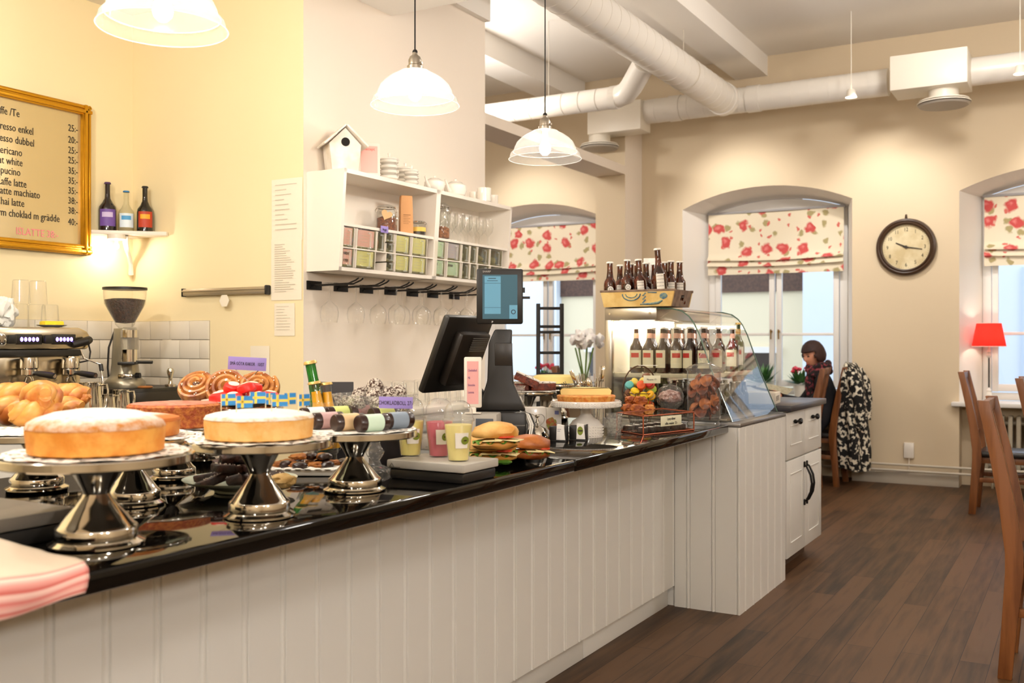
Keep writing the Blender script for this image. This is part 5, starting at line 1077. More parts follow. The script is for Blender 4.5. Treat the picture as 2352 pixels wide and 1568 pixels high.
t = [o for o in COL.objects if o.name.startswith('picture_card')][-1]
MB().blob((-.005, -.003, .045), .022, .002, .028, .4, 4, seed=2).build('printed_picture', mat('green_print', '#8FA04A', .6, col2='#B0522E', cscale=60), t); MB().box(.008, .026, -.0025, -.001, .088, .104).build('blue_stamp', mat('blue_stamp', '#7A82C0', .6), t)
def holder(px, py, label, pic):
    x, y, _ = on(px, py); t = thing('card_holder', label, 'card holder', (x, y, ZT), YAW-.25, 'black card holders')
    MB().box(-.034, .036, -.012, .04, 0, .006, .001).box(-.034, -.004, -.006, .03, .006, .062, .002).box(.030, .036, .0, .04, .006, .066, .001).build('holder_body', blk, t)
    MB().prism([(-.004, .008), (.032, .008), (.026, .066), (-.002, .070)], -.010, .016, 'y').build('cards', mat('white_card', '#EEE9E2', .5), t)
    if pic: MB().lathe([(0, 0), (.012, 0)], seg=24, caps=False, M=Matrix.Translation((.012, -.0106, .042))@Matrix.Rotation(PI/2, 4, 'X')@Matrix.Scale(1.5, 4, (0, 1, 0))).build('logo', olive, t); MB().box(.004, .022, -.0116, -.0108, .040, .045).build('logo_bean', mat('logo_brown', '#3A2A14', .5), t)
    else: MB().box(.0, .016, -.0108, -.0104, .050, .052).box(.0, .012, -.0108, -.0104, .043, .045).build('printed_text', mat('grey_print2', '#8C8890', .5), t); 
holder(1281, 1014, 'black card holder with text cards next to the bell', False); holder(1327, 1012, 'black card holder with cards showing an olive logo', True)
# hobnail cake stand and cheesecake
hob = mat('white_milk_glass', '#F0EAE2', .15, coat=.4); Hs = on(1346, 1002); t = thing('hobnail_cake_stand', 'white hobnail glass cake stand with a yellow cheesecake', 'cake stand', Hs)
MB().lathe([(.072, 0), (.072, .05), (.066, .055), (.058, .068), (.034, .082), (.024, .094), (.022, .118), (.026, .126)], seg=40).build('foot', hob, t)
MB().lathe([(0, .126), (.13, .127), (.145, .128), (.148, .134), (.148, .152), (.146, .155), (.14, .150), (.138, .138), (0, .137)], seg=64, caps=False).build('plate', hob, t)
b = MB()
for z in (.133, .140, .147):
    for k in range(72): a = 2*PI*k/72; b.blob((.149*cos(a), .149*sin(a), z), .0028, .0028, .0028, 0, sub=1)
for z in (.008, .020, .032, .044):
    for k in range(36): a = 2*PI*k/36; b.blob((.073*cos(a), .073*sin(a), z), .003, .003, .003, 0, sub=1)
b.build('hobnails', hob, t)['kind'] = 'stuff'
t = thing('cheesecake', 'yellow cheesecake on a crumb crust on the white hobnail stand', 'cake', (Hs[0], Hs[1], ZT+.138), YAW)
MB().lathe([(.114, 0), (.118, .004), (.126, .036), (.121, .040), (0, .038)], seg=90, fn=lambda r, z, a: r*(1+.015*noise.noise(Vector((cos(a)*14, sin(a)*14, z*90))))).build('crumb_crust', mat('cake_crust', '#D27A2A', .6, col2='#E3A552', cscale=50, bump=.5, bscale=120), t)
MB().lathe([(.108, .038), (.114, .046), (.113, .060), (.104, .068), (.07, .0705), (0, .069)], seg=64, a0=.12, a1=PI-.12, caps=False).prism([(.113*cos(a)*(.955 if abs(z_) > 1 else 1), z_) for a, z_ in ()] or [(-.106, .039), (.106, .039), (.110, .058), (.10, .067), (-.10, .067), (-.110, .058)], .008, .016, 'y').build('lemon_cream', mat('lemon_cream', '#F3DE93', .45, sss=.1), t)
# stands behind
K = (-2.33, 4.20, ZT); cake_stand(K, .168, .135, .062, 'silver cake stand with coconut chocolate cake slices behind the till'); doily((K[0], K[1], ZT+.168), .150, 'lace doily under the coconut chocolate cake', 8)
redv = mat('moist_chocolate_cake', '#7A3015', .5, col2='#4A1A0C', cscale=50, bump=.6, bscale=90); coco = mat('coconut_topping', '#F1EADF', .8, col2='#4A2A1C', cscale=90, cpos=(.58, .66), bump=.8, bscale=120)
for i, (dx, dy, z, rz, ry) in enumerate(((-.05, .0, 0, .2, 0), (.045, .045, 0, .9, 0), (.0, -.035, .034, .5, .42))):
    t = thing('coconut_cake_slice', 'coconut-topped chocolate cake slice behind the till, %s' % ['lying next to the post', 'lying towards the cheesecake', 'tilted on top'][i], 'cake', (K[0]+dx, K[1]+dy, ZT+.171+z), rz, 'coconut chocolate cake slices'); t.rotation_euler = (0, ry, rz)
    MB().box(-.06, .06, -.045, .045, 0, .034, .004).build('sponge', redv, t); MB().box(-.061, .061, -.046, .046, .033, .041, .004).build('coconut_topping', coco, t)
J2 = (-2.42, 4.66, ZT); cake_stand(J2, .185, .140, .062, 'silver cake stand with a yellow marzipan cake near the display case'); doily((J2[0], J2[1], ZT+.185), .145, 'lace doily under the yellow marzipan cake', 9)
t = thing('marzipan_cake', 'smooth yellow marzipan cake behind the cheesecake', 'cake', (J2[0]-.01, J2[1], ZT+.188)); MB().lathe([(.112, 0), (.114, .02), (.110, .034), (.095, .042), (0, .044)], seg=60, fn=lambda r, z, a: r*(1+.02*sin(5*a)*.3)).build('marzipan_cover', mat('yellow_marzipan', '#EFD98A', .45), t)
t = thing('cut_glass_goblet', 'footed cut-glass sugar bowl next to the till post', 'bowl', (-2.15, 3.73, ZT)); MB().lathe([(.04, 0), (.038, .008), (.014, .02), (.012, .06), (.02, .085), (.04, .11), (.052, .15), (.054, .205), (.058, .215)], seg=40, caps=False, fn=lambda r, z, a: r*(1+(.03*sin(9*a) if z > .2 else 0))).build('goblet_body', crys, t)
# cutlery jar
cj = (-1.99, 4.22, ZT); t = thing('cutlery_jar', 'clear glass jar full of upright cutlery', 'jar', cj); MB().lathe([(0, .003), (.04, 0), (.045, .006), (.047, .14), (.045, .14), (.042, .01), (0, .008)], seg=32, caps=False).build('jar_body', drink_gl, t)
sp_ = None
for i in range(11):
    a = i*2.4; tl = .10+.05*(i % 4); L_ = .23+.02*(i % 3)
    lab = '%s, %s' % (['Long steel spoon', 'Steel fork', 'Steel table knife'][i % 3], ['leaning furthest towards the till', 'in the middle of the cutlery jar', 'rear of the cutlery jar', 'front of the cutlery jar', 'leaning to the cheesecake', 'beside the front fork', 'leaning to the macaroons', 'inner rear side of the cutlery jar', 'slanting over the jar rim', 'standing steepest in the cutlery jar', 'lowest in the cutlery jar'][i])
    t = thing(['spoon', 'fork', 'table_knife'][i % 3], lab, 'cutlery', (cj[0]+.018*cos(a), cj[1]+.018*sin(a), ZT+.010), a, 'cutlery in the glass jar'); t.rotation_euler = (0, tl*.8, a) if i > 4 else (.05*i, -.20-.09*i, YAW)
    MB().tube([(0, 0, 0), (0, 0, L_*.7), (0, 0, L_*.78)], [.0035, .003, .004], 8, flat=.5).build('handle', silver, t)
    if i % 3 == 0: MB().blob((0, 0, L_*.88), .016, .004, .028, 0, sub=2).build('spoon_bowl', silver, t)
    elif i % 3 == 1: MB().box(-.010, .010, -.0015, .0015, L_*.78, L_*.86, .001).box(-.010, -.007, -.001, .001, L_*.86, L_).box(-.0015, .0015, -.001, .001, L_*.86, L_).box(.007, .010, -.001, .001, L_*.86, L_).build('fork_head', silver, t)
    else: MB().box(-.009, .009, -.001, .001, L_*.78, L_*1.05, .0008).build('blade', silver, t)
fg = (-1.775, 3.965, ZT); t = thing('fluted_glass', 'fluted glass tumbler under the rim of the hobnail stand', 'glass', fg); MB().lathe([(0, .004), (.028, 0), (.030, .006), (.036, .095), (.034, .095), (.027, .01), (0, .009)], seg=40, caps=False, fn=lambda r, z, a: r*(1+.03*sin(12*a))).build('glass_body', crys, t)
# copper-edged glass box
copper = mat('copper', '#B8674A', .25, .9); t = thing('copper_glass_box', 'low glass box with copper edges and a price note', 'box', (0, 0, ZT))
q = [(-1.654, 4.0), (-1.557, 4.366), (-1.771, 4.516), (-1.839, 4.139)]; hz = .083
b = MB(); 
for i in range(4): a, e = q[i], q[(i+1) % 4]; b.poly([(a[0], a[1], .004), (e[0], e[1], .004), (e[0], e[1], hz), (a[0], a[1], hz)])
b.poly([(x, y, hz) for x, y in q]); b.build('glass_panes', clear, t, smooth=False)
b = MB()
for i in range(4):
    a, e = q[i], q[(i+1) % 4]
    for z in (.003, hz): b.tube([(a[0], a[1], z), (e[0], e[1], z)], .0035, 6)
    b.tube([(a[0], a[1], 0), (a[0], a[1], hz)], .0035, 6)
b.build('copper_frame', copper, t)
def lp(u, v): a = Vector(q[0]).lerp(Vector(q[1]), u); e = Vector(q[3]).lerp(Vector(q[2]), u); return a.lerp(e, v)
rr = random.Random(3); bt0 = None
for i in range(12):
    c = lp(.12+.76*(i % 6)/5, .25+.5*(i//6)); lab = 'small sugar-dusted chocolate square in the copper box, %s row, %s' % (['front', 'rear'][i//6], ORD[i % 6]); loc = (c.x, c.y, ZT+.006)
    if bt0 is None: bt0 = t1 = thing('chocolate_square', lab, 'sweet', loc, .3, 'chocolate squares in the copper box'); MB().box(-.022, .022, -.024, .024, 0, .022, .004).build('square', brow, t1); MB().blob((0, 0, .0205), .018, .02, .003, .4, 5, sub=2).build('sugar_dust', coco, t1)
    else: dup(bt0, loc, rr.uniform(0, 1), lab)
e01 = math.atan2(q[1][1]-q[0][1], q[1][0]-q[0][0]); pc = Vector(q[0]).lerp(Vector(q[1]), .52)
card('price_note', 'cream price note stuck on the copper glass box', 'note', (pc.x+.005, pc.y-.002, ZT+.032), .155, .045, mat('cream_note', '#E9E6C8', .6), rz=e01, lines=('Lyxpraliner', 'olika smaker 22:-'), tm=ink, size=.016, sx=.85)
# muffins plate
t = thing('glass_plate_stand', 'low glass stand with rough golden cookies before the macaroon basket', 'cake stand', (-1.865, 4.455, ZT)); MB().lathe([(.04, 0), (.035, .01), (.014, .02), (.014, .04), (.04, .05), (.085, .054), (.088, .060), (.084, .058), (0, .056)], seg=40, caps=False).build('stand_body', drink_gl, t)
muf = mat('rough_cookie', '#C06A22', .6, col2='#8A3E12', cscale=30, bump=.8, bscale=70)
for i, (x, y, z, s_) in enumerate(((-.042, -.03, .084, 1), (.01, -.048, .082, 1.1), (.052, -.01, .082, .95), (.03, .04, .083, .9), (-.035, .035, .083, 1), (-.045, .005, .122, .9), (.012, -.008, .118, 1.05))):
    o = MB().blob((0, 0, 0), .033*s_, .030*s_, .024*s_, .35, 3.2, seed=i+3).build('cookie', muf if i != 2 else mat('light_cookie', '#D89A4A', .6, col2='#B8702C', cscale=30, bump=.7, bscale=70)); tag(o, 'rough golden cookie on the low glass stand, %s' % ['till side', 'front', 'pale one towards the big jar', 'rear right by the sweets dish', 'rear', 'dark one high on the till side', 'crowning the heap'][i], 'cookie', 'rough golden cookies', (-1.865+x, 4.455+y, ZT+z))
# macaron basket
mb = (-1.93, 4.625, ZT); t = thing('wire_basket', 'round wire basket with a tall arched handle full of macaroons', 'basket', mb, YAW)
bw = mat('bronze_wire', '#5A4434', .4, .8); b = MB()
for z, r in ((.003, .05), (.09, .07), (.15, .088)): b.tube([(r*cos(a), r*sin(a), z) for a in [k*PI/18 for k in range(37)]], .0022, 6)
for k in range(16): a = 2*PI*k/16; b.tube([(.05*cos(a), .05*sin(a), .003), (.07*cos(a), .07*sin(a), .09), (.088*cos(a), .088*sin(a), .15)], .0014, 5)
b.build('wire_bowl', bw, t); MB().tube([(.088*cos(a), 0, .15+.135*sin(a)) for a in [k*PI/20 for k in range(21)]], .0035, 8).build('handle', bw, t)
MB().lathe([(0, .003), (.05, .004)], seg=24, caps=False).build('base_plate', bw, t)
mc = ['#F0662E', '#5FB0AC', '#E8C520', '#F2DE7A', '#D8342E', '#7A4A2A', '#A9BE3A', '#E8C520', '#F2B51E', '#5FB0AC', '#6E4226', '#F0D860', '#E0722C', '#A9BE3A']; cn = ['orange-red', 'turquoise', 'yellow', 'pale yellow', 'red', 'chocolate brown', 'lime', 'golden yellow', 'amber yellow', 'teal', 'cocoa', 'lemon', 'orange', 'olive-lime']
pos = [(-.0, -.05, .19), (-.055, -.02, .185), (-.035, -.06, .155), (.02, .01, .205), (.045, -.035, .195), (.035, .015, .225), (.06, .0, .165), (.005, -.07, .135), (.045, -.06, .14), (-.02, .04, .19), (-.06, -.035, .145), (-.03, .0, .20), (.0, .05, .17), (.05, .04, .18)]
for i, (x, y, z) in enumerate(pos):
    X_, Y_ = off(mb, x, y); t = thing('macaroon', '%s macaroon in the wire basket' % cn[i].capitalize(), 'macaroon', (X_, Y_, ZT+z), YAW, 'macaroons in the wire basket'); t.rotation_euler = (1.2-.3*(i % 3), .5*(i % 4)-.7, YAW)
    m = mat('macaroon_'+cn[i].replace(' ', '_'), mc[i], .5, bump=.1, bscale=60)
    MB().lathe([(.020, .004), (.0225, .008), (.020, .016), (.010, .020), (0, .021)], seg=20, caps=False).lathe([(.020, -.004), (.0225, -.008), (.020, -.016), (.010, -.020), (0, -.021)], seg=20, caps=False).build('shells', m, t); MB().lathe([(0, -.005), (.0195, -.005), (.0195, .005), (0, .005)], seg=20, caps=False).build('filling', mat('macaroon_filling', '#D9B98C', .6), t)
for i in range(8):
    a = i*.785; X_, Y_ = mb[0]+.05*cos(a), mb[1]+.05*sin(a); q_ = [o for o in COL.objects if o.name.startswith('macaroon') and o.parent is None][i % 5]; dup(q_, (X_, Y_, ZT+.09+.02*(i % 2)), a, 'macaroon low in the wire basket, %s round the rim' % ORD[i])
k = ray(1488, 834)*4.90; o = MB().box(-.045, .045, -.02, .02, 0, .002, .0005).build('white_tag', mat('white_card', '#EEE9E2', .5)); tag(o, 'white card lying on top of the basket handle', 'card', loc=(k.x, k.y, ZT+.287), rz=YAW)
t, h, w_ = price_card('price_card', 'cream card reading Macaron hanging on the basket', 1478, 1517, 862, 880, 4.83, ('Macaron 17:-',), m=mat('cream_note', '#E9E6C8', .6), size=.0125, sx=.75)
# lidded sweets dish
t = thing('sweets_dish', 'footed glass dish with domed lid and pale sweets', 'dish', (-1.775, 4.635, ZT)); MB().lathe([(.035, 0), (.030, .008), (.010, .02), (.010, .055), (.03, .072), (.062, .10), (.068, .125)], seg=36, caps=False).build('dish_body', crys, t)
MB().lathe([(.068, .128), (.066, .150), (.052, .176), (.028, .190), (.008, .194), (.006, .20), (.013, .208), (.010, .220), (0, .222)], seg=36, caps=False).build('lid', drink_gl, t)
MB().blob((0, 0, .135), .055, .055, .032, .35, 5, seed=3).build('sweets', mat('pale_sweets', '#D9BDB8', .6, col2='#8A5A50', cscale=60, bump=.6), t)['kind'] = 'stuff'
# tall jar of crisps
bj = (-1.602, 4.632, ZT); t = thing('lidded_glass_jar', 'tall glass jar with knobbed lid full of brown apple crisps', 'jar', bj)
MB().lathe([(.076, 0), (.080, .006), (.078, .014), (.072, .020), (.078, .030), (.080, .045), (.080, .262), (.083, .267)], seg=48, caps=False).lathe([(0, .034), (.076, .034)], seg=48, caps=False).lathe([(0, .003), (.074, .003)], seg=48, caps=False).build('jar_body', drink_gl, t)
MB().lathe([(.087, .268), (.088, .275), (.070, .286), (.040, .298), (.014, .303), (.009, .310), (.018, .318), (.022, .332), (.016, .345), (0, .350)], seg=48, caps=False).build('lid', drink_gl, t)
MB().tube([(.081*cos(a), .081*sin(a), .045) for a in [k*PI/24 for k in range(49)]], .003, 6).build('glass_ring', drink_gl, t)
apm = mat('apple_crisp', '#8E4216', .4, col2='#52200A', cscale=30, bump=.3, bscale=50, coat=.2); apl = mat('pale_apple_crisp', '#B8682A', .4, col2='#6E3410', cscale=30, bump=.3, bscale=50, coat=.2); rr = random.Random(11); a0_ = None
for i in range(34):
    a = i*2.4; r = .052 if i % 3 else .02; z = .055+i*.0052; loc = (bj[0]+r*cos(a), bj[1]+r*sin(a), ZT+z); lab = 'curled brown apple crisp inside the tall lidded jar'
    if a0_ is None or i == 1:
        b = MB(); R3 = .030; b.grid(lambda u, v: Vector((R3*v*cos(2*PI*u), R3*v*sin(2*PI*u), .012*(v*cos(2*PI*u))**2*1.2-.002)), 18, 4); o = b.build('apple_crisp', apm if a0_ is None else apl); md = o.modifiers.new('t', 'SOLIDIFY'); md.thickness = .004
        if a0_ is None: a0_ = o
        else: a1_ = o
        tag(o, lab, 'crisp', 'apple crisps in the tall jar', loc)
    else:
        o = (a1_ if i % 3 == 1 else a0_).copy(); COL.objects.link(o); o.location = loc
    o.rotation_euler = (PI/2*.8+rr.uniform(-.4, .4), rr.uniform(-.4, .4), a+PI/2+rr.uniform(-.4, .4))
# ================================================================ BACK COUNTERS
t = thing('back_counter', 'worktop and cupboards behind the bar under the white tiles', 'counter', (0, 0, 0)); 
MB().box(-4.52, -3.93, 1.2, 3.685, 0, .93).build('carcass', panel_white, t); o = MB().box(-4.525, -3.90, 1.2, 3.685, .932, .968, .003).build('back_worktop', mat('steel_worktop', '#8C867C', .3, .7)); tag(o, 'steel worktop carrying the espresso machine and the grinder', 'countertop')
t = thing('wall_counter', 'white back counter along the pier under the hanging glasses', 'counter', (0, 0, 0)); MB().box(-3.295, -2.92, 3.95, 5.36, 0, .968).build('carcass', panel_white, t); MB().box(-3.295, -2.90, 3.94, 5.37, .97, 1.0, .003).build('white_top', gloss_white, t)
gl0 = None
for j in range(2):
    for i in range(8):
        loc = (-3.02-.12*j, 4.10+i*.10+.04*j, 1.001); lab = 'upturned clear tumbler on the back counter, %s row, %s from the pier corner' % (['front', 'rear'][j], ORD[i])
        if gl0 is None: gl0 = t = thing('tumbler', lab, 'glass', loc, group='upturned tumblers on the back counter'); MB().lathe([(.037, 0), (.036, .002), (.031, .12), (.028, .127), (0, .127)], seg=24, caps=False).build('glass_body', drink_gl, t)
        else: dup(gl0, loc, 0, lab)
for px, nm in ((990, 'clear glass dome among the tumblers behind the smoothies'), (1015, 'second clear glass dome next to the till')):
    p = at_x(px, 900, -2.98); t = thing('glass_dome', nm, 'dome', (-2.97+(.0), p.y, 1.001)) if False else None
# espresso machine: local x runs along the wall, local -y faces the barista
inox = mat('satin_inox', '#B9AC94', .22, 1, bump=.02, bscale=20); XM = -4.05
def ex(px, py, X=XM): p = at_x(px, py, X); return p.y-3.067, p.z-.968
t = thing('espresso_machine', 'two-group espresso machine with violet-lit buttons', 'coffee machine', (XM, 3.067, .968), PI/2)
zt_, zp0, zp1 = 1.400-.968, 1.300-.968, 1.392-.968
MB().prism([(-.90, zp0), (-.02, zp0), (-.004, zp0+.02), (0, zp0+.05), (-.02, zp1-.01), (-.06, zt_), (-.90, zt_)], .0, .42, 'y', bev=.010).build('upper_housing', inox, t)
MB().box(-.90, -.05, .02, .40, .06, zp0-.004, .004).build('back_splash', inox, t); MB().box(-.90, -.03, -.04, .42, .0, .07, .01).build('drip_tray', inox, t)
MB().box(-.90, -.03, -.038, .0, .071, .076).build('drip_grille', mat('black_plastic', '#1C1916', .45), t); MB().box(-.90, -.05, -.0, .36, zp0-.03, zp0-.001, .003).build('under_panel', blk, t)
vio = emit('violet_button', '#8A6BFF', 6); 
for (a, e, nm) in ((35, 95, 0), (118, 172, 1)):
    xa, za = ex(a, 767); xe, ze = ex(e, 791); pn = MB().box(xa, xe, -.008, .002, ze, za, .004).build('button_panel', blk, t)
    for k in range(5): cx = xa+(xe-xa)*(.2+.15*k); MB().lathe([(0, 0), (.0075, 0)], seg=16, caps=False, M=Matrix.Translation((cx, -.0085, (za+ze)/2))@Matrix.Rotation(PI/2, 4, 'X')@Matrix.Scale(1.3, 4, (0, 1, 0))).build('button', vio, pn)
for px in (24, 107): x, z = ex(px, 779); MB().box(x-.02, x+.02, -.02, 0, z-.02, z+.02, .006).build('steam_knob', blk, t)
x, z = ex(0, 780); MB().lathe([(.028, 0), (.028, .01), (.022, .012), (0, .012)], seg=28, M=Matrix.Translation((x, -.0, z))@Matrix.Rotation(PI/2, 4, 'X')).build('pressure_gauge', chrome, t)
x, z = ex(190, 783); MB().tube([(x-.06, -.01, z-.018), (x, -.03, z+.0), (x+.02, -.02, z+.006)], [.016, .02, .018], 10).build('steam_lever', blk, t)
MB().tube([(x+.02, -.01, z), (x+.03, -.015, z-.05), (x+.02, -.02, z-.09), (x-.03, -.01, z-.10)], .004, 8).build('lever_cable', blk, t)
for i, (px, py) in enumerate(((57, 838), (152, 838))):
    x, z = ex(px, py); 
    g = MB().lathe([(.036, .045), (.038, .03), (.038, .0), (.033, -.006), (.030, -.022), (0, -.024)], seg=28, M=Matrix.Translation((x, -.03, z-.012))).build('group_head', chrome, t)
    pf = MB().lathe([(.034, -.008), (.034, -.03), (.022, -.036), (0, -.036)], seg=24, M=Matrix.Translation((x, -.03, z-.012))).build('portafilter', chrome, t)
    MB().tube([(x+.01, -.06, z-.035), (x+.015, -.09, z-.038), (x+.02, -.15, z-.044), (x+.022, -.175, z-.046)], [.009, .013, .0145, .013], 12).build('handle', blk, pf); MB().lathe([(0, 0), (.009, 0)], seg=16, caps=False, M=Matrix.Translation((x+.022, -.1755, z-.046))@Matrix.Rotation(PI/2, 4, 'X')).build('handle_cap', chrome, pf)
    MB().tube([(x-.02, -.03, z-.075), (x-.012, -.03, z-.055), (x, -.03, z-.045), (x+.012, -.03, z-.055), (x+.02, -.03, z-.075)], .006, 8).build('spout', chrome, pf)
x, z = ex(172, 880); MB().box(x-.035, x+.03, .0, .06, .07, zp0-.03, .006).build('side_column', inox, t); MB().lathe([(0, 0), (.007, 0)], seg=16, caps=False, M=Matrix.Translation((x-.0, -.001, z+.055))@Matrix.Rotation(PI/2, 4, 'X')).build('red_lamp', mat('red_lamp', '#C02020', .3), t)
x, z = ex(183, 812); MB().tube([(x-.01, -.02, z+.02), (x, -.03, z-.02), (x+.03, -.05, z-.035), (x+.06, -.07, z-.05), (x+.055, -.09, z-.13), (x+.045, -.10, z-.20)], .0048, 10).build('steam_wand', chrome, t); MB().tube([(x+.06, -.07, z-.05), (x+.058, -.08, z-.08)], .010, 10).build('wand_grip', blk, t)
# things on the machine
zm = 1.4005
for i, (px, z, nm) in enumerate(((45, 0, 'upturned tumbler of the lower row on the espresso machine, cloth side'), (85, 0, 'middle upturned tumbler of the lower row on the espresso machine'), (115, 0, 'upturned tumbler of the lower row by the sponge'), (48, .109, 'upturned tumbler of the upper row, cloth side'), (87, .109, 'upturned tumbler of the upper row, sponge side'))):
    p = at_x(px, 740, -4.22); dup(gl0, (p.x, p.y, zm+z), 0, nm, group='upturned tumblers on the espresso machine', scale=(1.15, 1.15, .85))
p = at_x(119, 745, -4.15); t = thing('saucer', 'white saucer with a yellow sponge on the espresso machine', 'saucer', (p.x, p.y, zm)); MB().lathe([(.03, 0), (.06, .008), (.066, .012), (.05, .006), (0, .004)], seg=32, caps=False).build('saucer_body', cer, t)
o = MB().box(-.045, .045, -.03, .03, 0, .022, .006).build('kitchen_sponge', mat('yellow_sponge', '#F2D431', .9, bump=.4, bscale=120)); tag(o, 'yellow kitchen sponge on the saucer', 'sponge', loc=(p.x, p.y, zm+.008), rz=1.4)
p = at_x(5, 740, -4.2); o = MB().blob((0, 0, .07), .06, .055, .08, .35, 2.5, sub=4, seed=4).build('crumpled_cloth', mat('white_cloth', '#E8E6DE', .9, bump=.2)); tag(o, 'crumpled white cloth on the espresso machine', 'cloth', loc=(p.x, p.y, zm-.005))
# knock box, grinder, tamper
t = thing('knock_drawer', 'black knock-out drawer under the coffee grinder', 'drawer box', (0, 0, .968)); kb = at_x(415, 900, -3.99)
MB().box(-4.45, -3.99, 3.22, 3.66, 0, .137, .004).build('box_body', blk, t); MB().box(-3.99, -3.985, 3.24, 3.64, .02, .12, .003).build('drawer_front', blk2, t); MB().tube([(-3.985, 3.38, .07), (-3.965, 3.38, .07), (-3.965, 3.52, .07), (-3.985, 3.52, .07)], .004, 8).build('drawer_pull', chrome, t)
gb = mat('grinder_grey', '#9E9682', .3, .6); p = at_x(287, 880, -4.20); t = thing('coffee_grinder', 'grey coffee grinder with a glass hopper of beans', 'grinder', (p.x, p.y, 1.106), YAW+.2)
MB().lathe([(.098, 0), (.10, .012), (.096, .03), (.082, .045), (.070, .06), (.064, .12), (.060, .20), (.052, .295), (0, .30)], seg=40).build('motor_body', gb, t)
MB().lathe([(.03, .298), (.046, .315), (.05, .33), (.098, .42), (.103, .47), (.103, .49)], seg=40, caps=False).build('hopper', drink_gl, t); MB().lathe([(0, .32), (.044, .325), (.088, .405), (.098, .44), (.06, .446), (0, .442)], seg=36).build('coffee_beans', mat('coffee_beans', '#2A160C', .4, col2='#4A2A18', cscale=90, bump=.9, bscale=110), t)['kind'] = 'stuff'
MB().lathe([(.107, .49), (.107, .502), (.06, .505), (0, .504)], seg=40).build('hopper_lid', blk, t)
MB().lathe([(.040, .12), (.042, .125), (.042, .285), (.030, .30), (0, .30)], seg=32, M=Matrix.Translation((.035, -.07, 0))).build('doser', glass('doser_glass', (.85, .82, .75), 1, .05, milk=.2), t); MB().lathe([(.043, .25), (.043, .287), (0, .29)], seg=32, M=Matrix.Translation((.035, -.07, 0)), caps=False).build('doser_collar', chrome, t); MB().lathe([(.043, .13), (.043, .19)], seg=32, M=Matrix.Translation((.035, -.07, 0)), caps=False).build('doser_window_band', chrome, t)
MB().box(-.01, .07, -.15, -.03, .115, .13, .004).tube([(.06, -.07, .127), (.145, -.09, .127)], .008, 8).build('portafilter_fork', blk, t); MB().tube([(.06, -.05, .06), (.082, -.055, .06)], .014, 12).build('knob', blk, t); MB().box(-.02, .05, -.085, -.06, .045, .07, .006).build('badge', chrome, t)
MB().tube([(-.05, .0, .28), (-.075, -.01, .2), (-.08, -.01, .1), (-.075, 0, .02)], .005, 8).build('power_cord', blk, t)
p = at_x(398, 890, -4.02); t = thing('tamper', 'steel coffee tamper standing on the knock-out drawer', 'tamper', (-4.04, p.y if p.y < 3.64 else 3.63, 1.106)); MB().lathe([(.028, 0), (.028, .012), (.012, .016), (.009, .03), (.011, .05), (.018, .07), (.019, .082), (.012, .094), (0, .096)], seg=28).build('tamper_body', silver, t)
p = at_x(343, 893, -4.0); o = MB().lathe([(0, 0), (.034, 0), (.038, .005), (.03, .010), (0, .011)], seg=28).build('wooden_coaster', mat('coaster_wood', '#A86A34', .5)); tag(o, 'small round wooden coaster beside the grinder', 'coaster', loc=(-4.03, min(p.y, 3.5), 1.1065))
def jug(px, py_top, X, r, h, nm, z=.969):
    p = at_x(px, py_top, X); t = thing('milk_jug', nm, 'jug', (X, p.y, z), YAW-.2, 'steel milk jugs'); h = p.z-z
    MB().lathe([(0, .002), (r, 0), (r*1.02, .01), (r*.98, h*.5), (r*.85, h*.85), (r*.88, h), (r*.84, h), (r*.8, h*.85), (r*.9, h*.4), (0, .01)], seg=36, caps=False).build('jug_body', chrome, t)
    MB().tube([(r*.85, 0, h*.93), (r*1.5, 0, h*.95), (r*1.6, 0, h*.8), (r*1.5, 0, h*.4), (r*.98, 0, h*.3)], .005, 8).build('handle', chrome, t)
jug(208, 878, -3.93, .055, .17, 'widest steel milk jug under the steam wand'); jug(278, 895, -3.95, .044, .17, 'tall steel milk jug in front of the grinder')
p = at_x(250, 905, -3.985); jug(248, 905, -3.93, .036, .12, 'smallest steel milk jug between the other two')
# ================================================================ DINING ROOM
# roman blinds
fl = bpy.data.materials.new('floral_linen'); fl.use_nodes = True; MATS['floral_linen'] = fl; nt = fl.node_tree; bs = nt.nodes['Principled BSDF']; bs.inputs['Roughness'].default_value = .9
tc = nt.nodes.new('ShaderNodeTexCoord'); mp = nt.nodes.new('ShaderNodeMapping'); mp.inputs['Scale'].default_value = (1, .001, 1); nt.links.new(tc.outputs['UV'], mp.inputs[0]); mp.inputs['Scale'].default_value = (1, 1, 1)
wn = nt.nodes.new('ShaderNodeTexNoise'); wn.inputs['Scale'].default_value = 14; wn.inputs['Detail'].default_value = 3; nt.links.new(mp.outputs[0], wn.inputs['Vector'])
vm = nt.nodes.new('ShaderNodeVectorMath'); vm.operation = 'MULTIPLY_ADD'; vm.inputs[1].default_value = (.085, .085, 0); nt.links.new(wn.outputs['Color'], vm.inputs[0]); nt.links.new(mp.outputs[0], vm.inputs[2])
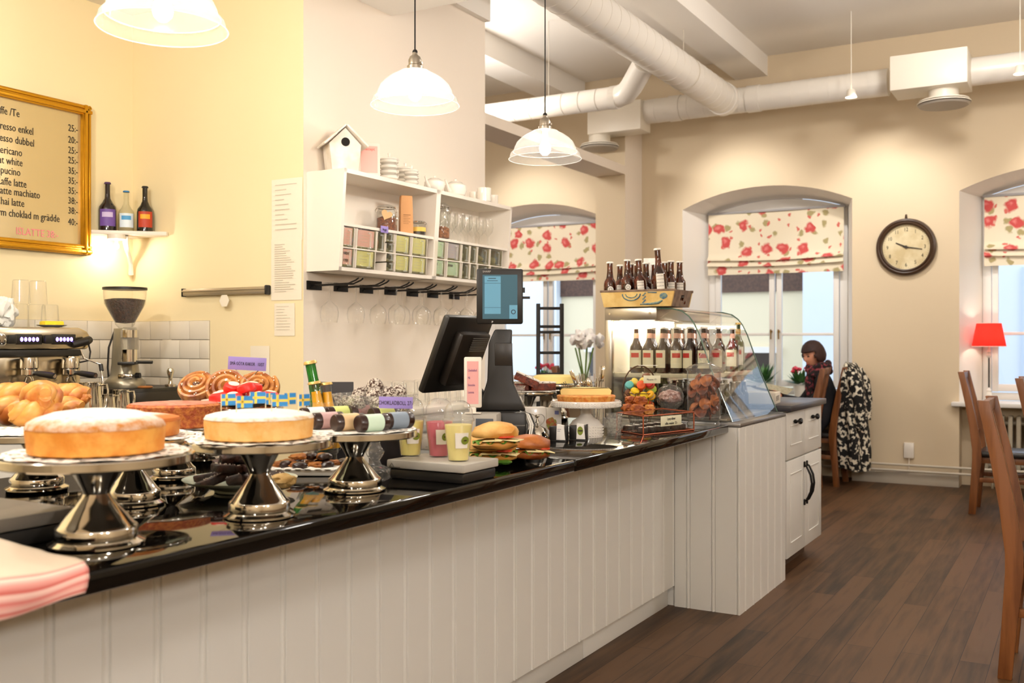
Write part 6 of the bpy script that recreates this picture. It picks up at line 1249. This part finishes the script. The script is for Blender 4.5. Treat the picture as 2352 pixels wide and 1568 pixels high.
def spots(scale, thr, soft, off_, keep):
    m2 = nt.nodes.new('ShaderNodeMapping'); m2.inputs['Location'].default_value = (off_, off_*.7, 0); nt.links.new(vm.outputs[0], m2.inputs[0])
    v = nt.nodes.new('ShaderNodeTexVoronoi'); v.voronoi_dimensions = '2D'; v.inputs['Scale'].default_value = scale; v.inputs['Randomness'].default_value = .75; nt.links.new(m2.outputs[0], v.inputs['Vector'])
    mr = nt.nodes.new('ShaderNodeMapRange'); mr.inputs[1].default_value = thr; mr.inputs[2].default_value = thr-soft; nt.links.new(v.outputs['Distance'], mr.inputs[0])
    sp = nt.nodes.new('ShaderNodeSeparateColor'); nt.links.new(v.outputs['Color'], sp.inputs[0]); g = nt.nodes.new('ShaderNodeMath'); g.operation = 'GREATER_THAN'; g.inputs[1].default_value = keep; nt.links.new(sp.outputs[0], g.inputs[0])
    ml = nt.nodes.new('ShaderNodeMath'); ml.operation = 'MULTIPLY'; nt.links.new(mr.outputs[0], ml.inputs[0]); nt.links.new(g.outputs[0], ml.inputs[1]); return ml.outputs[0]
def mixc(prev, c, f):
    m = nt.nodes.new('ShaderNodeMix'); m.data_type = 'RGBA'; nt.links.new(f, m.inputs['Factor']); m.inputs['B'].default_value = lin(c)
    if isinstance(prev, str): m.inputs['A'].default_value = lin(prev)
    else: nt.links.new(prev, m.inputs['A'])
    return m.outputs['Result']
c = mixc('#DDD0B6', '#A39568', spots(8, .30, .12, .045, .55)); c = mixc(c, '#C8665A', spots(10, .20, .1, 3.3, .66)); c = mixc(c, '#C04C48', spots(4.6, .30, .09, 0, .38)); c = mixc(c, '#D8807A', spots(4.6, .14, .14, .012, .38))
nt.links.new(c, bs.inputs['Base Color']); trn = nt.nodes.new('ShaderNodeBsdfTranslucent'); nt.links.new(c, trn.inputs[0]); ms = nt.nodes.new('ShaderNodeMixShader'); ms.inputs[0].default_value = .10
nt.links.new(bs.outputs[0], ms.inputs[1]); nt.links.new(trn.outputs[0], ms.inputs[2]); nt.links.new(ms.outputs[0], nt.nodes['Material Output'].inputs[0])
for k, (xl, xr) in enumerate(WINS):
    x0, x1 = xl+.185, xr-.135; yb = 10.235; W = x1-x0
    t = thing('roman_blind', ['floral roman blind in the side room window, folds with red roses', 'rose-patterned roman blind over the window behind the seated person', 'rose-patterned roman blind in the window above the red table lamp'][k], 'blind', (x0, yb, 0), 0, 'floral roman blinds')
    prof_ = [(0, 2.684), (0, 2.40), (-.004, 2.27), (-.012, 2.235), (-.05, 2.205), (-.052, 2.19), (-.03, 2.20), (-.012, 2.205), (-.014, 2.185), (-.045, 2.145), (-.05, 2.13), (-.028, 2.14), (-.014, 2.145), (-.018, 2.10), (-.02, 2.036)]
    lens = [0]; 
    for i in range(1, len(prof_)): lens.append(lens[-1]+math.hypot(prof_[i][0]-prof_[i-1][0], prof_[i][1]-prof_[i-1][1]))
    n = len(prof_)-1
    b = MB(); b.grid(lambda u, v: Vector((W*u, prof_[round(v*n)][0]-.006*sin(u*7+k), prof_[round(v*n)][1]-(.018*sin(u*PI) if 3 < round(v*n) < 13 else 0))), 20, n)
    o = b.build('fabric', fl, t, recalc=False); uvl = o.data.uv_layers.new(name='uv')
    for lp_ in o.data.loops: i, j = divmod(lp_.vertex_index, n+1); uvl.data[lp_.index].uv = (W*i/20+k*.77, lens[j]+k*.31)
    MB().box(-.01, W+.01, -.01, .02, 2.675, 2.70, .003).build('head_rail', mat('rail_grey', '#8E8A88', .5), t)
# clock
cc = at_y(2081, 567, 9.92); t = thing('wall_clock', 'round wall clock with cream face and dark wooden rim', 'clock', (cc.x, 9.94, cc.z), 0)
Mx = Matrix.Rotation(PI/2, 4, 'X'); dkw = mat('dark_bronze_wood', '#3E2A1A', .35, bump=.1, bscale=20)
MB().lathe([(.20, .002), (.262, .002), (.268, .02), (.262, .038), (.245, .046), (.235, .04), (.222, .05), (.212, .044), (.208, .02)], seg=64, M=Mx, caps=False).build('rim', dkw, t)
MB().lathe([(0, .018), (.211, .018)], seg=64, M=Mx, caps=False).build('dial', mat('aged_dial', '#D9CBA6', .6, col2='#C2AF84', cscale=6), t)
MB().tube([(0, -.01, .262), (.0, -.02, .29), (.0, -.01, .30)], [.014, .008, .01], 8).build('hanger_ring', dkw, t)
dm = mat('dial_ink', '#2A2118', .6)
for h in range(12):
    a = PI/2-(h+1)*PI/6; text(str(h+1), .05, dm, t, (.165*cos(a), -.0195, .165*sin(a)-.018), name='numeral', align='CENTER', sx=.8)
b = MB()
for h in range(60): a = h*PI/30; b.box(-.001, .001, -.0195, -.019, .192, .198, M=Matrix.Rotation(a, 4, 'Y'))
b.build('minute_track', dm, t)
def hand(L_, w2, ang, nm): MB().prism([(-w2, -L_*.18), (w2, -L_*.18), (w2*.5, L_), (-w2*.5, L_)], -.026, -.023, 'y', M=Matrix.Rotation(ang, 4, 'Y')).build(nm, dm, t)
hand(.10, .008, R(295), 'hour_hand'); hand(.145, .006, R(100), 'minute_hand'); MB().lathe([(.014, .022), (.014, .03), (0, .03)], seg=16, M=Mx).build('hub', dm, t)
# socket
cc = at_y(2088, 1037, 9.93); t = thing('wall_socket', 'double white wall socket low on the window wall', 'socket', (cc.x, 9.94, cc.z-.06))
MB().box(-.045, .045, -.03, -.001, 0, .145, .008).build('cover', gloss_white, t)
for z in (.04, .105): MB().lathe([(.028, .0305), (.026, .022), (0, .022)], seg=24, M=Matrix.Translation((0, 0, z))@Mx, caps=False).lathe([(0, .0225), (.005, .0225)], seg=10, M=Matrix.Translation((-.01, 0, z))@Mx, caps=False).build('outlet', mat('socket_grey', '#B9B2A6', .4), t)
MB().tube([(0, -.015, 0), (.0, -.02, -.10), (-.01, -.03, -.13), (-.3, -.03, -.14)], .004, 6).build('cable', gloss_white, t)
# radiators
rw = mat('radiator_grey', '#A79C88', .4)
for k, (xl, xr) in enumerate(WINS):
    t = thing('radiator', ['old ribbed radiator under the side room window', 'old ribbed radiator hidden behind the chairs under the window with the seated person', 'old ribbed radiator under the window with the red lamp'][k], 'radiator', (xl+.22, 10.02, 0), 0, 'ribbed radiators')
    n = 15; s0 = None
    for i in range(n):
        if s0 is None: s0 = MB().prism([(-.07, .16), (.07, .16), (.07, .64), (.055, .67), (-.055, .67), (-.07, .64)], -.019, .019, 'x', bev=.012).build('section', rw, t)
        else: o = s0.copy(); COL.objects.link(o); o.parent = t; o.location = (i*.066, 0, 0)
        if i == 0: pass
    MB().tube([(-.02, 0, .21), (n*.066, 0, .21)], .02, 10).tube([(-.02, 0, .60), (n*.066, 0, .60)], .02, 10).tube([(.05, 0, .18), (.05, 0, 0)], .012, 8).tube([((n-1.5)*.066, 0, .18), ((n-1.5)*.066, 0, 0)], .012, 8).build('pipework', rw, t)
# red table lamp
lp_ = at_y(2271, 918, 10.04); LX = lp_.x; t = thing('table_lamp', 'table lamp with a glowing red shade on the window sill', 'lamp', (LX, 10.06, .786))
redsh = bpy.data.materials.new('red_shade'); redsh.use_nodes = True; nt = redsh.node_tree; MATS['red_shade'] = redsh
for n_ in list(nt.nodes): nt.nodes.remove(n_)
ou = nt.nodes.new('ShaderNodeOutputMaterial'); df = nt.nodes.new('ShaderNodeBsdfDiffuse'); df.inputs[0].default_value = lin('#D8201C'); tl = nt.nodes.new('ShaderNodeBsdfTranslucent'); tl.inputs[0].default_value = lin('#E8322A'); ms = nt.nodes.new('ShaderNodeMixShader'); ms.inputs[0].default_value = .6
nt.links.new(df.outputs[0], ms.inputs[1]); nt.links.new(tl.outputs[0], ms.inputs[2]); nt.links.new(ms.outputs[0], ou.inputs[0])
MB().lathe([(.145, .505), (.105, .715)], seg=48, caps=False).build('lamp_shade', redsh, t); MB().lathe([(.1445, .503), (.1465, .503), (.1465, .508)], seg=48, caps=False).lathe([(.104, .713), (.107, .716), (.104, .718)], seg=48, caps=False).build('shade_trim', mat('cream_trim', '#F2E6D6', .6), t)
cer2 = mat('lamp_white', '#E9E2D6', .25); MB().lathe([(.055, 0), (.058, .01), (.03, .02), (.012, .03), (.018, .045), (.024, .07), (.016, .09), (.022, .105), (.012, .12), (.008, .13)], seg=28).lathe([(.006, .40), (.02, .41), (.024, .425), (.012, .44), (.018, .455), (.010, .48), (.010, .52)], seg=28).build('turned_stem', cer2, t); MB().tube([(0, 0, .12), (0, 0, .41)], .007, 10).build('dark_rod', mat('dark_rod', '#2A1E16', .3), t)
MB().blob((0, 0, .59), .03, .03, .04, 0, sub=2).build('bulb', emit('lamp_glow', '#FFE2B8', 10), t); lamp('POINT', 'table_lamp_light', (LX, 10.06, .786+.60), 14, (1, .88, .72), .03)
# chairs
oak = mat('oiled_oak', '#86522A', .42, col2='#6A3C1A', cscale=3, stretch=(8, 8, .8), bump=.05, bscale=20); leather = mat('black_leather', '#1E1A19', .3, bump=.1, bscale=30)
def chair(loc, rz, label, first=[None]):
    """local +x is the way the sitter faces; the rear posts stand at x = 0"""
    if first[0]: return dup(first[0], loc, rz, label)
    t = thing('dining_chair', label, 'chair', loc, rz, 'high-backed oak dining chairs'); first[0] = t
    for y in (-.20, .20):
        b = MB(); path_ = [(-.012, 0, .052), (.005, .22, .056), (.022, .42, .066), (.022, .50, .066), (-.002, .68, .060), (-.040, .88, .052), (-.072, 1.02, .046), (-.090, 1.10, .046)]
        L_ = [(x-w_/2, z) for x, z, w_ in path_]+[(x+w_/2, z) for x, z, w_ in reversed(path_)]
        b.prism(L_, y-.02, y+.02, 'y', bev=.003); b.build('rear_post', oak, t)
        MB().prism([(.42, 0), (.45, 0), (.455, .43), (.415, .43)], y-.02, y+.02, 'y', bev=.003).build('front_leg', oak, t)
        MB().box(.03, .42, y-.012, y+.012, .25, .285, .003).build('side_stretcher', oak, t)
    MB().box(.02, .45, -.179, .179, .395, .44, .004).build('seat_frame', oak, t); MB().box(.03, .465, -.205, .205, .441, .49, .02, seg=3).build('seat_cushion', leather, t)
    for z in (.30,): MB().box(-.004, .016, -.19, .19, z, z+.03, .003).build('rear_stretcher', oak, t)
    MB().box(-.100, -.074, -.19, .19, 1.045, 1.095, .004).build('top_rail', oak, t); MB().box(-.012, .010, -.19, .19, .60, .635, .003).build('lower_rail', oak, t)
    for y in (-.12, -.06, 0, .06, .12):
        b = MB(); P_ = [(.0, .62), (-.024, .78), (-.056, .94), (-.086, 1.06)]; b.prism([(x-.006, z) for x, z in P_]+[(x+.006, z) for x, z in reversed(P_)], y-.018, y+.018, 'y'); b.build('back_slat', oak, t)
    return t
chair((-.268, 4.60, 0), 0, 'near oak chair with a tall curved back post at the picture edge')
chair((-.755, 8.67, 0), 0, 'oak chair before the window with the red lamp, black seat showing')
chair((-.285, 7.36, 0), 0, 'oak chair between the near chair and the window, mostly outside the picture')
chair((-2.10, 9.08, 0), PI+.1, 'oak chair beside the seated person, its side towards the room')
chair((-2.0, 9.62, 0), PI, 'oak chair the person sits on, draped with the patterned coat')
chair((-2.80, 9.28, 0), .15, 'oak chair on the far side of the window table, behind the glass case')
chair((-4.35, 8.55, 0), .4, 'oak chair in the side room before the window')
def table(loc, sx, sy, label):
    t = thing('dining_table', label, 'table', loc); MB().box(-sx/2, sx/2, -sy/2, sy/2, .70, .735, .006).build('tabletop', oak, t)
    for x in (-1, 1):
        for y in (-1, 1): MB().box(x*(sx/2-.05)-.025, x*(sx/2-.05)+.025, y*(sy/2-.05)-.025, y*(sy/2-.05)+.025, 0, .70, .003).build('leg', oak, t)
table((-2.42, 9.33, 0), .42, 1.0, 'small oak table at the window where the person reads'); table((.62, 7.9, 0), .9, 1.9, 'oak dining table beyond the picture edge beside the chairs'); table((-5.35, 8.6, 0), .9, .9, 'oak table in the side room with the white flowers')
# person reading at the window
skin = mat('skin', '#D89A7C', .55, sss=.15); hair = mat('brown_hair', '#240D07', .6, bump=.5, bscale=30, stretch=(6, 6, 1), col2='#3A180E', cscale=20); blouse = mat('black_top', '#17151A', .9)
PX, PY = -2.11, 9.60
t = thing('person', 'person with short brown hair and a patterned scarf reading a newspaper at the window', 'person', (PX, PY, 0), PI+.42)
# local +x = the way the person faces (towards -X in the room)
def skinned(name, joints, edges, m, parent, lv=2):
    me = bpy.data.meshes.new(name); me.from_pydata([j[:3] for j in joints], edges, []); me.materials.append(m); o = bpy.data.objects.new(name, me); COL.objects.link(o); o.parent = parent
    o.modifiers.new('skin', 'SKIN'); sv = me.skin_vertices[0].data
    for i, j in enumerate(joints): sv[i].radius = (j[3], j[4] if len(j) > 4 else j[3])
    sv[0].use_root = True; sb = o.modifiers.new('sub', 'SUBSURF'); sb.levels = lv; sb.render_levels = lv
    for p in me.polygons: p.use_smooth = True
    o.modifiers['skin'].use_smooth_shade = True; return o
J = [(0, 0, .56, .13, .16), (.0, 0, .72, .12, .14), (.03, 0, .88, .115, .15), (.06, 0, 1.0, .10, .16), (.09, 0, 1.06, .05, .055), (.12, 0, 1.115, .047),
     (.07, .16, 1.0, .055), (.12, .22, .86, .046), (.20, .22, .76, .040), (.36, .14, .80, .032), (.43, .10, .82, .028),
     (.07, -.16, 1.0, .055), (.12, -.22, .86, .046), (.20, -.22, .76, .040), (.36, -.14, .80, .032), (.43, -.10, .82, .028),
     (.10, .09, .55, .085), (.30, .10, .54, .075), (.44, .10, .52, .06), (.44, .10, .30, .05), (.44, .10, .08, .036), (.54, .10, .04, .034),
     (.10, -.09, .55, .085), (.30, -.10, .54, .075), (.44, -.10, .52, .06), (.44, -.10, .30, .05), (.44, -.10, .08, .036), (.54, -.10, .04, .034)]
Eg = [(0, 1), (1, 2), (2, 3), (3, 4), (4, 5), (3, 6), (6, 7), (7, 8), (8, 9), (9, 10), (3, 11), (11, 12), (12, 13), (13, 14), (14, 15), (0, 16), (16, 17), (17, 18), (18, 19), (19, 20), (20, 21), (0, 22), (22, 23), (23, 24), (24, 25), (25, 26), (26, 27)]
skinned('body', J, Eg, blouse, t)
HC = Vector((.135, 0, 1.205)); HM = Matrix.Translation(HC)@Matrix.Rotation(.55, 4, 'Z')@Matrix.Rotation(.34, 4, 'Y')
b = MB(); s_ = bmesh.new(); bmesh.ops.create_uvsphere(s_, u_segments=32, v_segments=24, radius=1)
for v in s_.verts:
    x, y, z = v.co; q = Vector((x*.095, y*.075, z*.115))
    if z < 0: q.x *= 1-.10*(-z); q.y *= 1-.38*(-z)**1.5                     # jaw narrows to the chin
    if x > 0 and z < -.35: q.x += .012*(-z-.35)
    if x > .8 and abs(y) < .28: q.x += .020*max(0, 1-abs(z+.12)/.30)*(1-abs(y)/.28)      # nose
    if x > .6 and .08 < z < .30 and .15 < abs(y) < .6: q.x -= .007                     # eye sockets
    if x > .7 and abs(z+.48) < .09 and abs(y) < .35: q.x += .005                        # lips
    v.co = q
b.merge(s_, HM); b.build('head', skin, t)
for y in (-.030, .030): MB().blob((0, 0, 0), .010, .013, .006, 0, sub=2, M=HM@Matrix.Translation((.080, y, .018))).build('eye', mat('eye_dark', '#241812', .3), t)
for y in (-.030, .030): MB().tube([HM@Vector((.088, y-.016, .036)), HM@Vector((.092, y, .041)), HM@Vector((.086, y+.016, .036))], .003, 6).build('eyebrow', hair, t)
MB().tube([HM@Vector((.086, -.020, -.055)), HM@Vector((.094, 0, -.053)), HM@Vector((.086, .020, -.055))], [.003, .006, .003], 8).build('mouth', mat('lips', '#A84A44', .5), t)
for y in (-.073, .073): MB().blob((0, 0, 0), .014, .007, .022, 0, sub=2, M=HM@Matrix.Translation((0, y, 0))).build('ear', skin, t)
b = MB(); s_ = bmesh.new(); bmesh.ops.create_uvsphere(s_, u_segments=40, v_segments=28, radius=1)
dl = [v for v in s_.verts if (v.co.x > .20 and v.co.z < .26 and abs(v.co.y) < .80) or v.co.z < -.66]
bmesh.ops.delete(s_, geom=dl, context='VERTS')
for v in s_.verts:
    x, y, z = v.co; n = 1+.03*noise.noise(v.co*5)+.02*noise.noise(Vector((x*14, y*14, z*2))); fl_ = 1.0+(.16 if z < 0 else 0)*(-z)
    v.co = Vector((x*.118*n*fl_-.012, y*.104*n*fl_, z*.132*n+.012))
b.merge(s_, HM); o = b.build('hair', hair, t); md = o.modifiers.new('t', 'SOLIDIFY'); md.thickness = .014; md.offset = -1
scarf = mat('floral_scarf', '#1E1618', .9, col2='#8E3A44', cscale=32, cpos=(.50, .60), bump=.5, bscale=20)
b = MB()
for k in range(3): b.tube([(.075+.088*cos(a)*(1+.1*sin(3*a+k)), .10*sin(a), 1.045+.030*k-.02*cos(a)+.010*sin(4*a+k)) for a in [i*PI/12 for i in range(25)]], .032, 10)
b.tube([(.15, .03, 1.05), (.17, .03, .98), (.165, .02, .90), (.15, .02, .80)], [.035, .045, .045, .04], 10); b.build('scarf', scarf, t)
def handm(side):
    W3 = Vector((.44, side*.10, .822)); b = MB(); b.blob(W3+Vector((.035, -side*.01, .004)), .042, .016, .034, .04, 2, sub=3)
    for f in range(4):
        L_ = (.062, .070, .066, .052)[f]; z = .030-.019*f; p0_ = W3+Vector((.065, -side*.01, z)); b.tube([p0_, p0_+Vector((L_*.5, -side*.008, .002)), p0_+Vector((L_*.8, -side*.026, -.002)), p0_+Vector((L_*.72, -side*.040, -.004))], [.0088, .0082, .0075, .0062], 8)
    b.tube([W3+Vector((.02, -side*.012, .028)), W3+Vector((.045, -side*.03, .045)), W3+Vector((.068, -side*.04, .045))], [.011, .0095, .007], 8); return b
for sd in (-1, 1): handm(sd).build('hand', skin, t)
pap = mat('newsprint', '#B9AD8C', .9, col2='#8F8468', cscale=45, cpos=(.5, .7)); nt_ = thing('newspaper', 'open newspaper held above the window table', 'newspaper', (PX-.52, PY-.02, .80), PI)
MB().grid(lambda u, v: Vector((-.14+.30*v, -.28+.56*u, .02+.05*abs(u-.5)*2+.055*v)), 14, 6).build('pages', pap, nt_)
# coat over the chair back
coatm = mat('black_white_coat', '#12100F', .9, col2='#E4DCC8', cscale=24, cdetail=3, cpos=(.52, .56), bump=.3, bscale=20)
b = MB()
def ct(u, v):
    a = 2*PI*u; z = 1.135-.98*v; wx = (.075+.045*min(1, v*2)+.015*v); wy = .205-.045*v+.03*sin(v*PI); f = 1+.16*noise.noise(Vector((cos(a)*2.2, sin(a)*2.2, v*3)))+.10*sin(a*5+v*2)*min(1, v*3)
    k_ = .30+.70*math.sqrt(min(1, v/.12)); wx *= k_; wy *= .80+.20*k_; f = 1+(f-1)*min(1, v*8)
    return Vector((wx*cos(a)*f+.03*v, wy*sin(a)*f, z+.015*sin(a*2)))
b.grid(ct, 56, 34); b.poly([ct(i/56, 0) for i in range(56)]); bmesh.ops.remove_doubles(b.bm, verts=b.bm.verts, dist=.0005)
o = b.build('coat_body', coatm); t = thing('coat', 'black and white patterned coat hanging over the chair back behind the person', 'coat', (-1.90, 9.60, 0)); o.parent = t
MB().tube([(.03, .16, 1.07), (.075, .20, .95), (.10, .19, .78), (.105, .17, .60)], [.05, .065, .06, .045], 12).build('sleeve', coatm, t); MB().tube([(.03, -.16, 1.07), (.08, -.19, .95), (.11, -.18, .76), (.115, -.16, .55)], [.05, .065, .06, .045], 12).build('sleeve', coatm, t)
# flowers
def leafy(b, c, r, n, s, seed):
    rr = random.Random(seed)
    for i in range(n):
        a = rr.uniform(0, 2*PI); e = rr.uniform(.1, 1.3); L_ = r*rr.uniform(.6, 1); d = Vector((cos(a)*cos(e), sin(a)*cos(e), sin(e))); p = Vector(c)+d*L_*.5; q = Vector(c)+d*L_; sd = d.cross(Vector((0, 0, 1))).normalized()*s
        b.poly([Vector(c)+d*L_*.2, p+sd, q, p-sd])
leafm = mat('plant_leaf', '#2E5A2A', .5, col2='#4A7A3A', cscale=20); potm = mat('pot_white', '#D9D2C6', .4); redf = mat('red_flower', '#D8304A', .5, col2='#B01E34', cscale=30)
def pot(px, py, Y, label, flower, s=1):
    p = at_y(px, py, Y); t = thing('potted_plant', label, 'plant', (p.x, Y, .786)); MB().lathe([(.05, 0), (.07, .11), (.064, .11), (.05, .09), (0, .09)], seg=24).build('pot', potm, t)
    b = MB(); leafy(b, (0, 0, .11), .20*s, 70, .022, int(px)); b.build('leaves', leafm, t, recalc=False, smooth=False)
    if flower:
        b = MB(); rr = random.Random(2)
        for i in range(14): a = rr.uniform(0, 2*PI); q = rr.uniform(.02, .12); b.blob((q*cos(a), q*sin(a), .27+rr.uniform(-.03, .03)), .024, .024, .018, .4, 4, sub=2, seed=i)
        b.build('flower_heads', redf, t)
    return t
pot(1838, 900, 10.12, 'potted plant with red flowers on the sill beside the person', True); pot(1752, 900, 10.10, 'green trailing plant on the sill behind the glass case', False, 1.35)
p = at_y(1343, 870, 8.6); t = thing('flower_vase', 'glass vase with white tulips and long green stems in the side room', 'vase', (p.x, 8.6, .736)); MB().lathe([(0, .004), (.05, 0), (.045, .02), (.038, .12), (.06, .30), (.057, .30), (.035, .12), (0, .02)], seg=28, caps=False).build('vase_body', drink_gl, t)
wf = mat('white_petals', '#F3EFEA', .6, sss=.1)
b = MB(); rr = random.Random(8)
for i in range(20):
    a = i*2.4; q = .03+.13*rr.random(); z = .56+.12*rr.random(); b.blob((q*cos(a), q*sin(a), z), .042, .042, .05, .45, 3, sub=2, seed=i)
b.build('petals', wf, t); b = MB()
for i in range(7): a = i*.9; b.tube([(.02*cos(a+PI), .02*sin(a+PI), .03), (.03*cos(a), .03*sin(a), .30), (.09*cos(a), .09*sin(a), .54)], .008, 6)
b.build('stems', mat('tulip_stem', '#6E8A3A', .5), t)
pot(1248, 850, 10.12, 'orchid with dark red flowers on the side room sill', True, .8)
# black step ladder behind the counter
p = at_x(1257, 700, -2.95); t = thing('step_ladder', 'narrow black folding ladder standing behind the counter', 'ladder', (-2.93, 5.56, 0), YAW+.12)
for x in (-.075, .075): MB().box(x-.012, x+.012, -.012, .012, 0, 1.575, .003).build('side_rail', blackm, t)
for z in (1.545, 1.43, 1.395, 1.265, 1.13, .9, .7, .45, .2): MB().box(-.065, .065, -.010, .010, z-.009, z+.009, .002).build('rung', blackm, t)
